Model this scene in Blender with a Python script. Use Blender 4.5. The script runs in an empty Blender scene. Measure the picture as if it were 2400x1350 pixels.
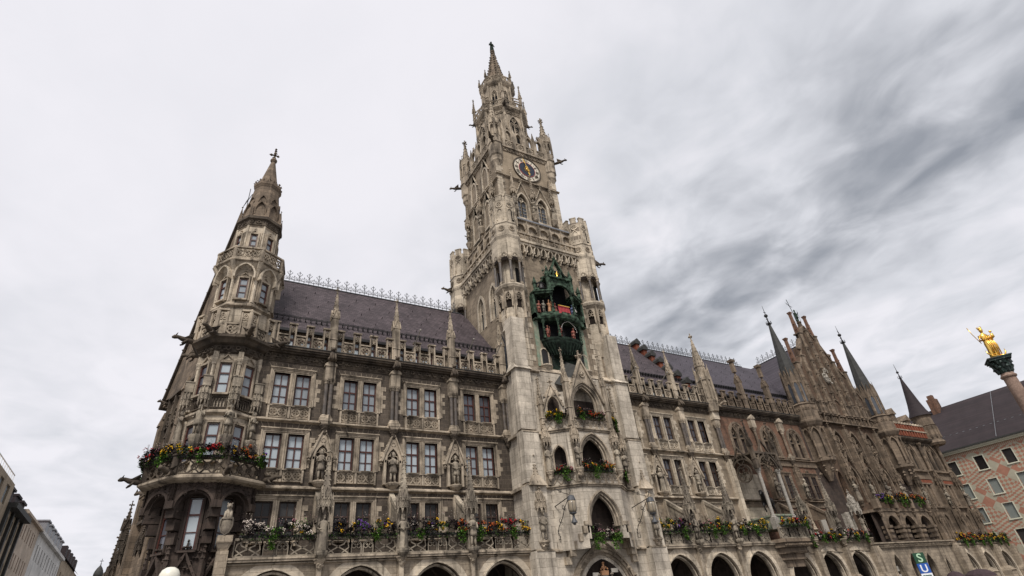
import bpy, math, random
import numpy as np
from mathutils import Matrix, Vector
R = random.Random(7)
SC = bpy.context.scene
COL = SC.collection
rad = math.radians

# ------------------------------------------------------------ camera
cam_d = bpy.data.cameras.new('camera')
cam_d.sensor_width = 36.0
cam_d.lens = 18.8428
cam_d.clip_start = 0.1
cam_d.clip_end = 3000
cam = bpy.data.objects.new('camera', cam_d)
COL.objects.link(cam)
cam.matrix_world = Matrix(((0.868833, -0.194551, -0.455279, 0), (-0.486481, -0.506343, -0.712006, -38),
                           (-0.092006, 0.840099, -0.534573, 1.6), (0, 0, 0, 1)))
SC.camera = cam
SC.render.resolution_x, SC.render.resolution_y = 1024, 576

# ------------------------------------------------------------ sky (cloud deck over a Nishita sky) and sun
SUN_EL, SUN_ROT = rad(52), rad(215)
W = bpy.data.worlds.new('World')
SC.world = W
W.use_nodes = True
wn, wl = W.node_tree.nodes, W.node_tree.links
wn.clear()
def wnode(t, **k):
    n = wn.new(t)
    for a, b in k.items():
        setattr(n, a, b)
    return n
def wmath(op, a, b=None, c=None, clamp=False):
    n = wnode('ShaderNodeMath', operation=op, use_clamp=clamp)
    for i, v in enumerate((a, b, c)):
        if v is None: continue
        if isinstance(v, (int, float)): n.inputs[i].default_value = v
        else: wl.new(v, n.inputs[i])
    return n.outputs[0]
def wramp(fac, stops):
    n = wnode('ShaderNodeValToRGB')
    e = n.color_ramp.elements
    while len(e) < len(stops): e.new(0.5)
    for s, (p, c) in zip(e, stops):
        s.position = p; s.color = (*c, 1) if len(c) == 3 else c
    wl.new(fac, n.inputs[0])
    return n.outputs[0]
def wmix(fac, a, b, mode='MIX'):
    n = wnode('ShaderNodeMix', data_type='RGBA', blend_type=mode)
    for i, v in ((0, fac), (6, a), (7, b)):
        if isinstance(v, (int, float)): n.inputs[i].default_value = v
        elif isinstance(v, tuple): n.inputs[i].default_value = (*v, 1)
        else: wl.new(v, n.inputs[i])
    return n.outputs[2]
sky = wnode('ShaderNodeTexSky', sky_type='NISHITA', sun_disc=False)
sky.sun_elevation, sky.sun_rotation = SUN_EL, SUN_ROT
tc = wnode('ShaderNodeTexCoord')
sep = wnode('ShaderNodeSeparateXYZ')
wl.new(tc.outputs['Generated'], sep.inputs[0])
den = wmath('ADD', wmath('MAXIMUM', sep.outputs[2], 0.0), 0.1)
px = wmath('DIVIDE', sep.outputs[0], den)
py = wmath('DIVIDE', sep.outputs[1], den)
comb = wnode('ShaderNodeCombineXYZ')
wl.new(px, comb.inputs[0]); wl.new(py, comb.inputs[1])
def wnoise(loc, rot, scl, detail, rough, dist=0.0):
    mp = wnode('ShaderNodeMapping')
    mp.inputs['Location'].default_value = loc
    mp.inputs['Rotation'].default_value = (0, 0, rot)
    mp.inputs['Scale'].default_value = scl
    wl.new(comb.outputs[0], mp.inputs[0])
    n = wnode('ShaderNodeTexNoise')
    n.inputs['Scale'].default_value = 1.0
    n.inputs['Detail'].default_value = detail
    n.inputs['Roughness'].default_value = rough
    n.inputs['Distortion'].default_value = dist
    wl.new(mp.outputs[0], n.inputs['Vector'])
    return n.outputs['Fac']
n_big = wnoise((2.3, 0.4, 0), rad(-6), (2.3, 1.6, 1), 3, 0.5, 0.3)
n_mid = wnoise((5.1, 2.0, 0), rad(-14), (5.2, 4.2, 1), 4, 0.5, 0.5)
n_fine = wnoise((1.1, 7.0, 0), rad(-20), (15.0, 12.5, 1), 4, 0.5, 0.4)
# overcast deck thick over the eastern side of the sky, thin to the west
band = wramp(wmath('MULTIPLY_ADD', px, 0.25, 0.3), [(0.0, (.0,) * 3), (0.38, (.03,) * 3), (0.48, (.42,) * 3), (0.58, (.80,) * 3), (0.66, (.85,) * 3), (0.74, (.22,) * 3), (1.0, (.14,) * 3)])
nn = wmath('MULTIPLY_ADD', n_fine, 0.10, wmath('MULTIPLY_ADD', n_mid, 0.42, wmath('MULTIPLY', n_big, 0.54)))
dens = wmath('MULTIPLY', wmath('SUBTRACT', nn, 0.36), 3.4, clamp=True)
dark = wmath('MULTIPLY', dens, band, clamp=True)
high = wramp(sep.outputs[2], [(0.0, (.20,) * 3), (0.30, (.30,) * 3), (0.55, (.09,) * 3), (0.8, (.04,) * 3)])
thin = wmath('MULTIPLY', wmath('MULTIPLY', wmath('SUBTRACT', nn, 0.44), 4.0, clamp=True), high)
dark = wmath('ADD', dark, thin, clamp=True)
cloud = wramp(dark, [(0.0, (0.875, 0.86, 0.905)), (0.30, (0.69, 0.70, 0.745)), (0.65, (0.45, 0.465, 0.505)), (1.0, (0.27, 0.29, 0.33))])
blue = wmix(1.0, sky.outputs[0], (0.09, 0.09, 0.09), 'MULTIPLY')
deck = wmix(0.94, blue, cloud)
bg = wnode('ShaderNodeBackground')
bg.inputs['Strength'].default_value = 1.0
wl.new(deck, bg.inputs['Color'])
wo = wnode('ShaderNodeOutputWorld')
wl.new(bg.outputs[0], wo.inputs[0])

sun_d = bpy.data.lights.new('sun', 'SUN')
sun_d.energy = 3.2
sun_d.angle = rad(16)
sun_d.color = (1.0, 0.95, 0.88)
sun = bpy.data.objects.new('sun', sun_d)
COL.objects.link(sun)
# light from the upper left, in front of the facade
sdir = Vector((-math.cos(SUN_EL) * math.sin(rad(35)), -math.cos(SUN_EL) * math.cos(rad(35)), math.sin(SUN_EL)))
sun.rotation_euler = sdir.to_track_quat('Z', 'Y').to_euler()

SC.view_settings.view_transform = 'Standard'
SC.view_settings.look = 'None'
SC.view_settings.exposure = 0.08
SC.view_settings.gamma = 1.0

# ------------------------------------------------------------ materials
M = {}
def new_mat(name, rough=0.85, metal=0.0, spec=0.3):
    m = bpy.data.materials.new(name)
    m.use_nodes = True
    b = m.node_tree.nodes['Principled BSDF']
    b.inputs['Roughness'].default_value = rough
    b.inputs['Metallic'].default_value = metal
    b.inputs['Specular IOR Level'].default_value = spec
    M[name] = m
    return m, b, m.node_tree.nodes, m.node_tree.links
class NT:
    def __init__(s, m): s.n, s.l = m.node_tree.nodes, m.node_tree.links
    def node(s, t, **k):
        n = s.n.new(t)
        for a, b in k.items(): setattr(n, a, b)
        return n
    def put(s, sock, v):
        if isinstance(v, (int, float)): sock.default_value = v
        elif isinstance(v, tuple): sock.default_value = (*v, 1) if len(v) == 3 and sock.type == 'RGBA' else v
        else: s.l.new(v, sock)
    def math(s, op, a, b=0.0, clamp=False):
        n = s.node('ShaderNodeMath', operation=op, use_clamp=clamp)
        s.put(n.inputs[0], a); s.put(n.inputs[1], b)
        return n.outputs[0]
    def mix(s, f, a, b, mode='MIX'):
        n = s.node('ShaderNodeMix', data_type='RGBA', blend_type=mode)
        s.put(n.inputs[0], f); s.put(n.inputs[6], a); s.put(n.inputs[7], b)
        return n.outputs[2]
    def ramp(s, f, stops):
        n = s.node('ShaderNodeValToRGB')
        e = n.color_ramp.elements
        while len(e) < len(stops): e.new(0.5)
        for q, (p, c) in zip(e, stops):
            q.position = p
            q.color = (c, c, c, 1) if isinstance(c, (int, float)) else (*c, 1)
        s.l.new(f, n.inputs[0])
        return n.outputs[0]
    def noise(s, vec, scale, detail=4, rough=0.55, col=False):
        n = s.node('ShaderNodeTexNoise')
        n.inputs['Scale'].default_value = scale
        n.inputs['Detail'].default_value = detail
        n.inputs['Roughness'].default_value = rough
        s.l.new(vec, n.inputs['Vector'])
        return n.outputs['Color' if col else 'Fac']
    def scaled(s, vec, sc):
        n = s.node('ShaderNodeMapping')
        n.inputs['Scale'].default_value = sc
        s.l.new(vec, n.inputs[0])
        return n.outputs[0]
    def pos(s): return s.node('ShaderNodeNewGeometry').outputs['Position']
    def wallvec(s):
        p = s.node('ShaderNodeSeparateXYZ'); s.l.new(s.pos(), p.inputs[0])
        c = s.node('ShaderNodeCombineXYZ')
        s.l.new(s.math('ADD', p.outputs[0], p.outputs[1]), c.inputs[0])
        s.l.new(p.outputs[2], c.inputs[1])
        return c.outputs[0]
    def bump(s, h, strength, dist=0.02):
        n = s.node('ShaderNodeBump')
        n.inputs['Strength'].default_value = strength
        n.inputs['Distance'].default_value = dist
        s.l.new(h, n.inputs['Height'])
        return n.outputs[0]
def stone(name, c1, c2, mortar, bw=0.9, bh=0.42, grime=(0.03, 0.025, 0.02), gamt=0.6, blocks=True, bias=0.0, fine=0.5, mort=0.012):
    m, b, _, _ = new_mat(name, 0.9, 0, 0.2)
    t = NT(m)
    P = t.pos(); wv = t.wallvec()
    if blocks:
        br = t.node('ShaderNodeTexBrick')
        br.offset = 0.5
        br.inputs['Scale'].default_value = 1.0
        br.inputs['Brick Width'].default_value = bw
        br.inputs['Row Height'].default_value = bh
        br.inputs['Mortar Size'].default_value = mort
        br.inputs['Mortar Smooth'].default_value = 0.2
        br.inputs['Bias'].default_value = bias
        t.put(br.inputs['Color1'], c1); t.put(br.inputs['Color2'], c2); t.put(br.inputs['Mortar'], mortar)
        t.l.new(wv, br.inputs['Vector'])
        col = br.outputs['Color']; hgt = br.outputs['Fac']
        b2 = t.node('ShaderNodeTexBrick'); b2.offset = 0.5        # a few cleaner, newer blocks
        for k_, v_ in (('Scale', 1.0), ('Brick Width', bw), ('Row Height', bh), ('Mortar Size', 0.0), ('Bias', -0.62)): b2.inputs[k_].default_value = v_
        t.put(b2.inputs['Color1'], (0.0, 0.0, 0.0)); t.put(b2.inputs['Color2'], (1.0, 1.0, 1.0)); t.put(b2.inputs['Mortar'], (0.0, 0.0, 0.0))
        t.l.new(wv, b2.inputs['Vector'])
        col = t.mix(t.math('MULTIPLY', t.ramp(b2.outputs['Color'], [(0.12, 0.0), (0.3, 1.0)]), 0.55), col, tuple(min(.8, q * 1.35) for q in c1))
    else:
        col = t.mix(t.ramp(t.noise(P, 0.9, 3), [(0.35, 0.0), (0.65, 1.0)]), c1, c2); hgt = None
    tone = t.ramp(t.noise(P, 0.35, 5, 0.6), [(0.25, 0.72), (0.75, 1.25)])
    col = t.mix(1.0, col, tone, 'MULTIPLY')
    grain = t.ramp(t.noise(P, 7.0, 4, 0.65), [(0.2, 1.0 - 0.45 * fine), (0.8, 1.0 + 0.45 * fine)])
    col = t.mix(1.0, col, grain, 'MULTIPLY')
    streak = t.noise(t.scaled(P, (1.5, 1.5, 0.16)), 1.0, 5, 0.6)
    patch = t.noise(P, 0.8, 5, 0.65)
    g = t.math('MULTIPLY', t.math('ADD', t.math('MULTIPLY', streak, 0.55), t.math('MULTIPLY', patch, 0.45)), 1.0)
    gf = t.math('MULTIPLY', t.ramp(g, [(0.48, 0.0), (0.62, 1.0)]), gamt)
    col = t.mix(gf, col, grime)
    run = t.noise(t.scaled(P, (3.2, 3.2, 0.10)), 1.0, 3, 0.6)      # narrow black rain runs
    col = t.mix(t.math('MULTIPLY', t.ramp(run, [(0.58, 0.0), (0.70, 1.0)]), min(1.0, gamt * 1.1)), col, grime)
    t.l.new(col, b.inputs['Base Color'])
    h = t.noise(P, 9.0, 4, 0.6)
    if hgt is not None: h = t.math('SUBTRACT', t.math('MULTIPLY', h, 0.6), t.math('MULTIPLY', hgt, 0.9))
    t.l.new(t.bump(h, 0.5, 0.03), b.inputs['Normal'])
    return m
G1 = (0.045, 0.036, 0.028)
stone('limestone', (0.53, 0.455, 0.355), (0.38, 0.325, 0.255), (0.22, 0.18, 0.14), 1.1, 0.55, G1, 0.55)
stone('limestone_grey', (0.52, 0.46, 0.38), (0.41, 0.36, 0.295), (0.25, 0.215, 0.175), 1.0, 0.55, G1, 0.5)
stone('tower_rubble', (0.27, 0.218, 0.162), (0.155, 0.124, 0.092), (0.30, 0.245, 0.175), 0.75, 0.28, G1, 0.40)
stone('plaster_tan', (0.32, 0.258, 0.187), (0.28, 0.225, 0.163), (0.30, 0.24, 0.16), 1.6, 0.7, G1, 0.30)
stone('trim_stone', (0.46, 0.385, 0.295), (0.25, 0.208, 0.16), (0.2, 0.16, 0.12), grime=G1, gamt=0.85, blocks=False)
stone('tuff_blocks', (0.098, 0.079, 0.063), (0.048, 0.039, 0.032), (0.15, 0.12, 0.09), 0.62, 0.34, (0.03, 0.026, 0.022), 0.5, fine=0.8)
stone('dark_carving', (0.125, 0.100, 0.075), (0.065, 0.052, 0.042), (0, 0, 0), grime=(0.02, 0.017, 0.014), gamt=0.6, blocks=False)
stone('soot_shade_stone', (0.075, 0.055, 0.045), (0.045, 0.035, 0.03), (0.06, 0.05, 0.04), 0.7, 0.36, (0.015, 0.012, 0.012), 0.55)  # sooty stone; its dark colour also stands in for shade in vaults and recesses
stone('arcade_stone', (0.33, 0.272, 0.205), (0.22, 0.182, 0.14), (0.17, 0.135, 0.10), 0.7, 0.32, G1, 0.55, fine=0.7)
stone('statue_stone', (0.36, 0.31, 0.24), (0.16, 0.135, 0.11), (0, 0, 0), grime=(0.03, 0.026, 0.022), gamt=0.75, blocks=False, fine=0.8)
stone('gable_stone', (0.225, 0.172, 0.125), (0.105, 0.082, 0.062), (0.1, 0.08, 0.06), 0.8, 0.4, (0.03, 0.024, 0.02), 0.6)
stone('brick_wall', (0.185, 0.095, 0.062), (0.105, 0.062, 0.045), (0.17, 0.125, 0.09), 0.30, 0.10, (0.03, 0.022, 0.018), 0.5, fine=0.8, mort=0.010)
stone('gable_infill', (0.125, 0.078, 0.052), (0.075, 0.050, 0.036), (0.1, 0.08, 0.06), 0.35, 0.12, (0.025, 0.02, 0.017), 0.6)
stone('red_brick', (0.235, 0.068, 0.036), (0.18, 0.05, 0.03), (0.22, 0.13, 0.09), 0.28, 0.09, (0.05, 0.02, 0.015), 0.25, mort=0.008)
stone('house_beige', (0.36, 0.29, 0.21), (0.33, 0.265, 0.19), (0.3, 0.25, 0.19), grime=(0.12, 0.1, 0.08), gamt=0.4, blocks=False)
stone('house_white', (0.60, 0.58, 0.55), (0.55, 0.54, 0.52), (0.5, 0.5, 0.5), grime=(0.25, 0.24, 0.23), gamt=0.35, blocks=False)
stone('house_cream', (0.50, 0.415, 0.335), (0.45, 0.37, 0.29), (0.5, 0.5, 0.5), grime=(0.2, 0.17, 0.15), gamt=0.35, blocks=False)
stone('paving', (0.17, 0.16, 0.15), (0.13, 0.125, 0.12), (0.08, 0.08, 0.08), blocks=False, gamt=0.3)
stone('marble_red', (0.27, 0.19, 0.15), (0.21, 0.145, 0.115), (0, 0, 0), grime=(0.12, 0.08, 0.07), gamt=0.5, blocks=False, fine=0.9)

def plain(name, c, rough=0.7, metal=0.0, spec=0.4, var=0.35, scale=3.0, c2=None, f2=0.5):
    m, b, _, _ = new_mat(name, rough, metal, spec)
    t = NT(m); P = t.pos()
    col = c
    if c2: col = t.mix(t.ramp(t.noise(P, scale, 4, 0.6), [(0.5 - f2 * .3, 0.0), (0.5 + f2 * .3, 1.0)]), c, c2)
    tone = t.ramp(t.noise(P, scale * 1.7, 4, 0.6), [(0.25, 1 - var), (0.75, 1 + var)])
    col = t.mix(1.0, col, tone, 'MULTIPLY')
    t.l.new(col, b.inputs['Base Color'])
    return m
plain('marble_dark', (0.062, 0.052, 0.045), 0.35, 0, 0.5, 0.5, 2.0, (0.11, 0.088, 0.07))
plain('iron', (0.022, 0.021, 0.022), 0.6, 0.3, 0.4)
plain('grey_iron', (0.075, 0.078, 0.085), 0.6, 0.2, 0.4)
plain('copper_green', (0.062, 0.100, 0.068), 0.85, 0, 0.15, 0.6, 2.6, (0.012, 0.018, 0.013), 0.35)
plain('copper_dark', (0.026, 0.042, 0.031), 0.9, 0, 0.1, 0.5, 2.5, (0.010, 0.013, 0.011))
plain('copper_pale', (0.17, 0.23, 0.17), 0.8, 0, 0.2, 0.3, 2.0, (0.25, 0.24, 0.18))
plain('gold', (0.83, 0.52, 0.12), 0.30, 1.0, 0.5, 0.25, 5.0)
plain('gold_paint', (0.72, 0.46, 0.10), 0.45, 0.35, 0.5, 0.15, 5.0)
plain('wood_red', (0.060, 0.019, 0.014), 0.5, 0, 0.4, 0.3, 4.0)
plain('wood_brown', (0.045, 0.026, 0.018), 0.55, 0, 0.4, 0.3, 4.0)
plain('pole_white', (0.66, 0.65, 0.63), 0.45)
plain('pole_grey', (0.27, 0.25, 0.22), 0.6)
plain('zinc', (0.20, 0.205, 0.22), 0.5, 0.2, 0.4, 0.3, 1.0)
plain('lead_dark', (0.036, 0.036, 0.034), 0.75, 0.0, 0.4, 0.4, 1.3)
plain('hole_shade', (0.006, 0.006, 0.007), 0.9, 0, 0.1)  # near-black colour painted in for the shade inside openings
plain('recess_shade', (0.018, 0.013, 0.011), 0.9, 0, 0.1)  # shade as a colour, for flat panels in arches and the portal
plain('bronze_black', (0.012, 0.011, 0.011), 0.5, 0.3)
plain('bronze_capital', (0.020, 0.024, 0.024), 0.45, 0.5, 0.5, 0.5, 6.0, (0.035, 0.06, 0.05))
plain('red_cloth', (0.30, 0.028, 0.036), 0.8)
plain('fig_red', (0.26, 0.035, 0.028), 0.7, 0, 0.3, 0.5, 9.0, (0.22, 0.14, 0.10), 0.4)
plain('fig_white', (0.62, 0.60, 0.56), 0.7)
plain('fig_blue', (0.09, 0.12, 0.22), 0.7)
plain('fig_tan', (0.36, 0.19, 0.10), 0.7, 0, 0.3, 0.4, 8.0)
plain('fig_grey', (0.17, 0.16, 0.13), 0.7, 0, 0.3, 0.4, 8.0)
plain('dial_white', (0.62, 0.56, 0.46), 0.7, 0, 0.3, 0.12)
plain('dial_blue', (0.020, 0.027, 0.046), 0.6, 0, 0.3, 0.35, 2.0)
plain('dial_dark', (0.050, 0.035, 0.022), 0.7)
plain('rim_red', (0.28, 0.035, 0.03), 0.6)
plain('sign_green', (0.012, 0.060, 0.030), 0.5, 0, 0.4, 0.05)
plain('sign_mint', (0.42, 0.62, 0.42), 0.5, 0, 0.4, 0.05)
plain('sign_blue', (0.015, 0.085, 0.36), 0.5, 0, 0.4, 0.05)
plain('sign_white', (0.75, 0.76, 0.78), 0.5, 0, 0.4, 0.05)
plain('inscription', (0.66, 0.61, 0.50), 0.9, 0, 0.1, 0.1)
plain('globe_milk', (0.66, 0.64, 0.55), 0.30, 0, 0.5, 0.08, 1.0)
plain('lantern_glass', (0.27, 0.225, 0.165), 0.25, 0, 0.5, 0.2, 3.0)
plain('parasol_cloth', (0.045, 0.028, 0.032), 0.9)
plain('shutter_grey', (0.20, 0.22, 0.205), 0.7, 0, 0.3, 0.08)
plain('shutter_red', (0.15, 0.030, 0.022), 0.6)
plain('render_pale', (0.58, 0.57, 0.46), 0.8, 0, 0.2, 0.08)
plain('plaque_pale', (0.36, 0.335, 0.295), 0.8, 0, 0.2, 0.15, 6.0)
plain('stone_pale', (0.42, 0.385, 0.335), 0.85, 0, 0.2, 0.4, 4.0, (0.20, 0.18, 0.15))
# foliage and blossoms
plain('leaf_dark', (0.016, 0.018, 0.012), 0.8, 0, 0.2, 0.5, 6.0, (0.030, 0.016, 0.024))
plain('leaf_green', (0.040, 0.085, 0.014), 0.7, 0, 0.3, 0.5, 6.0)
plain('leaf_bright', (0.085, 0.19, 0.020), 0.6, 0, 0.3, 0.4, 6.0)
plain('petal_yellow', (0.72, 0.42, 0.02), 0.7, 0, 0.2, 0.15)
plain('petal_red', (0.42, 0.018, 0.022), 0.7, 0, 0.2, 0.3)
plain('petal_orange', (0.55, 0.13, 0.03), 0.7, 0, 0.2, 0.3)
plain('petal_white', (0.62, 0.54, 0.47), 0.7, 0, 0.2, 0.2)
plain('petal_violet', (0.16, 0.07, 0.32), 0.7, 0, 0.2, 0.3)
plain('petal_pink', (0.40, 0.20, 0.22), 0.7, 0, 0.2, 0.3)

def roof_mat(name, c1, c2, gap, w=0.24, h=0.17):
    m, b, _, _ = new_mat(name, 0.75, 0, 0.25)
    t = NT(m); P = t.pos()
    br = t.node('ShaderNodeTexBrick'); br.offset = 0.5
    for k, v in (('Scale', 1.0), ('Brick Width', w), ('Row Height', h), ('Mortar Size', 0.022), ('Mortar Smooth', 0.6)): br.inputs[k].default_value = v
    t.put(br.inputs['Color1'], c1); t.put(br.inputs['Color2'], c2); t.put(br.inputs['Mortar'], gap)
    t.l.new(t.wallvec_roof(), br.inputs['Vector'])
    tone = t.ramp(t.noise(P, 0.5, 5, 0.6), [(0.25, 0.75), (0.75, 1.25)])
    col = t.mix(1.0, br.outputs['Color'], tone, 'MULTIPLY')
    t.l.new(col, b.inputs['Base Color'])
    t.l.new(t.bump(br.outputs['Fac'], -0.8, 0.04), b.inputs['Normal'])
def wallvec_roof(s):
    p = s.node('ShaderNodeSeparateXYZ'); s.l.new(s.pos(), p.inputs[0])
    c = s.node('ShaderNodeCombineXYZ')
    s.l.new(p.outputs[0], c.inputs[0])
    s.l.new(s.math('MULTIPLY', p.outputs[2], 1.25), c.inputs[1])
    return c.outputs[0]
NT.wallvec_roof = wallvec_roof
roof_mat('roof_tiles', (0.082, 0.064, 0.070), (0.044, 0.034, 0.038), (0.016, 0.013, 0.015), 0.36, 0.30)
roof_mat('roof_slate', (0.080, 0.070, 0.084), (0.056, 0.049, 0.060), (0.03, 0.026, 0.032), 0.35, 0.16)
roof_mat('roof_brown', (0.036, 0.026, 0.028), (0.026, 0.019, 0.021), (0.022, 0.018, 0.02), 0.3, 0.16)
roof_mat('roof_red', (0.26, 0.07, 0.04), (0.20, 0.055, 0.035), (0.08, 0.03, 0.02))

def glass(name, c, c2, rough=0.08, spec=0.6):
    m, b, _, _ = new_mat(name, rough, 0, spec)
    t = NT(m)
    rnd = t.node('ShaderNodeObjectInfo').outputs['Random']
    n = t.noise(t.scaled(t.pos(), (1.6, 1.6, 0.5)), 1.0, 3, 0.5)
    f = t.math('ADD', t.math('MULTIPLY', rnd, 0.55), t.math('MULTIPLY', n, 0.5), clamp=True)
    t.l.new(t.mix(t.ramp(f, [(0.25, 0.0), (0.85, 1.0)]), c, c2), b.inputs['Base Color'])
glass('glass_curtain_sky', (0.42, 0.47, 0.50), (0.25, 0.29, 0.32))  # curtain tint, with reflected sky put into the pane colour
glass('glass_pale', (0.31, 0.345, 0.37), (0.13, 0.145, 0.16))  # pale sky reflection put into the base colour
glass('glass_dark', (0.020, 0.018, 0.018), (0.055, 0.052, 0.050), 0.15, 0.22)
glass('glass_mauve', (0.085, 0.088, 0.105), (0.040, 0.040, 0.048))  # dull mauve reflection put into the base colour
glass('glass_lead', (0.085, 0.095, 0.11), (0.045, 0.05, 0.06))

# pink and cream sgraffito: zigzag meanders, diamonds and triangles, scratched in the render (object space y, z)
def sgraffito():
    m, b, _, _ = new_mat('sgraffito', 0.9, 0, 0.1)
    t = NT(m); P = t.pos()
    p = t.node('ShaderNodeSeparateXYZ'); t.l.new(P, p.inputs[0])
    y, z = p.outputs[1], p.outputs[2]
    def fr(v, k, o=0.0): return t.math('FRACT', t.math('ADD', t.math('MULTIPLY', v, k), o + 50.0))
    tri = t.math('ABSOLUTE', t.math('SUBTRACT', fr(y, 0.9), 0.5))
    zig = t.math('GREATER_THAN', fr(t.math('ADD', z, t.math('MULTIPLY', t.math('FLOOR', t.math('MULTIPLY', fr(y, 0.9), 3.0)), 0.2)), 1.9), 0.5)
    diam = t.math('GREATER_THAN', t.math('ADD', t.math('ABSOLUTE', t.math('SUBTRACT', fr(y, 1.9), 0.5)), t.math('ABSOLUTE', t.math('SUBTRACT', fr(z, 1.9, 0.3), 0.5))), 0.5)
    big = t.math('GREATER_THAN', t.math('ADD', t.math('ABSOLUTE', t.math('SUBTRACT', fr(y, 0.54, 0.2), 0.5)), t.math('ABSOLUTE', t.math('SUBTRACT', fr(z, 0.55, 0.1), 0.5))), 0.5)
    cell = t.math('GREATER_THAN', fr(t.math('ADD', z, t.math('MULTIPLY', y, 0.92)), 0.147, 0.32), 0.5)
    cell2 = t.math('GREATER_THAN', fr(t.math('SUBTRACT', z, t.math('MULTIPLY', y, 0.92)), 0.147, 0.10), 0.62)
    f = t.mix(cell, zig, diam)
    f = t.mix(cell2, f, big)
    # small dentil band under the eaves
    top = t.math('GREATER_THAN', z, 17.55)
    den_ = t.math('GREATER_THAN', fr(y, 4.2), 0.5)
    f = t.mix(top, f, den_)
    col = t.mix(f, (0.40, 0.37, 0.285), (0.37, 0.185, 0.13))
    tone = t.ramp(t.noise(P, 1.3, 5, 0.6), [(0.25, 0.82), (0.75, 1.15)])
    t.l.new(t.mix(1.0, col, tone, 'MULTIPLY'), b.inputs['Base Color'])
sgraffito()

# ------------------------------------------------------------ mesh builder
class MB:
    def __init__(s):
        s.v, s.f, s.mi, s.sm = [], [], [], []
        s.T = Matrix.Identity(4); s.st = []; s.mat = 0; s.smooth = False
    def push(s, x=0, y=0, z=0, rz=0, sc=None, rx=0, ry=0):
        s.st.append(s.T)
        t = Matrix.Translation((x, y, z))
        if rz: t = t @ Matrix.Rotation(rz, 4, 'Z')
        if ry: t = t @ Matrix.Rotation(ry, 4, 'Y')
        if rx: t = t @ Matrix.Rotation(rx, 4, 'X')
        if sc is not None:
            t = t @ Matrix.Diagonal((*(sc if isinstance(sc, tuple) else (sc, sc, sc)), 1))
        s.T = s.T @ t
        return s
    def pop(s): s.T = s.st.pop()
    def add(s, vs, fs):
        b = len(s.v); T = s.T
        s.v += [tuple(T @ Vector(q)) for q in vs]
        s.f += [tuple(i + b for i in f) for f in fs]
        s.mi += [s.mat] * len(fs); s.sm += [s.smooth] * len(fs)
    def box(s, x0, x1, y0, y1, z0, z1):
        s.add([(x0, y0, z0), (x1, y0, z0), (x1, y1, z0), (x0, y1, z0), (x0, y0, z1), (x1, y0, z1), (x1, y1, z1), (x0, y1, z1)],
              [(0, 3, 2, 1), (4, 5, 6, 7), (0, 1, 5, 4), (1, 2, 6, 5), (2, 3, 7, 6), (3, 0, 4, 7)])
    def frust(s, cx, cy, z0, z1, w0, d0, w1, d1, dx=0, dy=0):
        a = [(cx - w0, cy - d0, z0), (cx + w0, cy - d0, z0), (cx + w0, cy + d0, z0), (cx - w0, cy + d0, z0)]
        c = [(cx + dx - w1, cy + dy - d1, z1), (cx + dx + w1, cy + dy - d1, z1), (cx + dx + w1, cy + dy + d1, z1), (cx + dx - w1, cy + dy + d1, z1)]
        s.add(a + c, [(0, 3, 2, 1), (4, 5, 6, 7), (0, 1, 5, 4), (1, 2, 6, 5), (2, 3, 7, 6), (3, 0, 4, 7)])
    def prism(s, pts, y0, y1):            # polygon in x,z pushed from y0 to y1
        n = len(pts)
        s.add([(x, y0, z) for x, z in pts] + [(x, y1, z) for x, z in pts],
              [tuple(range(n)), tuple(range(2 * n - 1, n - 1, -1))] + [(i, i + n, (i + 1) % n + n, (i + 1) % n) for i in range(n)])
    def slab(s, pts, z0, z1):             # polygon in x,y pushed from z0 to z1
        n = len(pts)
        s.add([(x, y, z0) for x, y in pts] + [(x, y, z1) for x, y in pts],
              [tuple(range(n - 1, -1, -1)), tuple(range(n, 2 * n))] + [(i, (i + 1) % n, (i + 1) % n + n, i + n) for i in range(n)])
    def lathe(s, prof, n=8, cx=0, cy=0, ph=0.0, sx=1, sy=1, cap=True, arc=None):
        vs, fs = [], []
        full = arc is None
        a0, a1 = (0, 2 * math.pi) if full else arc
        m_ = n if full else n + 1
        for r, z in prof:
            for i in range(m_):
                a = ph + a0 + (a1 - a0) * i / n
                vs.append((cx + r * sx * math.cos(a), cy + r * sy * math.sin(a), z))
        for j in range(len(prof) - 1):
            for i in range(n):
                k = (i + 1) % m_ if full else i + 1
                fs.append((j * m_ + i, j * m_ + k, (j + 1) * m_ + k, (j + 1) * m_ + i))
        if cap and full:
            fs.append(tuple(range(m_ - 1, -1, -1)))
            fs.append(tuple((len(prof) - 1) * m_ + i for i in range(m_)))
        s.add(vs, fs)
    def octa(s, prof, cx=0, cy=0, rz=0.0, cap=True):   # (apothem, z): flat side to -y, turned by rz
        s.lathe([(a / math.cos(math.pi / 8), z) for a, z in prof], 8, cx, cy, rz - math.pi / 2 - math.pi / 8, cap=cap)
    def tube(s, pts, r, n=5, r1=None):
        pts = [Vector(q) for q in pts]
        m_ = len(pts); vs, fs = [], []
        up = Vector((0.13, 0.21, 0.97))
        for i, q in enumerate(pts):
            d = (pts[min(i + 1, m_ - 1)] - pts[max(i - 1, 0)])
            if d.length < 1e-9: d = Vector((0, 0, 1))
            d.normalize()
            u = d.cross(up)
            if u.length < 0.05: u = d.cross(Vector((1, 0, 0)))
            u.normalize(); w = d.cross(u)
            rr = r[i] if isinstance(r, (list, tuple)) else (r if r1 is None else r + (r1 - r) * i / (m_ - 1))
            for k in range(n):
                a = 2 * math.pi * k / n
                vs.append(tuple(q + rr * (math.cos(a) * u + math.sin(a) * w)))
        for i in range(m_ - 1):
            for k in range(n):
                k2 = (k + 1) % n
                fs.append((i * n + k, i * n + k2, (i + 1) * n + k2, (i + 1) * n + k))
        fs.append(tuple(range(n - 1, -1, -1))); fs.append(tuple((m_ - 1) * n + k for k in range(n)))
        s.add(vs, fs)
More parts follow.
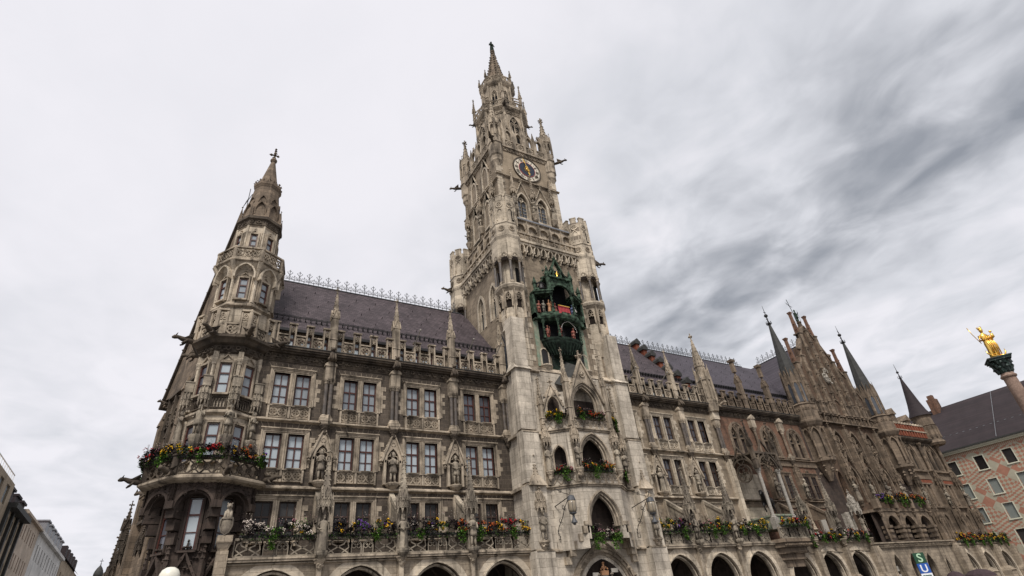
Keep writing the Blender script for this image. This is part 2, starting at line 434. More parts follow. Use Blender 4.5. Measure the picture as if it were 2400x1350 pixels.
    def ball(s, x, y, z, r, n=6, sx=1, sy=1, sz=1, k=4):
        s.lathe([(max(0.02 * r, r * math.sin(math.pi * i / k)), z - sz * r * math.cos(math.pi * i / k)) for i in range(k + 1)], n, x, y, 0.3, sx, sy)
    def strip(s, pts, w, y0, y1, closed=False):        # flat bar of width w along an x,z polyline
        n = len(pts); L = []
        for i in range(n):
            a = pts[(i - 1) % n] if (closed or i > 0) else pts[i]
            b = pts[(i + 1) % n] if (closed or i < n - 1) else pts[i]
            dx, dz = b[0] - a[0], b[1] - a[1]
            l = math.hypot(dx, dz) or 1
            L.append((-dz / l * w / 2, dx / l * w / 2))
        vs, fs = [], []
        for (x, z), (ox, oz) in zip(pts, L):
            vs += [(x + ox, y0, z + oz), (x - ox, y0, z - oz), (x - ox, y1, z - oz), (x + ox, y1, z + oz)]
        for i in range(n if closed else n - 1):
            j = (i + 1) % n
            for k in range(4):
                k2 = (k + 1) % 4
                fs.append((i * 4 + k, i * 4 + k2, j * 4 + k2, j * 4 + k))
        if not closed:
            fs += [(3, 2, 1, 0), tuple((n - 1) * 4 + k for k in range(4))]
        s.add(vs, fs)
    def ring(s, cx, cz, r, w, y0, y1, n=10, a0=0.0, a1=None):
        if a1 is None: s.strip([(cx + r * math.cos(2 * math.pi * i / n), cz + r * math.sin(2 * math.pi * i / n)) for i in range(n)], w, y0, y1, True)
        else: s.strip([(cx + r * math.cos(a0 + (a1 - a0) * i / n), cz + r * math.sin(a0 + (a1 - a0) * i / n)) for i in range(n + 1)], w, y0, y1)
    def wall(s, x0, x1, z0, z1, y, holes, depth=0.35):  # sheet facing -y with rectangular holes and their reveals
        xs = sorted({x0, x1, *[h[0] for h in holes], *[h[1] for h in holes]})
        zs = sorted({z0, z1, *[h[2] for h in holes], *[h[3] for h in holes]})
        for a, b in zip(xs, xs[1:]):
            for c, d in zip(zs, zs[1:]):
                mx, mz = (a + b) / 2, (c + d) / 2
                if any(h[0] < mx < h[1] and h[2] < mz < h[3] for h in holes): continue
                s.add([(a, y, c), (b, y, c), (b, y, d), (a, y, d)], [(0, 1, 2, 3)])
        for a, b, c, d in holes:
            q = y + depth
            s.add([(a, y, c), (a, q, c), (a, q, d), (a, y, d), (b, y, c), (b, q, c), (b, q, d), (b, y, d)],
                  [(0, 3, 2, 1), (4, 5, 6, 7), (0, 1, 5, 4), (3, 7, 6, 2)])
    def arch_wall(s, x0, x1, z0, z1, y, arches, depth=0.5):  # sheet with pointed openings (cx, w, zb, zs, h)
        cur = x0
        for cx, w, zb, zs, h in sorted(arches):
            a, b = cx - w / 2, cx + w / 2
            if a > cur: s.add([(cur, y, z0), (a, y, z0), (a, y, z1), (cur, y, z1)], [(0, 1, 2, 3)])
            if zb > z0: s.add([(a, y, z0), (b, y, z0), (b, y, zb), (a, y, zb)], [(0, 1, 2, 3)])
            p = [(a, zb)] + arch(cx, zs, w, h, 7) + [(b, zb)]
            for (xa, za), (xb, zb_) in zip(p[1:-1], p[2:-1]):
                s.add([(xa, y, za), (xb, y, zb_), (xb, y, z1), (xa, y, z1)], [(0, 1, 2, 3)])
            q = y + depth
            for (xa, za), (xb, zb_) in zip(p, p[1:]):
                s.add([(xa, y, za), (xa, q, za), (xb, q, zb_), (xb, y, zb_)], [(0, 1, 2, 3)])
            cur = b
        if cur < x1: s.add([(cur, y, z0), (x1, y, z0), (x1, y, z1), (cur, y, z1)], [(0, 1, 2, 3)])
    def mesh(s, name, mats):
        me = bpy.data.meshes.new(name)
        me.from_pydata(s.v, [], s.f)
        for q in (mats if isinstance(mats, (list, tuple)) else [mats]): me.materials.append(M[q])
        me.polygons.foreach_set('material_index', s.mi)
        me.polygons.foreach_set('use_smooth', s.sm)
        me.update()
        return me
def arch(cx, zs, w, h, n=6):
    a = w / 2
    if h < a * 1.001: h = a * 1.001
    r = (a * a + h * h) / (2 * a)
    c = cx - a + r
    e = math.atan2(h, cx - c)
    left = [(c + r * math.cos(math.pi + (e - math.pi) * i / n), zs + r * math.sin(math.pi + (e - math.pi) * i / n)) for i in range(n + 1)]
    return left + [(2 * cx - x, z) for x, z in reversed(left[:-1])]
def ogee(cx, zs, w, h, n=5):          # ogee (keel) arch
    a = w / 2; out = []
    for i in range(n + 1):
        t = i / n
        out.append((cx - a * math.cos(t * math.pi / 2) ** 1.0 * (1 - 0.25 * t) , zs + h * (0.62 * math.sin(t * math.pi / 2) + 0.38 * t ** 4)))
    out[-1] = (cx, zs + h)
    return out + [(2 * cx - x, z) for x, z in reversed(out[:-1])]

# ------------------------------------------------------------ objects
def thing(name, label, cat, loc=(0, 0, 0), rz=0.0, group=None):
    o = bpy.data.objects.new(name, None)
    COL.objects.link(o)
    o.location = loc; o.rotation_euler = (0, 0, rz)
    o.empty_display_size = 0.5
    o['label'] = label; o['category'] = cat
    if group: o['group'] = group
    return o
def obj(name, me, parent=None, loc=(0, 0, 0), rz=0.0, sc=None):
    o = bpy.data.objects.new(name, me)
    COL.objects.link(o)
    o.location = loc; o.rotation_euler = (0, 0, rz)
    if sc is not None: o.scale = sc if isinstance(sc, tuple) else (sc, sc, sc)
    if parent is not None: o.parent = parent
    return o
def pieces(mb):
    """face lists of the far-apart pieces of a builder (each becomes a part of its own)"""
    n = len(mb.v); p = list(range(n))
    def find(i):
        while p[i] != i: p[i] = p[p[i]]; i = p[i]
        return i
    for f in mb.f:
        r = find(f[0])
        for i in f[1:]:
            q = find(i)
            if q != r: p[q] = r
    V = np.array(mb.v); root = np.array([find(i) for i in range(n)])
    _, isl = np.unique(root, return_inverse=True); k = isl.max() + 1
    if k < 2 or k > 5000: return None
    lo = np.full((k, 3), np.inf); hi = -lo
    np.minimum.at(lo, isl, V); np.maximum.at(hi, isl, V)
    size = (hi - lo).max(axis=1)
    g = list(range(k))
    def fg(i):
        while g[i] != i: g[i] = g[g[i]]; i = g[i]
        return i
    D = None
    for i in range(k):
        gap = np.sqrt((np.maximum(0, np.maximum(lo[i] - hi, lo - hi[i])) ** 2).sum(axis=1))
        for j in np.nonzero(gap <= np.maximum(.02, .49 * np.maximum(size[i], size)))[0]:
            x, y = fg(i), fg(int(j))
            if x != y: g[y] = x
    lab = [fg(i) for i in range(k)]
    keep = sorted(set(lab))
    if len(keep) < 2: return None
    # stray crumbs go with the nearest larger piece
    ext = {}
    for i, l in enumerate(lab):
        q = ext.get(l); ext[l] = (lo[i], hi[i]) if q is None else (np.minimum(q[0], lo[i]), np.maximum(q[1], hi[i]))
    big = [l for l in keep if (ext[l][1] - ext[l][0]).max() > .45]
    if big:
        for l in keep:
            if l in big: continue
            c = (ext[l][0] + ext[l][1]) / 2
            t = min(big, key=lambda q: np.linalg.norm(np.maximum(0, np.maximum(ext[q][0] - c, c - ext[q][1]))))
            lab = [t if x == l else x for x in lab]
    out = {}
    for fi, f in enumerate(mb.f): out.setdefault(lab[isl[f[0]]], []).append(fi)
    return list(out.values()) if len(out) > 1 else None
def part(name, mb, mats, parent, loc=(0, 0, 0), rz=0.0, sc=None, whole=False):
    ps = None if whole else pieces(mb)
    if not ps: return obj(name, mb.mesh(name, mats), parent, loc, rz, sc)
    o = None
    for fs in ps:
        q = MB(); m = {}
        for fi in fs:
            f = []
            for i in mb.f[fi]:
                if i not in m: m[i] = len(q.v); q.v.append(mb.v[i])
                f.append(m[i])
            q.f.append(tuple(f)); q.mi.append(mb.mi[fi]); q.sm.append(mb.sm[fi])
        o = obj(name, q.mesh(name, mats), parent, loc, rz, sc)
    return o
class Kit:
    """several part builders sharing one moving frame"""
    def __init__(s, root): s.root, s.m, s.T, s.st = root, {}, Matrix.Identity(4), []
    def push(s, *a, **k):
        q = MB(); q.T = s.T; q.push(*a, **k); s.st.append(s.T); s.T = q.T
    def pop(s): s.T = s.st.pop()
    def __getitem__(s, n):
        if n not in s.m: s.m[n] = MB()
        s.m[n].T = s.T
        return s.m[n]
    def done(s, mats, default):
        for n, m in s.m.items(): part(n, m, mats.get(n, default), s.root, whole=n in ('joint',))
def tag(o, label, cat, group=None):
    o['label'] = label; o['category'] = cat
    if group: o['group'] = group
    return o
# ------------------------------------------------------------ gothic vocabulary
ORG = {}
_obj0 = obj
def obj(name, me, parent=None, loc=(0, 0, 0), rz=0.0, sc=None):
    if parent is not None and parent.name in ORG:
        q = ORG[parent.name]; loc = (loc[0] - q[0], loc[1] - q[1], loc[2] - q[2])
    return _obj0(name, me, parent, loc, rz, sc)
def building(name, label, cat, base):
    o = thing(name, label, cat, base)
    ORG[o.name] = base
    return o
def blob(m, x, y, z, r, rr=R):
    a = [rr.uniform(0.65, 1.3) * r for _ in range(6)]
    m.add([(x + a[0], y, z), (x - a[1], y, z), (x, y + a[2], z), (x, y - a[3], z), (x, y, z + a[4]), (x, y, z - a[5])],
          [(0, 2, 4), (2, 1, 4), (1, 3, 4), (3, 0, 4), (2, 0, 5), (1, 2, 5), (3, 1, 5), (0, 3, 5)])
def frieze(m, x0, x1, z0, z1, y, step=0.2, r=0.085):
    """carved leaf band: uneven knobs and curls"""
    x = x0 + step / 2; k = 0
    while x < x1:
        blob(m, x + R.uniform(-.04, .04), y - R.uniform(0, .05), (z0 + z1) / 2 + (0.22 if k % 2 else -0.22) * (z1 - z0) + R.uniform(-.03, .03), r * R.uniform(.8, 1.3))
        if k % 3 == 0: m.ring(x, (z0 + z1) / 2, (z1 - z0) * 0.3, 0.05, y - 0.07, y, 7)
        x += step; k += 1
def quatrefoil(m, cx, cz, r, w, y0, y1, ring=True, n=8):
    if ring: m.ring(cx, cz, r, w, y0, y1, 14)
    for k in range(4):
        a = math.pi / 4 + k * math.pi / 2
        m.ring(cx + r * .46 * math.cos(a), cz + r * .46 * math.sin(a), r * .40, w * .8, y0 + .01, y1 - .01, n)
def lancet(m, cx, z0, w, zs, h, bw, y0, y1, n=5):
    m.strip([(cx - w / 2, z0)] + arch(cx, zs, w, h, n) + [(cx + w / 2, z0)], bw, y0, y1)
def trefoil_arch(m, cx, z0, w, zs, h, bw, y0, y1):
    lancet(m, cx, z0, w, zs, h, bw, y0, y1)
    r = w * .21
    m.ring(cx, zs + h * .45, r, bw * .7, y0 + .012, y1 - .012, 8)
    m.ring(cx - w * .24, zs + h * .06, r, bw * .7, y0 + .012, y1 - .012, 8)
    m.ring(cx + w * .24, zs + h * .06, r, bw * .7, y0 + .012, y1 - .012, 8)
def crockets(m, p0, p1, n, r=0.07):
    for i in range(n):
        t = (i + .6) / n
        blob(m, *(p0[k] + (p1[k] - p0[k]) * t for k in range(3)), r * (1.15 - .4 * t))
def finial(m, x, y, z, s=1.0):
    m.frust(x, y, z, z + .18 * s, .04 * s, .04 * s, .03 * s, .03 * s)
    for dx, dy in ((1, 0), (-1, 0), (0, 1), (0, -1)):
        blob(m, x + dx * .13 * s, y + dy * .13 * s, z + .22 * s, .085 * s)
    blob(m, x, y, z + .24 * s, .09 * s)
    m.frust(x, y, z + .2 * s, z + .42 * s, .04 * s, .04 * s, .025 * s, .025 * s)
    blob(m, x, y, z + .47 * s, .075 * s)
def spirelet(m, x, y, z0, w, h, n=5, cr=0.07, fin=1.0):
    """four sided crocketed spire"""
    m.frust(x, y, z0, z0 + h, w, w, .035, .035)
    for sx in (-1, 1):
        for sy in (-1, 1):
            crockets(m, (x + sx * w, y + sy * w, z0), (x + sx * .04, y + sy * .04, z0 + h), n, cr)
    if fin: finial(m, x, y, z0 + h - .05, fin)
def gablet(m, x, z0, w, h, y0, y1, cr=3, bw=.07):
    m.prism([(x - w / 2, z0), (x + w / 2, z0), (x, z0 + h)], y0 + .03, y1)
    m.strip([(x - w / 2 - .03, z0 - .02), (x, z0 + h + .03), (x + w / 2 + .03, z0 - .02)], bw, y0 - .02, y1)
    for sx in (-1, 1):
        crockets(m, (x + sx * (w / 2 + .04), y0 + .04, z0), (x + sx * .04, y0 + .04, z0 + h), cr, .055)
def pinnacle(m, x, y, z0, w, hs, hp, cr=5, gab=True, fin=1.0):
    """square shaft with four little gables and a crocketed spire; w is the half width"""
    m.box(x - w, x + w, y - w, y + w, z0, z0 + hs)
    m.frust(x, y, z0 + hs * .38, z0 + hs * .38 + .07, w + .05, w + .05, w + .01, w + .01)
    if gab:
        for k in range(4):
            m.push(x, y, z0 + hs - .25, rz=k * math.pi / 2)
            gablet(m, 0, .1, 2 * w + .04, .75, -w - .06, -w + .04, 2)
            m.pop()
    m.frust(x, y, z0 + hs, z0 + hs + .06, w + .04, w + .04, w, w)
    spirelet(m, x, y, z0 + hs + .06, w * .86, hp, cr, .075, fin)

# ------------------------------------------------------------ windows
MESH = {}
def casement(kind, w, h):
    """wooden frame mesh and pane mesh of one window light; origin at sill centre, wall face y=0"""
    key = (kind, w, h)
    if key in MESH: return MESH[key]
    f = MB(); a = w / 2
    wood = 'wood_red' if kind != 'brown' else 'wood_brown'
    f.strip([(-a + .05, .05), (-a + .05, h - .05), (a - .05, h - .05), (a - .05, .05)], .10, .20, .29, True)
    tz = h * (.62 if kind != 'three' else .667)
    f.box(-a + .1, a - .1, .195, .285, tz - .05, tz + .05)
    if kind in ('cross', 'brown'):
        f.box(-.045, .045, .20, .28, .1, tz - .05)
        f.box(-.03, .03, .205, .28, tz + .05, h - .1)
        f.box(-a + .1, -.045, .215, .28, tz * .47 - .02, tz * .47 + .02)
        f.box(.045, a - .1, .215, .28, tz * .47 - .02, tz * .47 + .02)
    else:
        f.box(-a + .1, a - .1, .215, .28, tz * .5 - .025, tz * .5 + .025)
    p = MB(); p.add([(-a, .27, 0), (a, .27, 0), (a, .27, h), (-a, .27, h)], [(0, 1, 2, 3)])
    MESH[key] = (f, wood, p)
    return MESH[key]
WM = {}
def window(parent, kind, w, h, loc, rz=0.0, pane='glass_pale', name='window'):
    k = (kind, w, h)
    f, wood, p = casement(kind, w, h)
    if k not in WM: WM[k] = f.mesh('window', wood)
    if (k, pane) not in WM: WM[(k, pane)] = p.mesh('pane', pane)
    o = obj(name, WM[k], parent, loc, rz)
    _obj0('pane', WM[(k, pane)], o)
    return o

def surround_pair(h, trac=.72, half=1.24, gap=.22, quoins=True, drop=True):
    """stone frame of a twin window with mullion, sill and a blind tracery apron; origin sill centre"""
    m = MB()
    for sx in (-1, 1):
        for k, (o, y0) in enumerate(((0.0, -.02), (.09, -.07), (.19, -.11))):
            a, b = half + o, half + o + .10
            m.box(min(sx * a, sx * b), max(sx * a, sx * b), y0, .3 if k == 0 else .02, 0, h + o + .02)
        if quoins:
            z = .1; k = R.randrange(2)
            while z < h - .3:
                e = .42 if k % 2 else .2
                m.box(min(sx * (half + .29), sx * (half + .29 + e)), max(sx * (half + .29), sx * (half + .29 + e)), -.018 - .006 * (k % 3), .02, z, z + .33)
                z += .34; k += 1
        # colonnette with tiny pinnacle on the sill corner
        m.box(sx * (half + .1) - .06, sx * (half + .1) + .06, -.2, -.02, -.25 - trac, -.05)
        m.frust(sx * (half + .1), -.13, -.05, .45, .05, .05, .01, .01)
        blob(m, sx * (half + .1), -.13, .48, .06)
    for k, (o, y0) in enumerate(((0.0, -.02), (.09, -.07), (.19, -.11))):
        m.box(-half - o - .10, half + o + .10, y0 - .003, .3 if k == 0 else .02, h + o, h + o + .10)
    m.box(-half - .33, half + .33, -.19, .02, h + .29, h + .36)
    m.box(-gap + .04, gap - .04, -.06, .3, 0, h + .01)
    m.box(-.05, .05, -.12, -.05, 0, h + .02)
    for s_ in (-1, 1): m.box(s_ * .13 - .03, s_ * .13 + .03, -.085, -.055, 0, h)
    m.prism([(-half - .16, -.11), (half + .16, -.11), (half + .16, -.04), (-half - .16, -.04)], -.2, .3)
    for sx in (-1, 1):      # little drip boards
        c = sx * (half + gap) / 2
        m.box(c - .42, c + .42, -.26, .0, -.035, .01)
    if trac:
        zt, zb = -.13, -.13 - trac
        m.box(-half - .1, half + .1, -.015, .02, zb - .05, zt)
        for sx in (-1, 1):
            c = sx * (half + gap) / 2; q = (half - gap) / 2 + .06
            m.strip([(c - q, zb), (c - q, zt - .03), (c + q, zt - .03), (c + q, zb)], .07, -.12, .0, True)
            r = trac * .26
            for dx in (-q * .5, q * .5):
                quatrefoil(m, c + dx, (zt + zb) / 2, min(q * .48, trac * .40), .045, -.10, -.0, True, 6)
        m.box(-.07, .07, -.17, 0, zb - .05, zt)
    return m

# ------------------------------------------------------------ figures
def figure(kind, seed, h=1.9):
    """standing carved figure, feet at the origin, facing -y"""
    m = MB(); m.smooth = True
    rr = random.Random(seed)
    s = h / 1.9
    n = 14
    lean = rr.uniform(-.05, .05)
    def ringset(prof, ph0=0.0, fold=.0, cx=0, cy=0, k=6, cap=True):
        vs, fs = [], []
        for j, (z, rx, ry, dx, dy) in enumerate(prof):
            for i in range(n):
                a = 2 * math.pi * i / n
                f = 1 + fold * math.sin(k * a + ph0 + j * .35) * (1.0 if z < 1.0 * s else .3)
                vs.append((cx + dx + rx * f * math.cos(a), cy + dy + ry * f * math.sin(a), z))
        for j in range(len(prof) - 1):
            for i in range(n):
                i2 = (i + 1) % n
                fs.append((j * n + i, j * n + i2, (j + 1) * n + i2, (j + 1) * n + i))
        fs.append(tuple(range(n - 1, -1, -1))); fs.append(tuple((len(prof) - 1) * n + i for i in range(n)))
        m.add(vs, fs)
    hip = rr.uniform(-.04, .04)
    up = [(z * s, rx * s, ry * s, dx * s, dy * s) for z, rx, ry, dx, dy in (
        (.92, .21, .16, hip, 0), (1.05, .19, .145, hip * .8, 0), (1.2, .19, .14, hip * .3, -.005), (1.38, .225, .15, lean * .3, -.01),
        (1.47, .22, .125, lean * .6, 0), (1.53, .13, .095, lean, 0), (1.57, .065, .065, lean, -.01), (1.63, .06, .062, lean, -.02),
        (1.67, .075, .085, lean, -.03), (1.73, .088, .105, lean, -.035), (1.80, .09, .108, lean, -.03), (1.86, .075, .09, lean, -.02), (1.895, .03, .04, lean, -.02))]
    if kind in ('robe', 'queen', 'monk'):
        lo = [(z * s, rx * s, ry * s, dx * s, dy * s) for z, rx, ry, dx, dy in (
            (.0, .28, .23, 0, 0), (.05, .27, .23, 0, 0), (.3, .25, .20, hip * .3, 0), (.55, .235, .19, hip * .6, -.02), (.75, .22, .175, hip, -.01))]
        ringset(lo + up, rr.uniform(0, 6), .13)
    else:
        ringset([(.62 * s, .25 * s, .19 * s, hip * s, 0), (.78 * s, .225 * s, .17 * s, hip * s, 0)] + up, rr.uniform(0, 6), .10, k=7)
        for sx in (-1, 1):
            fw = rr.uniform(-.1, .04)
            m.tube([(sx * .10 * s, 0, .72 * s), (sx * .12 * s, fw * .6 * s, .40 * s), (sx * .13 * s, fw * .4 * s, .28 * s), (sx * .135 * s, fw * .5 * s, .06 * s)], [.10 * s, .075 * s, .072 * s, .055 * s], 8)
            m.ball(sx * .14 * s, (fw * .5 - .07) * s, .045 * s, .06 * s, 7, 1, 1.8, .75)
        if rr.random() < .6:   # cloak behind
            m.add([(-.27 * s, .12 * s, .1 * s), (.27 * s, .12 * s, .1 * s), (.24 * s, .16 * s, 1.45 * s), (-.24 * s, .16 * s, 1.45 * s), (-.25 * s, .17 * s, .1 * s), (.25 * s, .17 * s, .1 * s), (.2 * s, .2 * s, 1.45 * s), (-.2 * s, .2 * s, 1.45 * s)],
                  [(0, 1, 2, 3), (7, 6, 5, 4), (0, 4, 5, 1), (1, 5, 6, 2), (2, 6, 7, 3), (3, 7, 4, 0)])
    # arms: shoulder, elbow, wrist, hand with fingers closed on what is held
    pose = rr.choice(('cross', 'sword', 'book', 'raise'))
    for sx in (-1, 1):
        sh = (sx * .24 * s + lean * .5 * s, 0, 1.42 * s)
        el = (sx * rr.uniform(.30, .36) * s, rr.uniform(-.06, .02) * s, 1.13 * s)
        if pose == 'cross': wr = (sx * .06 * s, -.20 * s, (1.18 + .04 * sx) * s)
        elif pose == 'sword': wr = (sx * .05 * s, -.24 * s, (1.02 + .03 * sx) * s)
        elif pose == 'book': wr = ((.10 if sx < 0 else .20) * sx * s, -.24 * s, (1.20 if sx < 0 else 1.0) * s)
        else: wr = (sx * .22 * s, -.22 * s, (1.42 if sx > 0 else 1.05) * s)
        m.tube([sh, el, wr], [.075 * s, .065 * s, .045 * s], 7)
        hx, hy, hz = wr[0] - sx * .03 * s, wr[1] - .03 * s, wr[2] + .01 * s
        m.ball(hx, hy, hz, .05 * s, 7, 1.1, .8, 1.1)
        for q in range(4): m.tube([(hx + (q - 1.5) * .022 * s, hy - .03 * s, hz + .03 * s), (hx + (q - 1.5) * .022 * s, hy - .065 * s, hz - .01 * s), (hx + (q - 1.5) * .02 * s, hy - .05 * s, hz - .045 * s)], .012 * s, 4)
        m.tube([(hx - sx * .04 * s, hy, hz), (hx - sx * .06 * s, hy - .05 * s, hz + .03 * s)], .013 * s, 4)
    if pose == 'sword': m.tube([(0, -.29 * s, 1.12 * s), (.0, -.26 * s, .1 * s)], [.025 * s, .015 * s], 4); m.box(-.11 * s, .11 * s, -.30 * s, -.27 * s, .96 * s, .99 * s)
    if pose == 'book': m.box(-.17 * s, .02 * s, -.33 * s, -.27 * s, 1.14 * s, 1.36 * s)
    if pose == 'raise': m.tube([(.22 * s, -.26 * s, 1.75 * s), (.24 * s, -.2 * s, .05 * s)], .018 * s, 4)
    # face: nose, brow, mouth, ears; then hair, beard or headgear
    hx = lean * s
    m.ball(hx, -.14 * s, 1.745 * s, .022 * s, 5, .8, 1.2, 1.4)
    m.box(hx - .06 * s, hx + .06 * s, -.137 * s, -.10 * s, 1.775 * s, 1.79 * s)
    m.box(hx - .03 * s, hx + .03 * s, -.137 * s, -.10 * s, 1.695 * s, 1.705 * s)
    for sx in (-1, 1):
        m.ball(hx + sx * .035 * s, -.128 * s, 1.765 * s, .014 * s, 5)
        m.ball(hx + sx * .09 * s, -.02 * s, 1.75 * s, .022 * s, 5, .5, 1, 1.4)
    head = {'queen': 'crown', 'monk': 'hood', 'robe': rr.choice(('hair', 'mitre', 'hair')), 'knight': rr.choice(('helmet', 'hat', 'hair')), 'man': rr.choice(('hat', 'hair'))}[kind]
    if head == 'crown':
        m.lathe([(.085 * s, 1.82 * s), (.10 * s, 1.86 * s), (.115 * s, 1.93 * s), (.09 * s, 1.93 * s)], 8, hx, -.02 * s)
        for k in range(8): blob(m, hx + .105 * s * math.cos(k * .785), -.02 * s + .105 * s * math.sin(k * .785), 1.97 * s, .03 * s, rr)
    elif head == 'hood': m.lathe([(.16 * s, 1.5 * s), (.125 * s, 1.64 * s), (.118 * s, 1.78 * s), (.085 * s, 1.9 * s), (.01, 1.94 * s)], 10, hx, .02 * s)
    elif head == 'mitre': m.frust(hx, -.02 * s, 1.83 * s, 2.08 * s, .095 * s, .10 * s, .02 * s, .06 * s)
    elif head == 'helmet': m.lathe([(.115 * s, 1.74 * s), (.12 * s, 1.82 * s), (.085 * s, 1.92 * s), (.02 * s, 2.0 * s)], 10, hx, -.005 * s)
    elif head == 'hat': m.lathe([(.17 * s, 1.83 * s), (.16 * s, 1.86 * s), (.105 * s, 1.87 * s), (.10 * s, 1.95 * s), (.03 * s, 1.97 * s)], 10, hx, -.01 * s)
    else: m.lathe([(.13 * s, 1.58 * s), (.125 * s, 1.72 * s), (.112 * s, 1.84 * s), (.06 * s, 1.92 * s), (.01, 1.93 * s)], 10, hx, .03 * s)
    if rr.random() < .5 and kind != 'queen': m.ball(hx, -.11 * s, 1.66 * s, .06 * s, 7, 1, .8, 1.5)
    return m
STAT = {}
def statue(kind, seed, loc, label, cat='statue', h=1.9, mat='statue_stone', rz=0.0, group=None, name='statue'):
    k = (kind, seed, mat)
    if k not in STAT: STAT[k] = figure(kind, seed).mesh(name, mat)
    o = obj(name, STAT[k], None, loc, rz, h / 1.9)
    return tag(o, label, cat, group)

def corbel(m, x, y, z, r, h, n=8):
    """leafy bracket hanging below z"""
    m.lathe([(.05, z - h), (r * .45, z - h * .8), (r * .6, z - h * .45), (r * .95, z - .1), (r, z - .08), (r, z)], n, x, y)
    for k in range(9):
        a = math.pi + math.pi * (k + .5) / 9; t = R.uniform(.2, .75)
        blob(m, x + r * .75 * math.cos(a) * (1 - t * .4), y + r * .75 * math.sin(a) * (1 - t * .4), z - h * t, r * .22)
def canopy(m, x, y, z, r, h, spire=2.4):
    """gothic canopy over a statue: hanging gables, then a crocketed spire"""
    for k in range(8):
        m.push(x, y, z, rz=k * math.pi / 4)
        gablet(m, 0, .05, r * .78, h * .55, -r * .98, -r * .78, 2, .05)
        m.strip([(-r * .38, -.2), (-r * .2, .12), (0, .2), (r * .2, .12), (r * .38, -.2)], .06, -r * .98, -r * .85)
        m.box(-r * .44, -r * .34, -r * .97, -r * .82, -.3, h * .5)
        m.frust(-r * .39, -r * .9, h * .5, h * .5 + .42, .055, .055, .01, .01)
        m.pop()
    m.octa([(r * .8, z + .1), (r * .8, z + h * .5), (r * .55, z + h * .6)], x, y)
    w = r * .5
    m.box(x - w, x + w, y - w, y + w, z + h * .5, z + h + .25)
    for k in range(4):
        m.push(x, y, z + h * .7, rz=k * math.pi / 2)
        gablet(m, 0, 0, w * 1.7, .55, -w - .06, -w + .03, 2)
        m.pop()
    spirelet(m, x, y, z + h + .2, w * .85, spire, 7, .075, .9)
def gargoyle(m, x, y, z, l=1.3, s=1.0):
    """crouching beast stretched out along -y"""
    m.smooth = True
    m.tube([(x, y + .2, z - .05), (x, y - .25 * l, z + .02), (x, y - .6 * l, z + .05), (x, y - .82 * l, z + .13), (x, y - l, z + .10), (x, y - 1.12 * l, z + .03)], [.16 * s, .19 * s, .15 * s, .11 * s, .13 * s, .06 * s], 7)
    for sx in (-1, 1):
        m.tube([(x + sx * .12 * s, y - .35 * l, z), (x + sx * .2 * s, y - .5 * l, z - .2 * s), (x + sx * .15 * s, y - .62 * l, z - .3 * s)], [.07 * s, .06 * s, .05 * s], 5)
        m.tube([(x + sx * .08 * s, y - .95 * l, z + .2 * s), (x + sx * .13 * s, y - .9 * l, z + .34 * s)], [.05 * s, .015], 4)
        m.add([(x + sx * .1 * s, y - .1 * l, z + .12), (x + sx * .14 * s, y - .55 * l, z + .12), (x + sx * .38 * s, y - .1 * l, z + .42 * s), (x + sx * .16 * s, y - .1 * l, z + .16), (x + sx * .18 * s, y - .5 * l, z + .16)], [(0, 1, 2), (3, 2, 4), (1, 4, 2), (0, 2, 3)])
    m.smooth = False
def sitting_beast(m, x, y, z, s=1.0):
    m.smooth = True
    m.lathe([(.05, 0 + z), (.26 * s, .05 * s + z), (.28 * s, .25 * s + z), (.22 * s, .5 * s + z), (.17 * s, .68 * s + z), (.1 * s, .78 * s + z)], 9, x, y, 0, .9, 1.1)
    m.ball(x, y - .12 * s, z + .86 * s, .17 * s, 8, 1, 1.15, 1)
    m.ball(x, y - .29 * s, z + .81 * s, .09 * s, 7, .9, 1.2, .8)
    for sx in (-1, 1):
        m.tube([(x + sx * .13 * s, y - .14 * s, z + .55 * s), (x + sx * .16 * s, y - .32 * s, z + .25 * s), (x + sx * .15 * s, y - .36 * s, z + .02)], [.09 * s, .07 * s, .06 * s], 6)
        m.ball(x + sx * .22 * s, y - .05 * s, z + .14 * s, .15 * s, 7, .7, 1.3, 1)
        m.ball(x + sx * .12 * s, y - .06 * s, z + 1.02 * s, .055 * s, 5)
    m.smooth = False

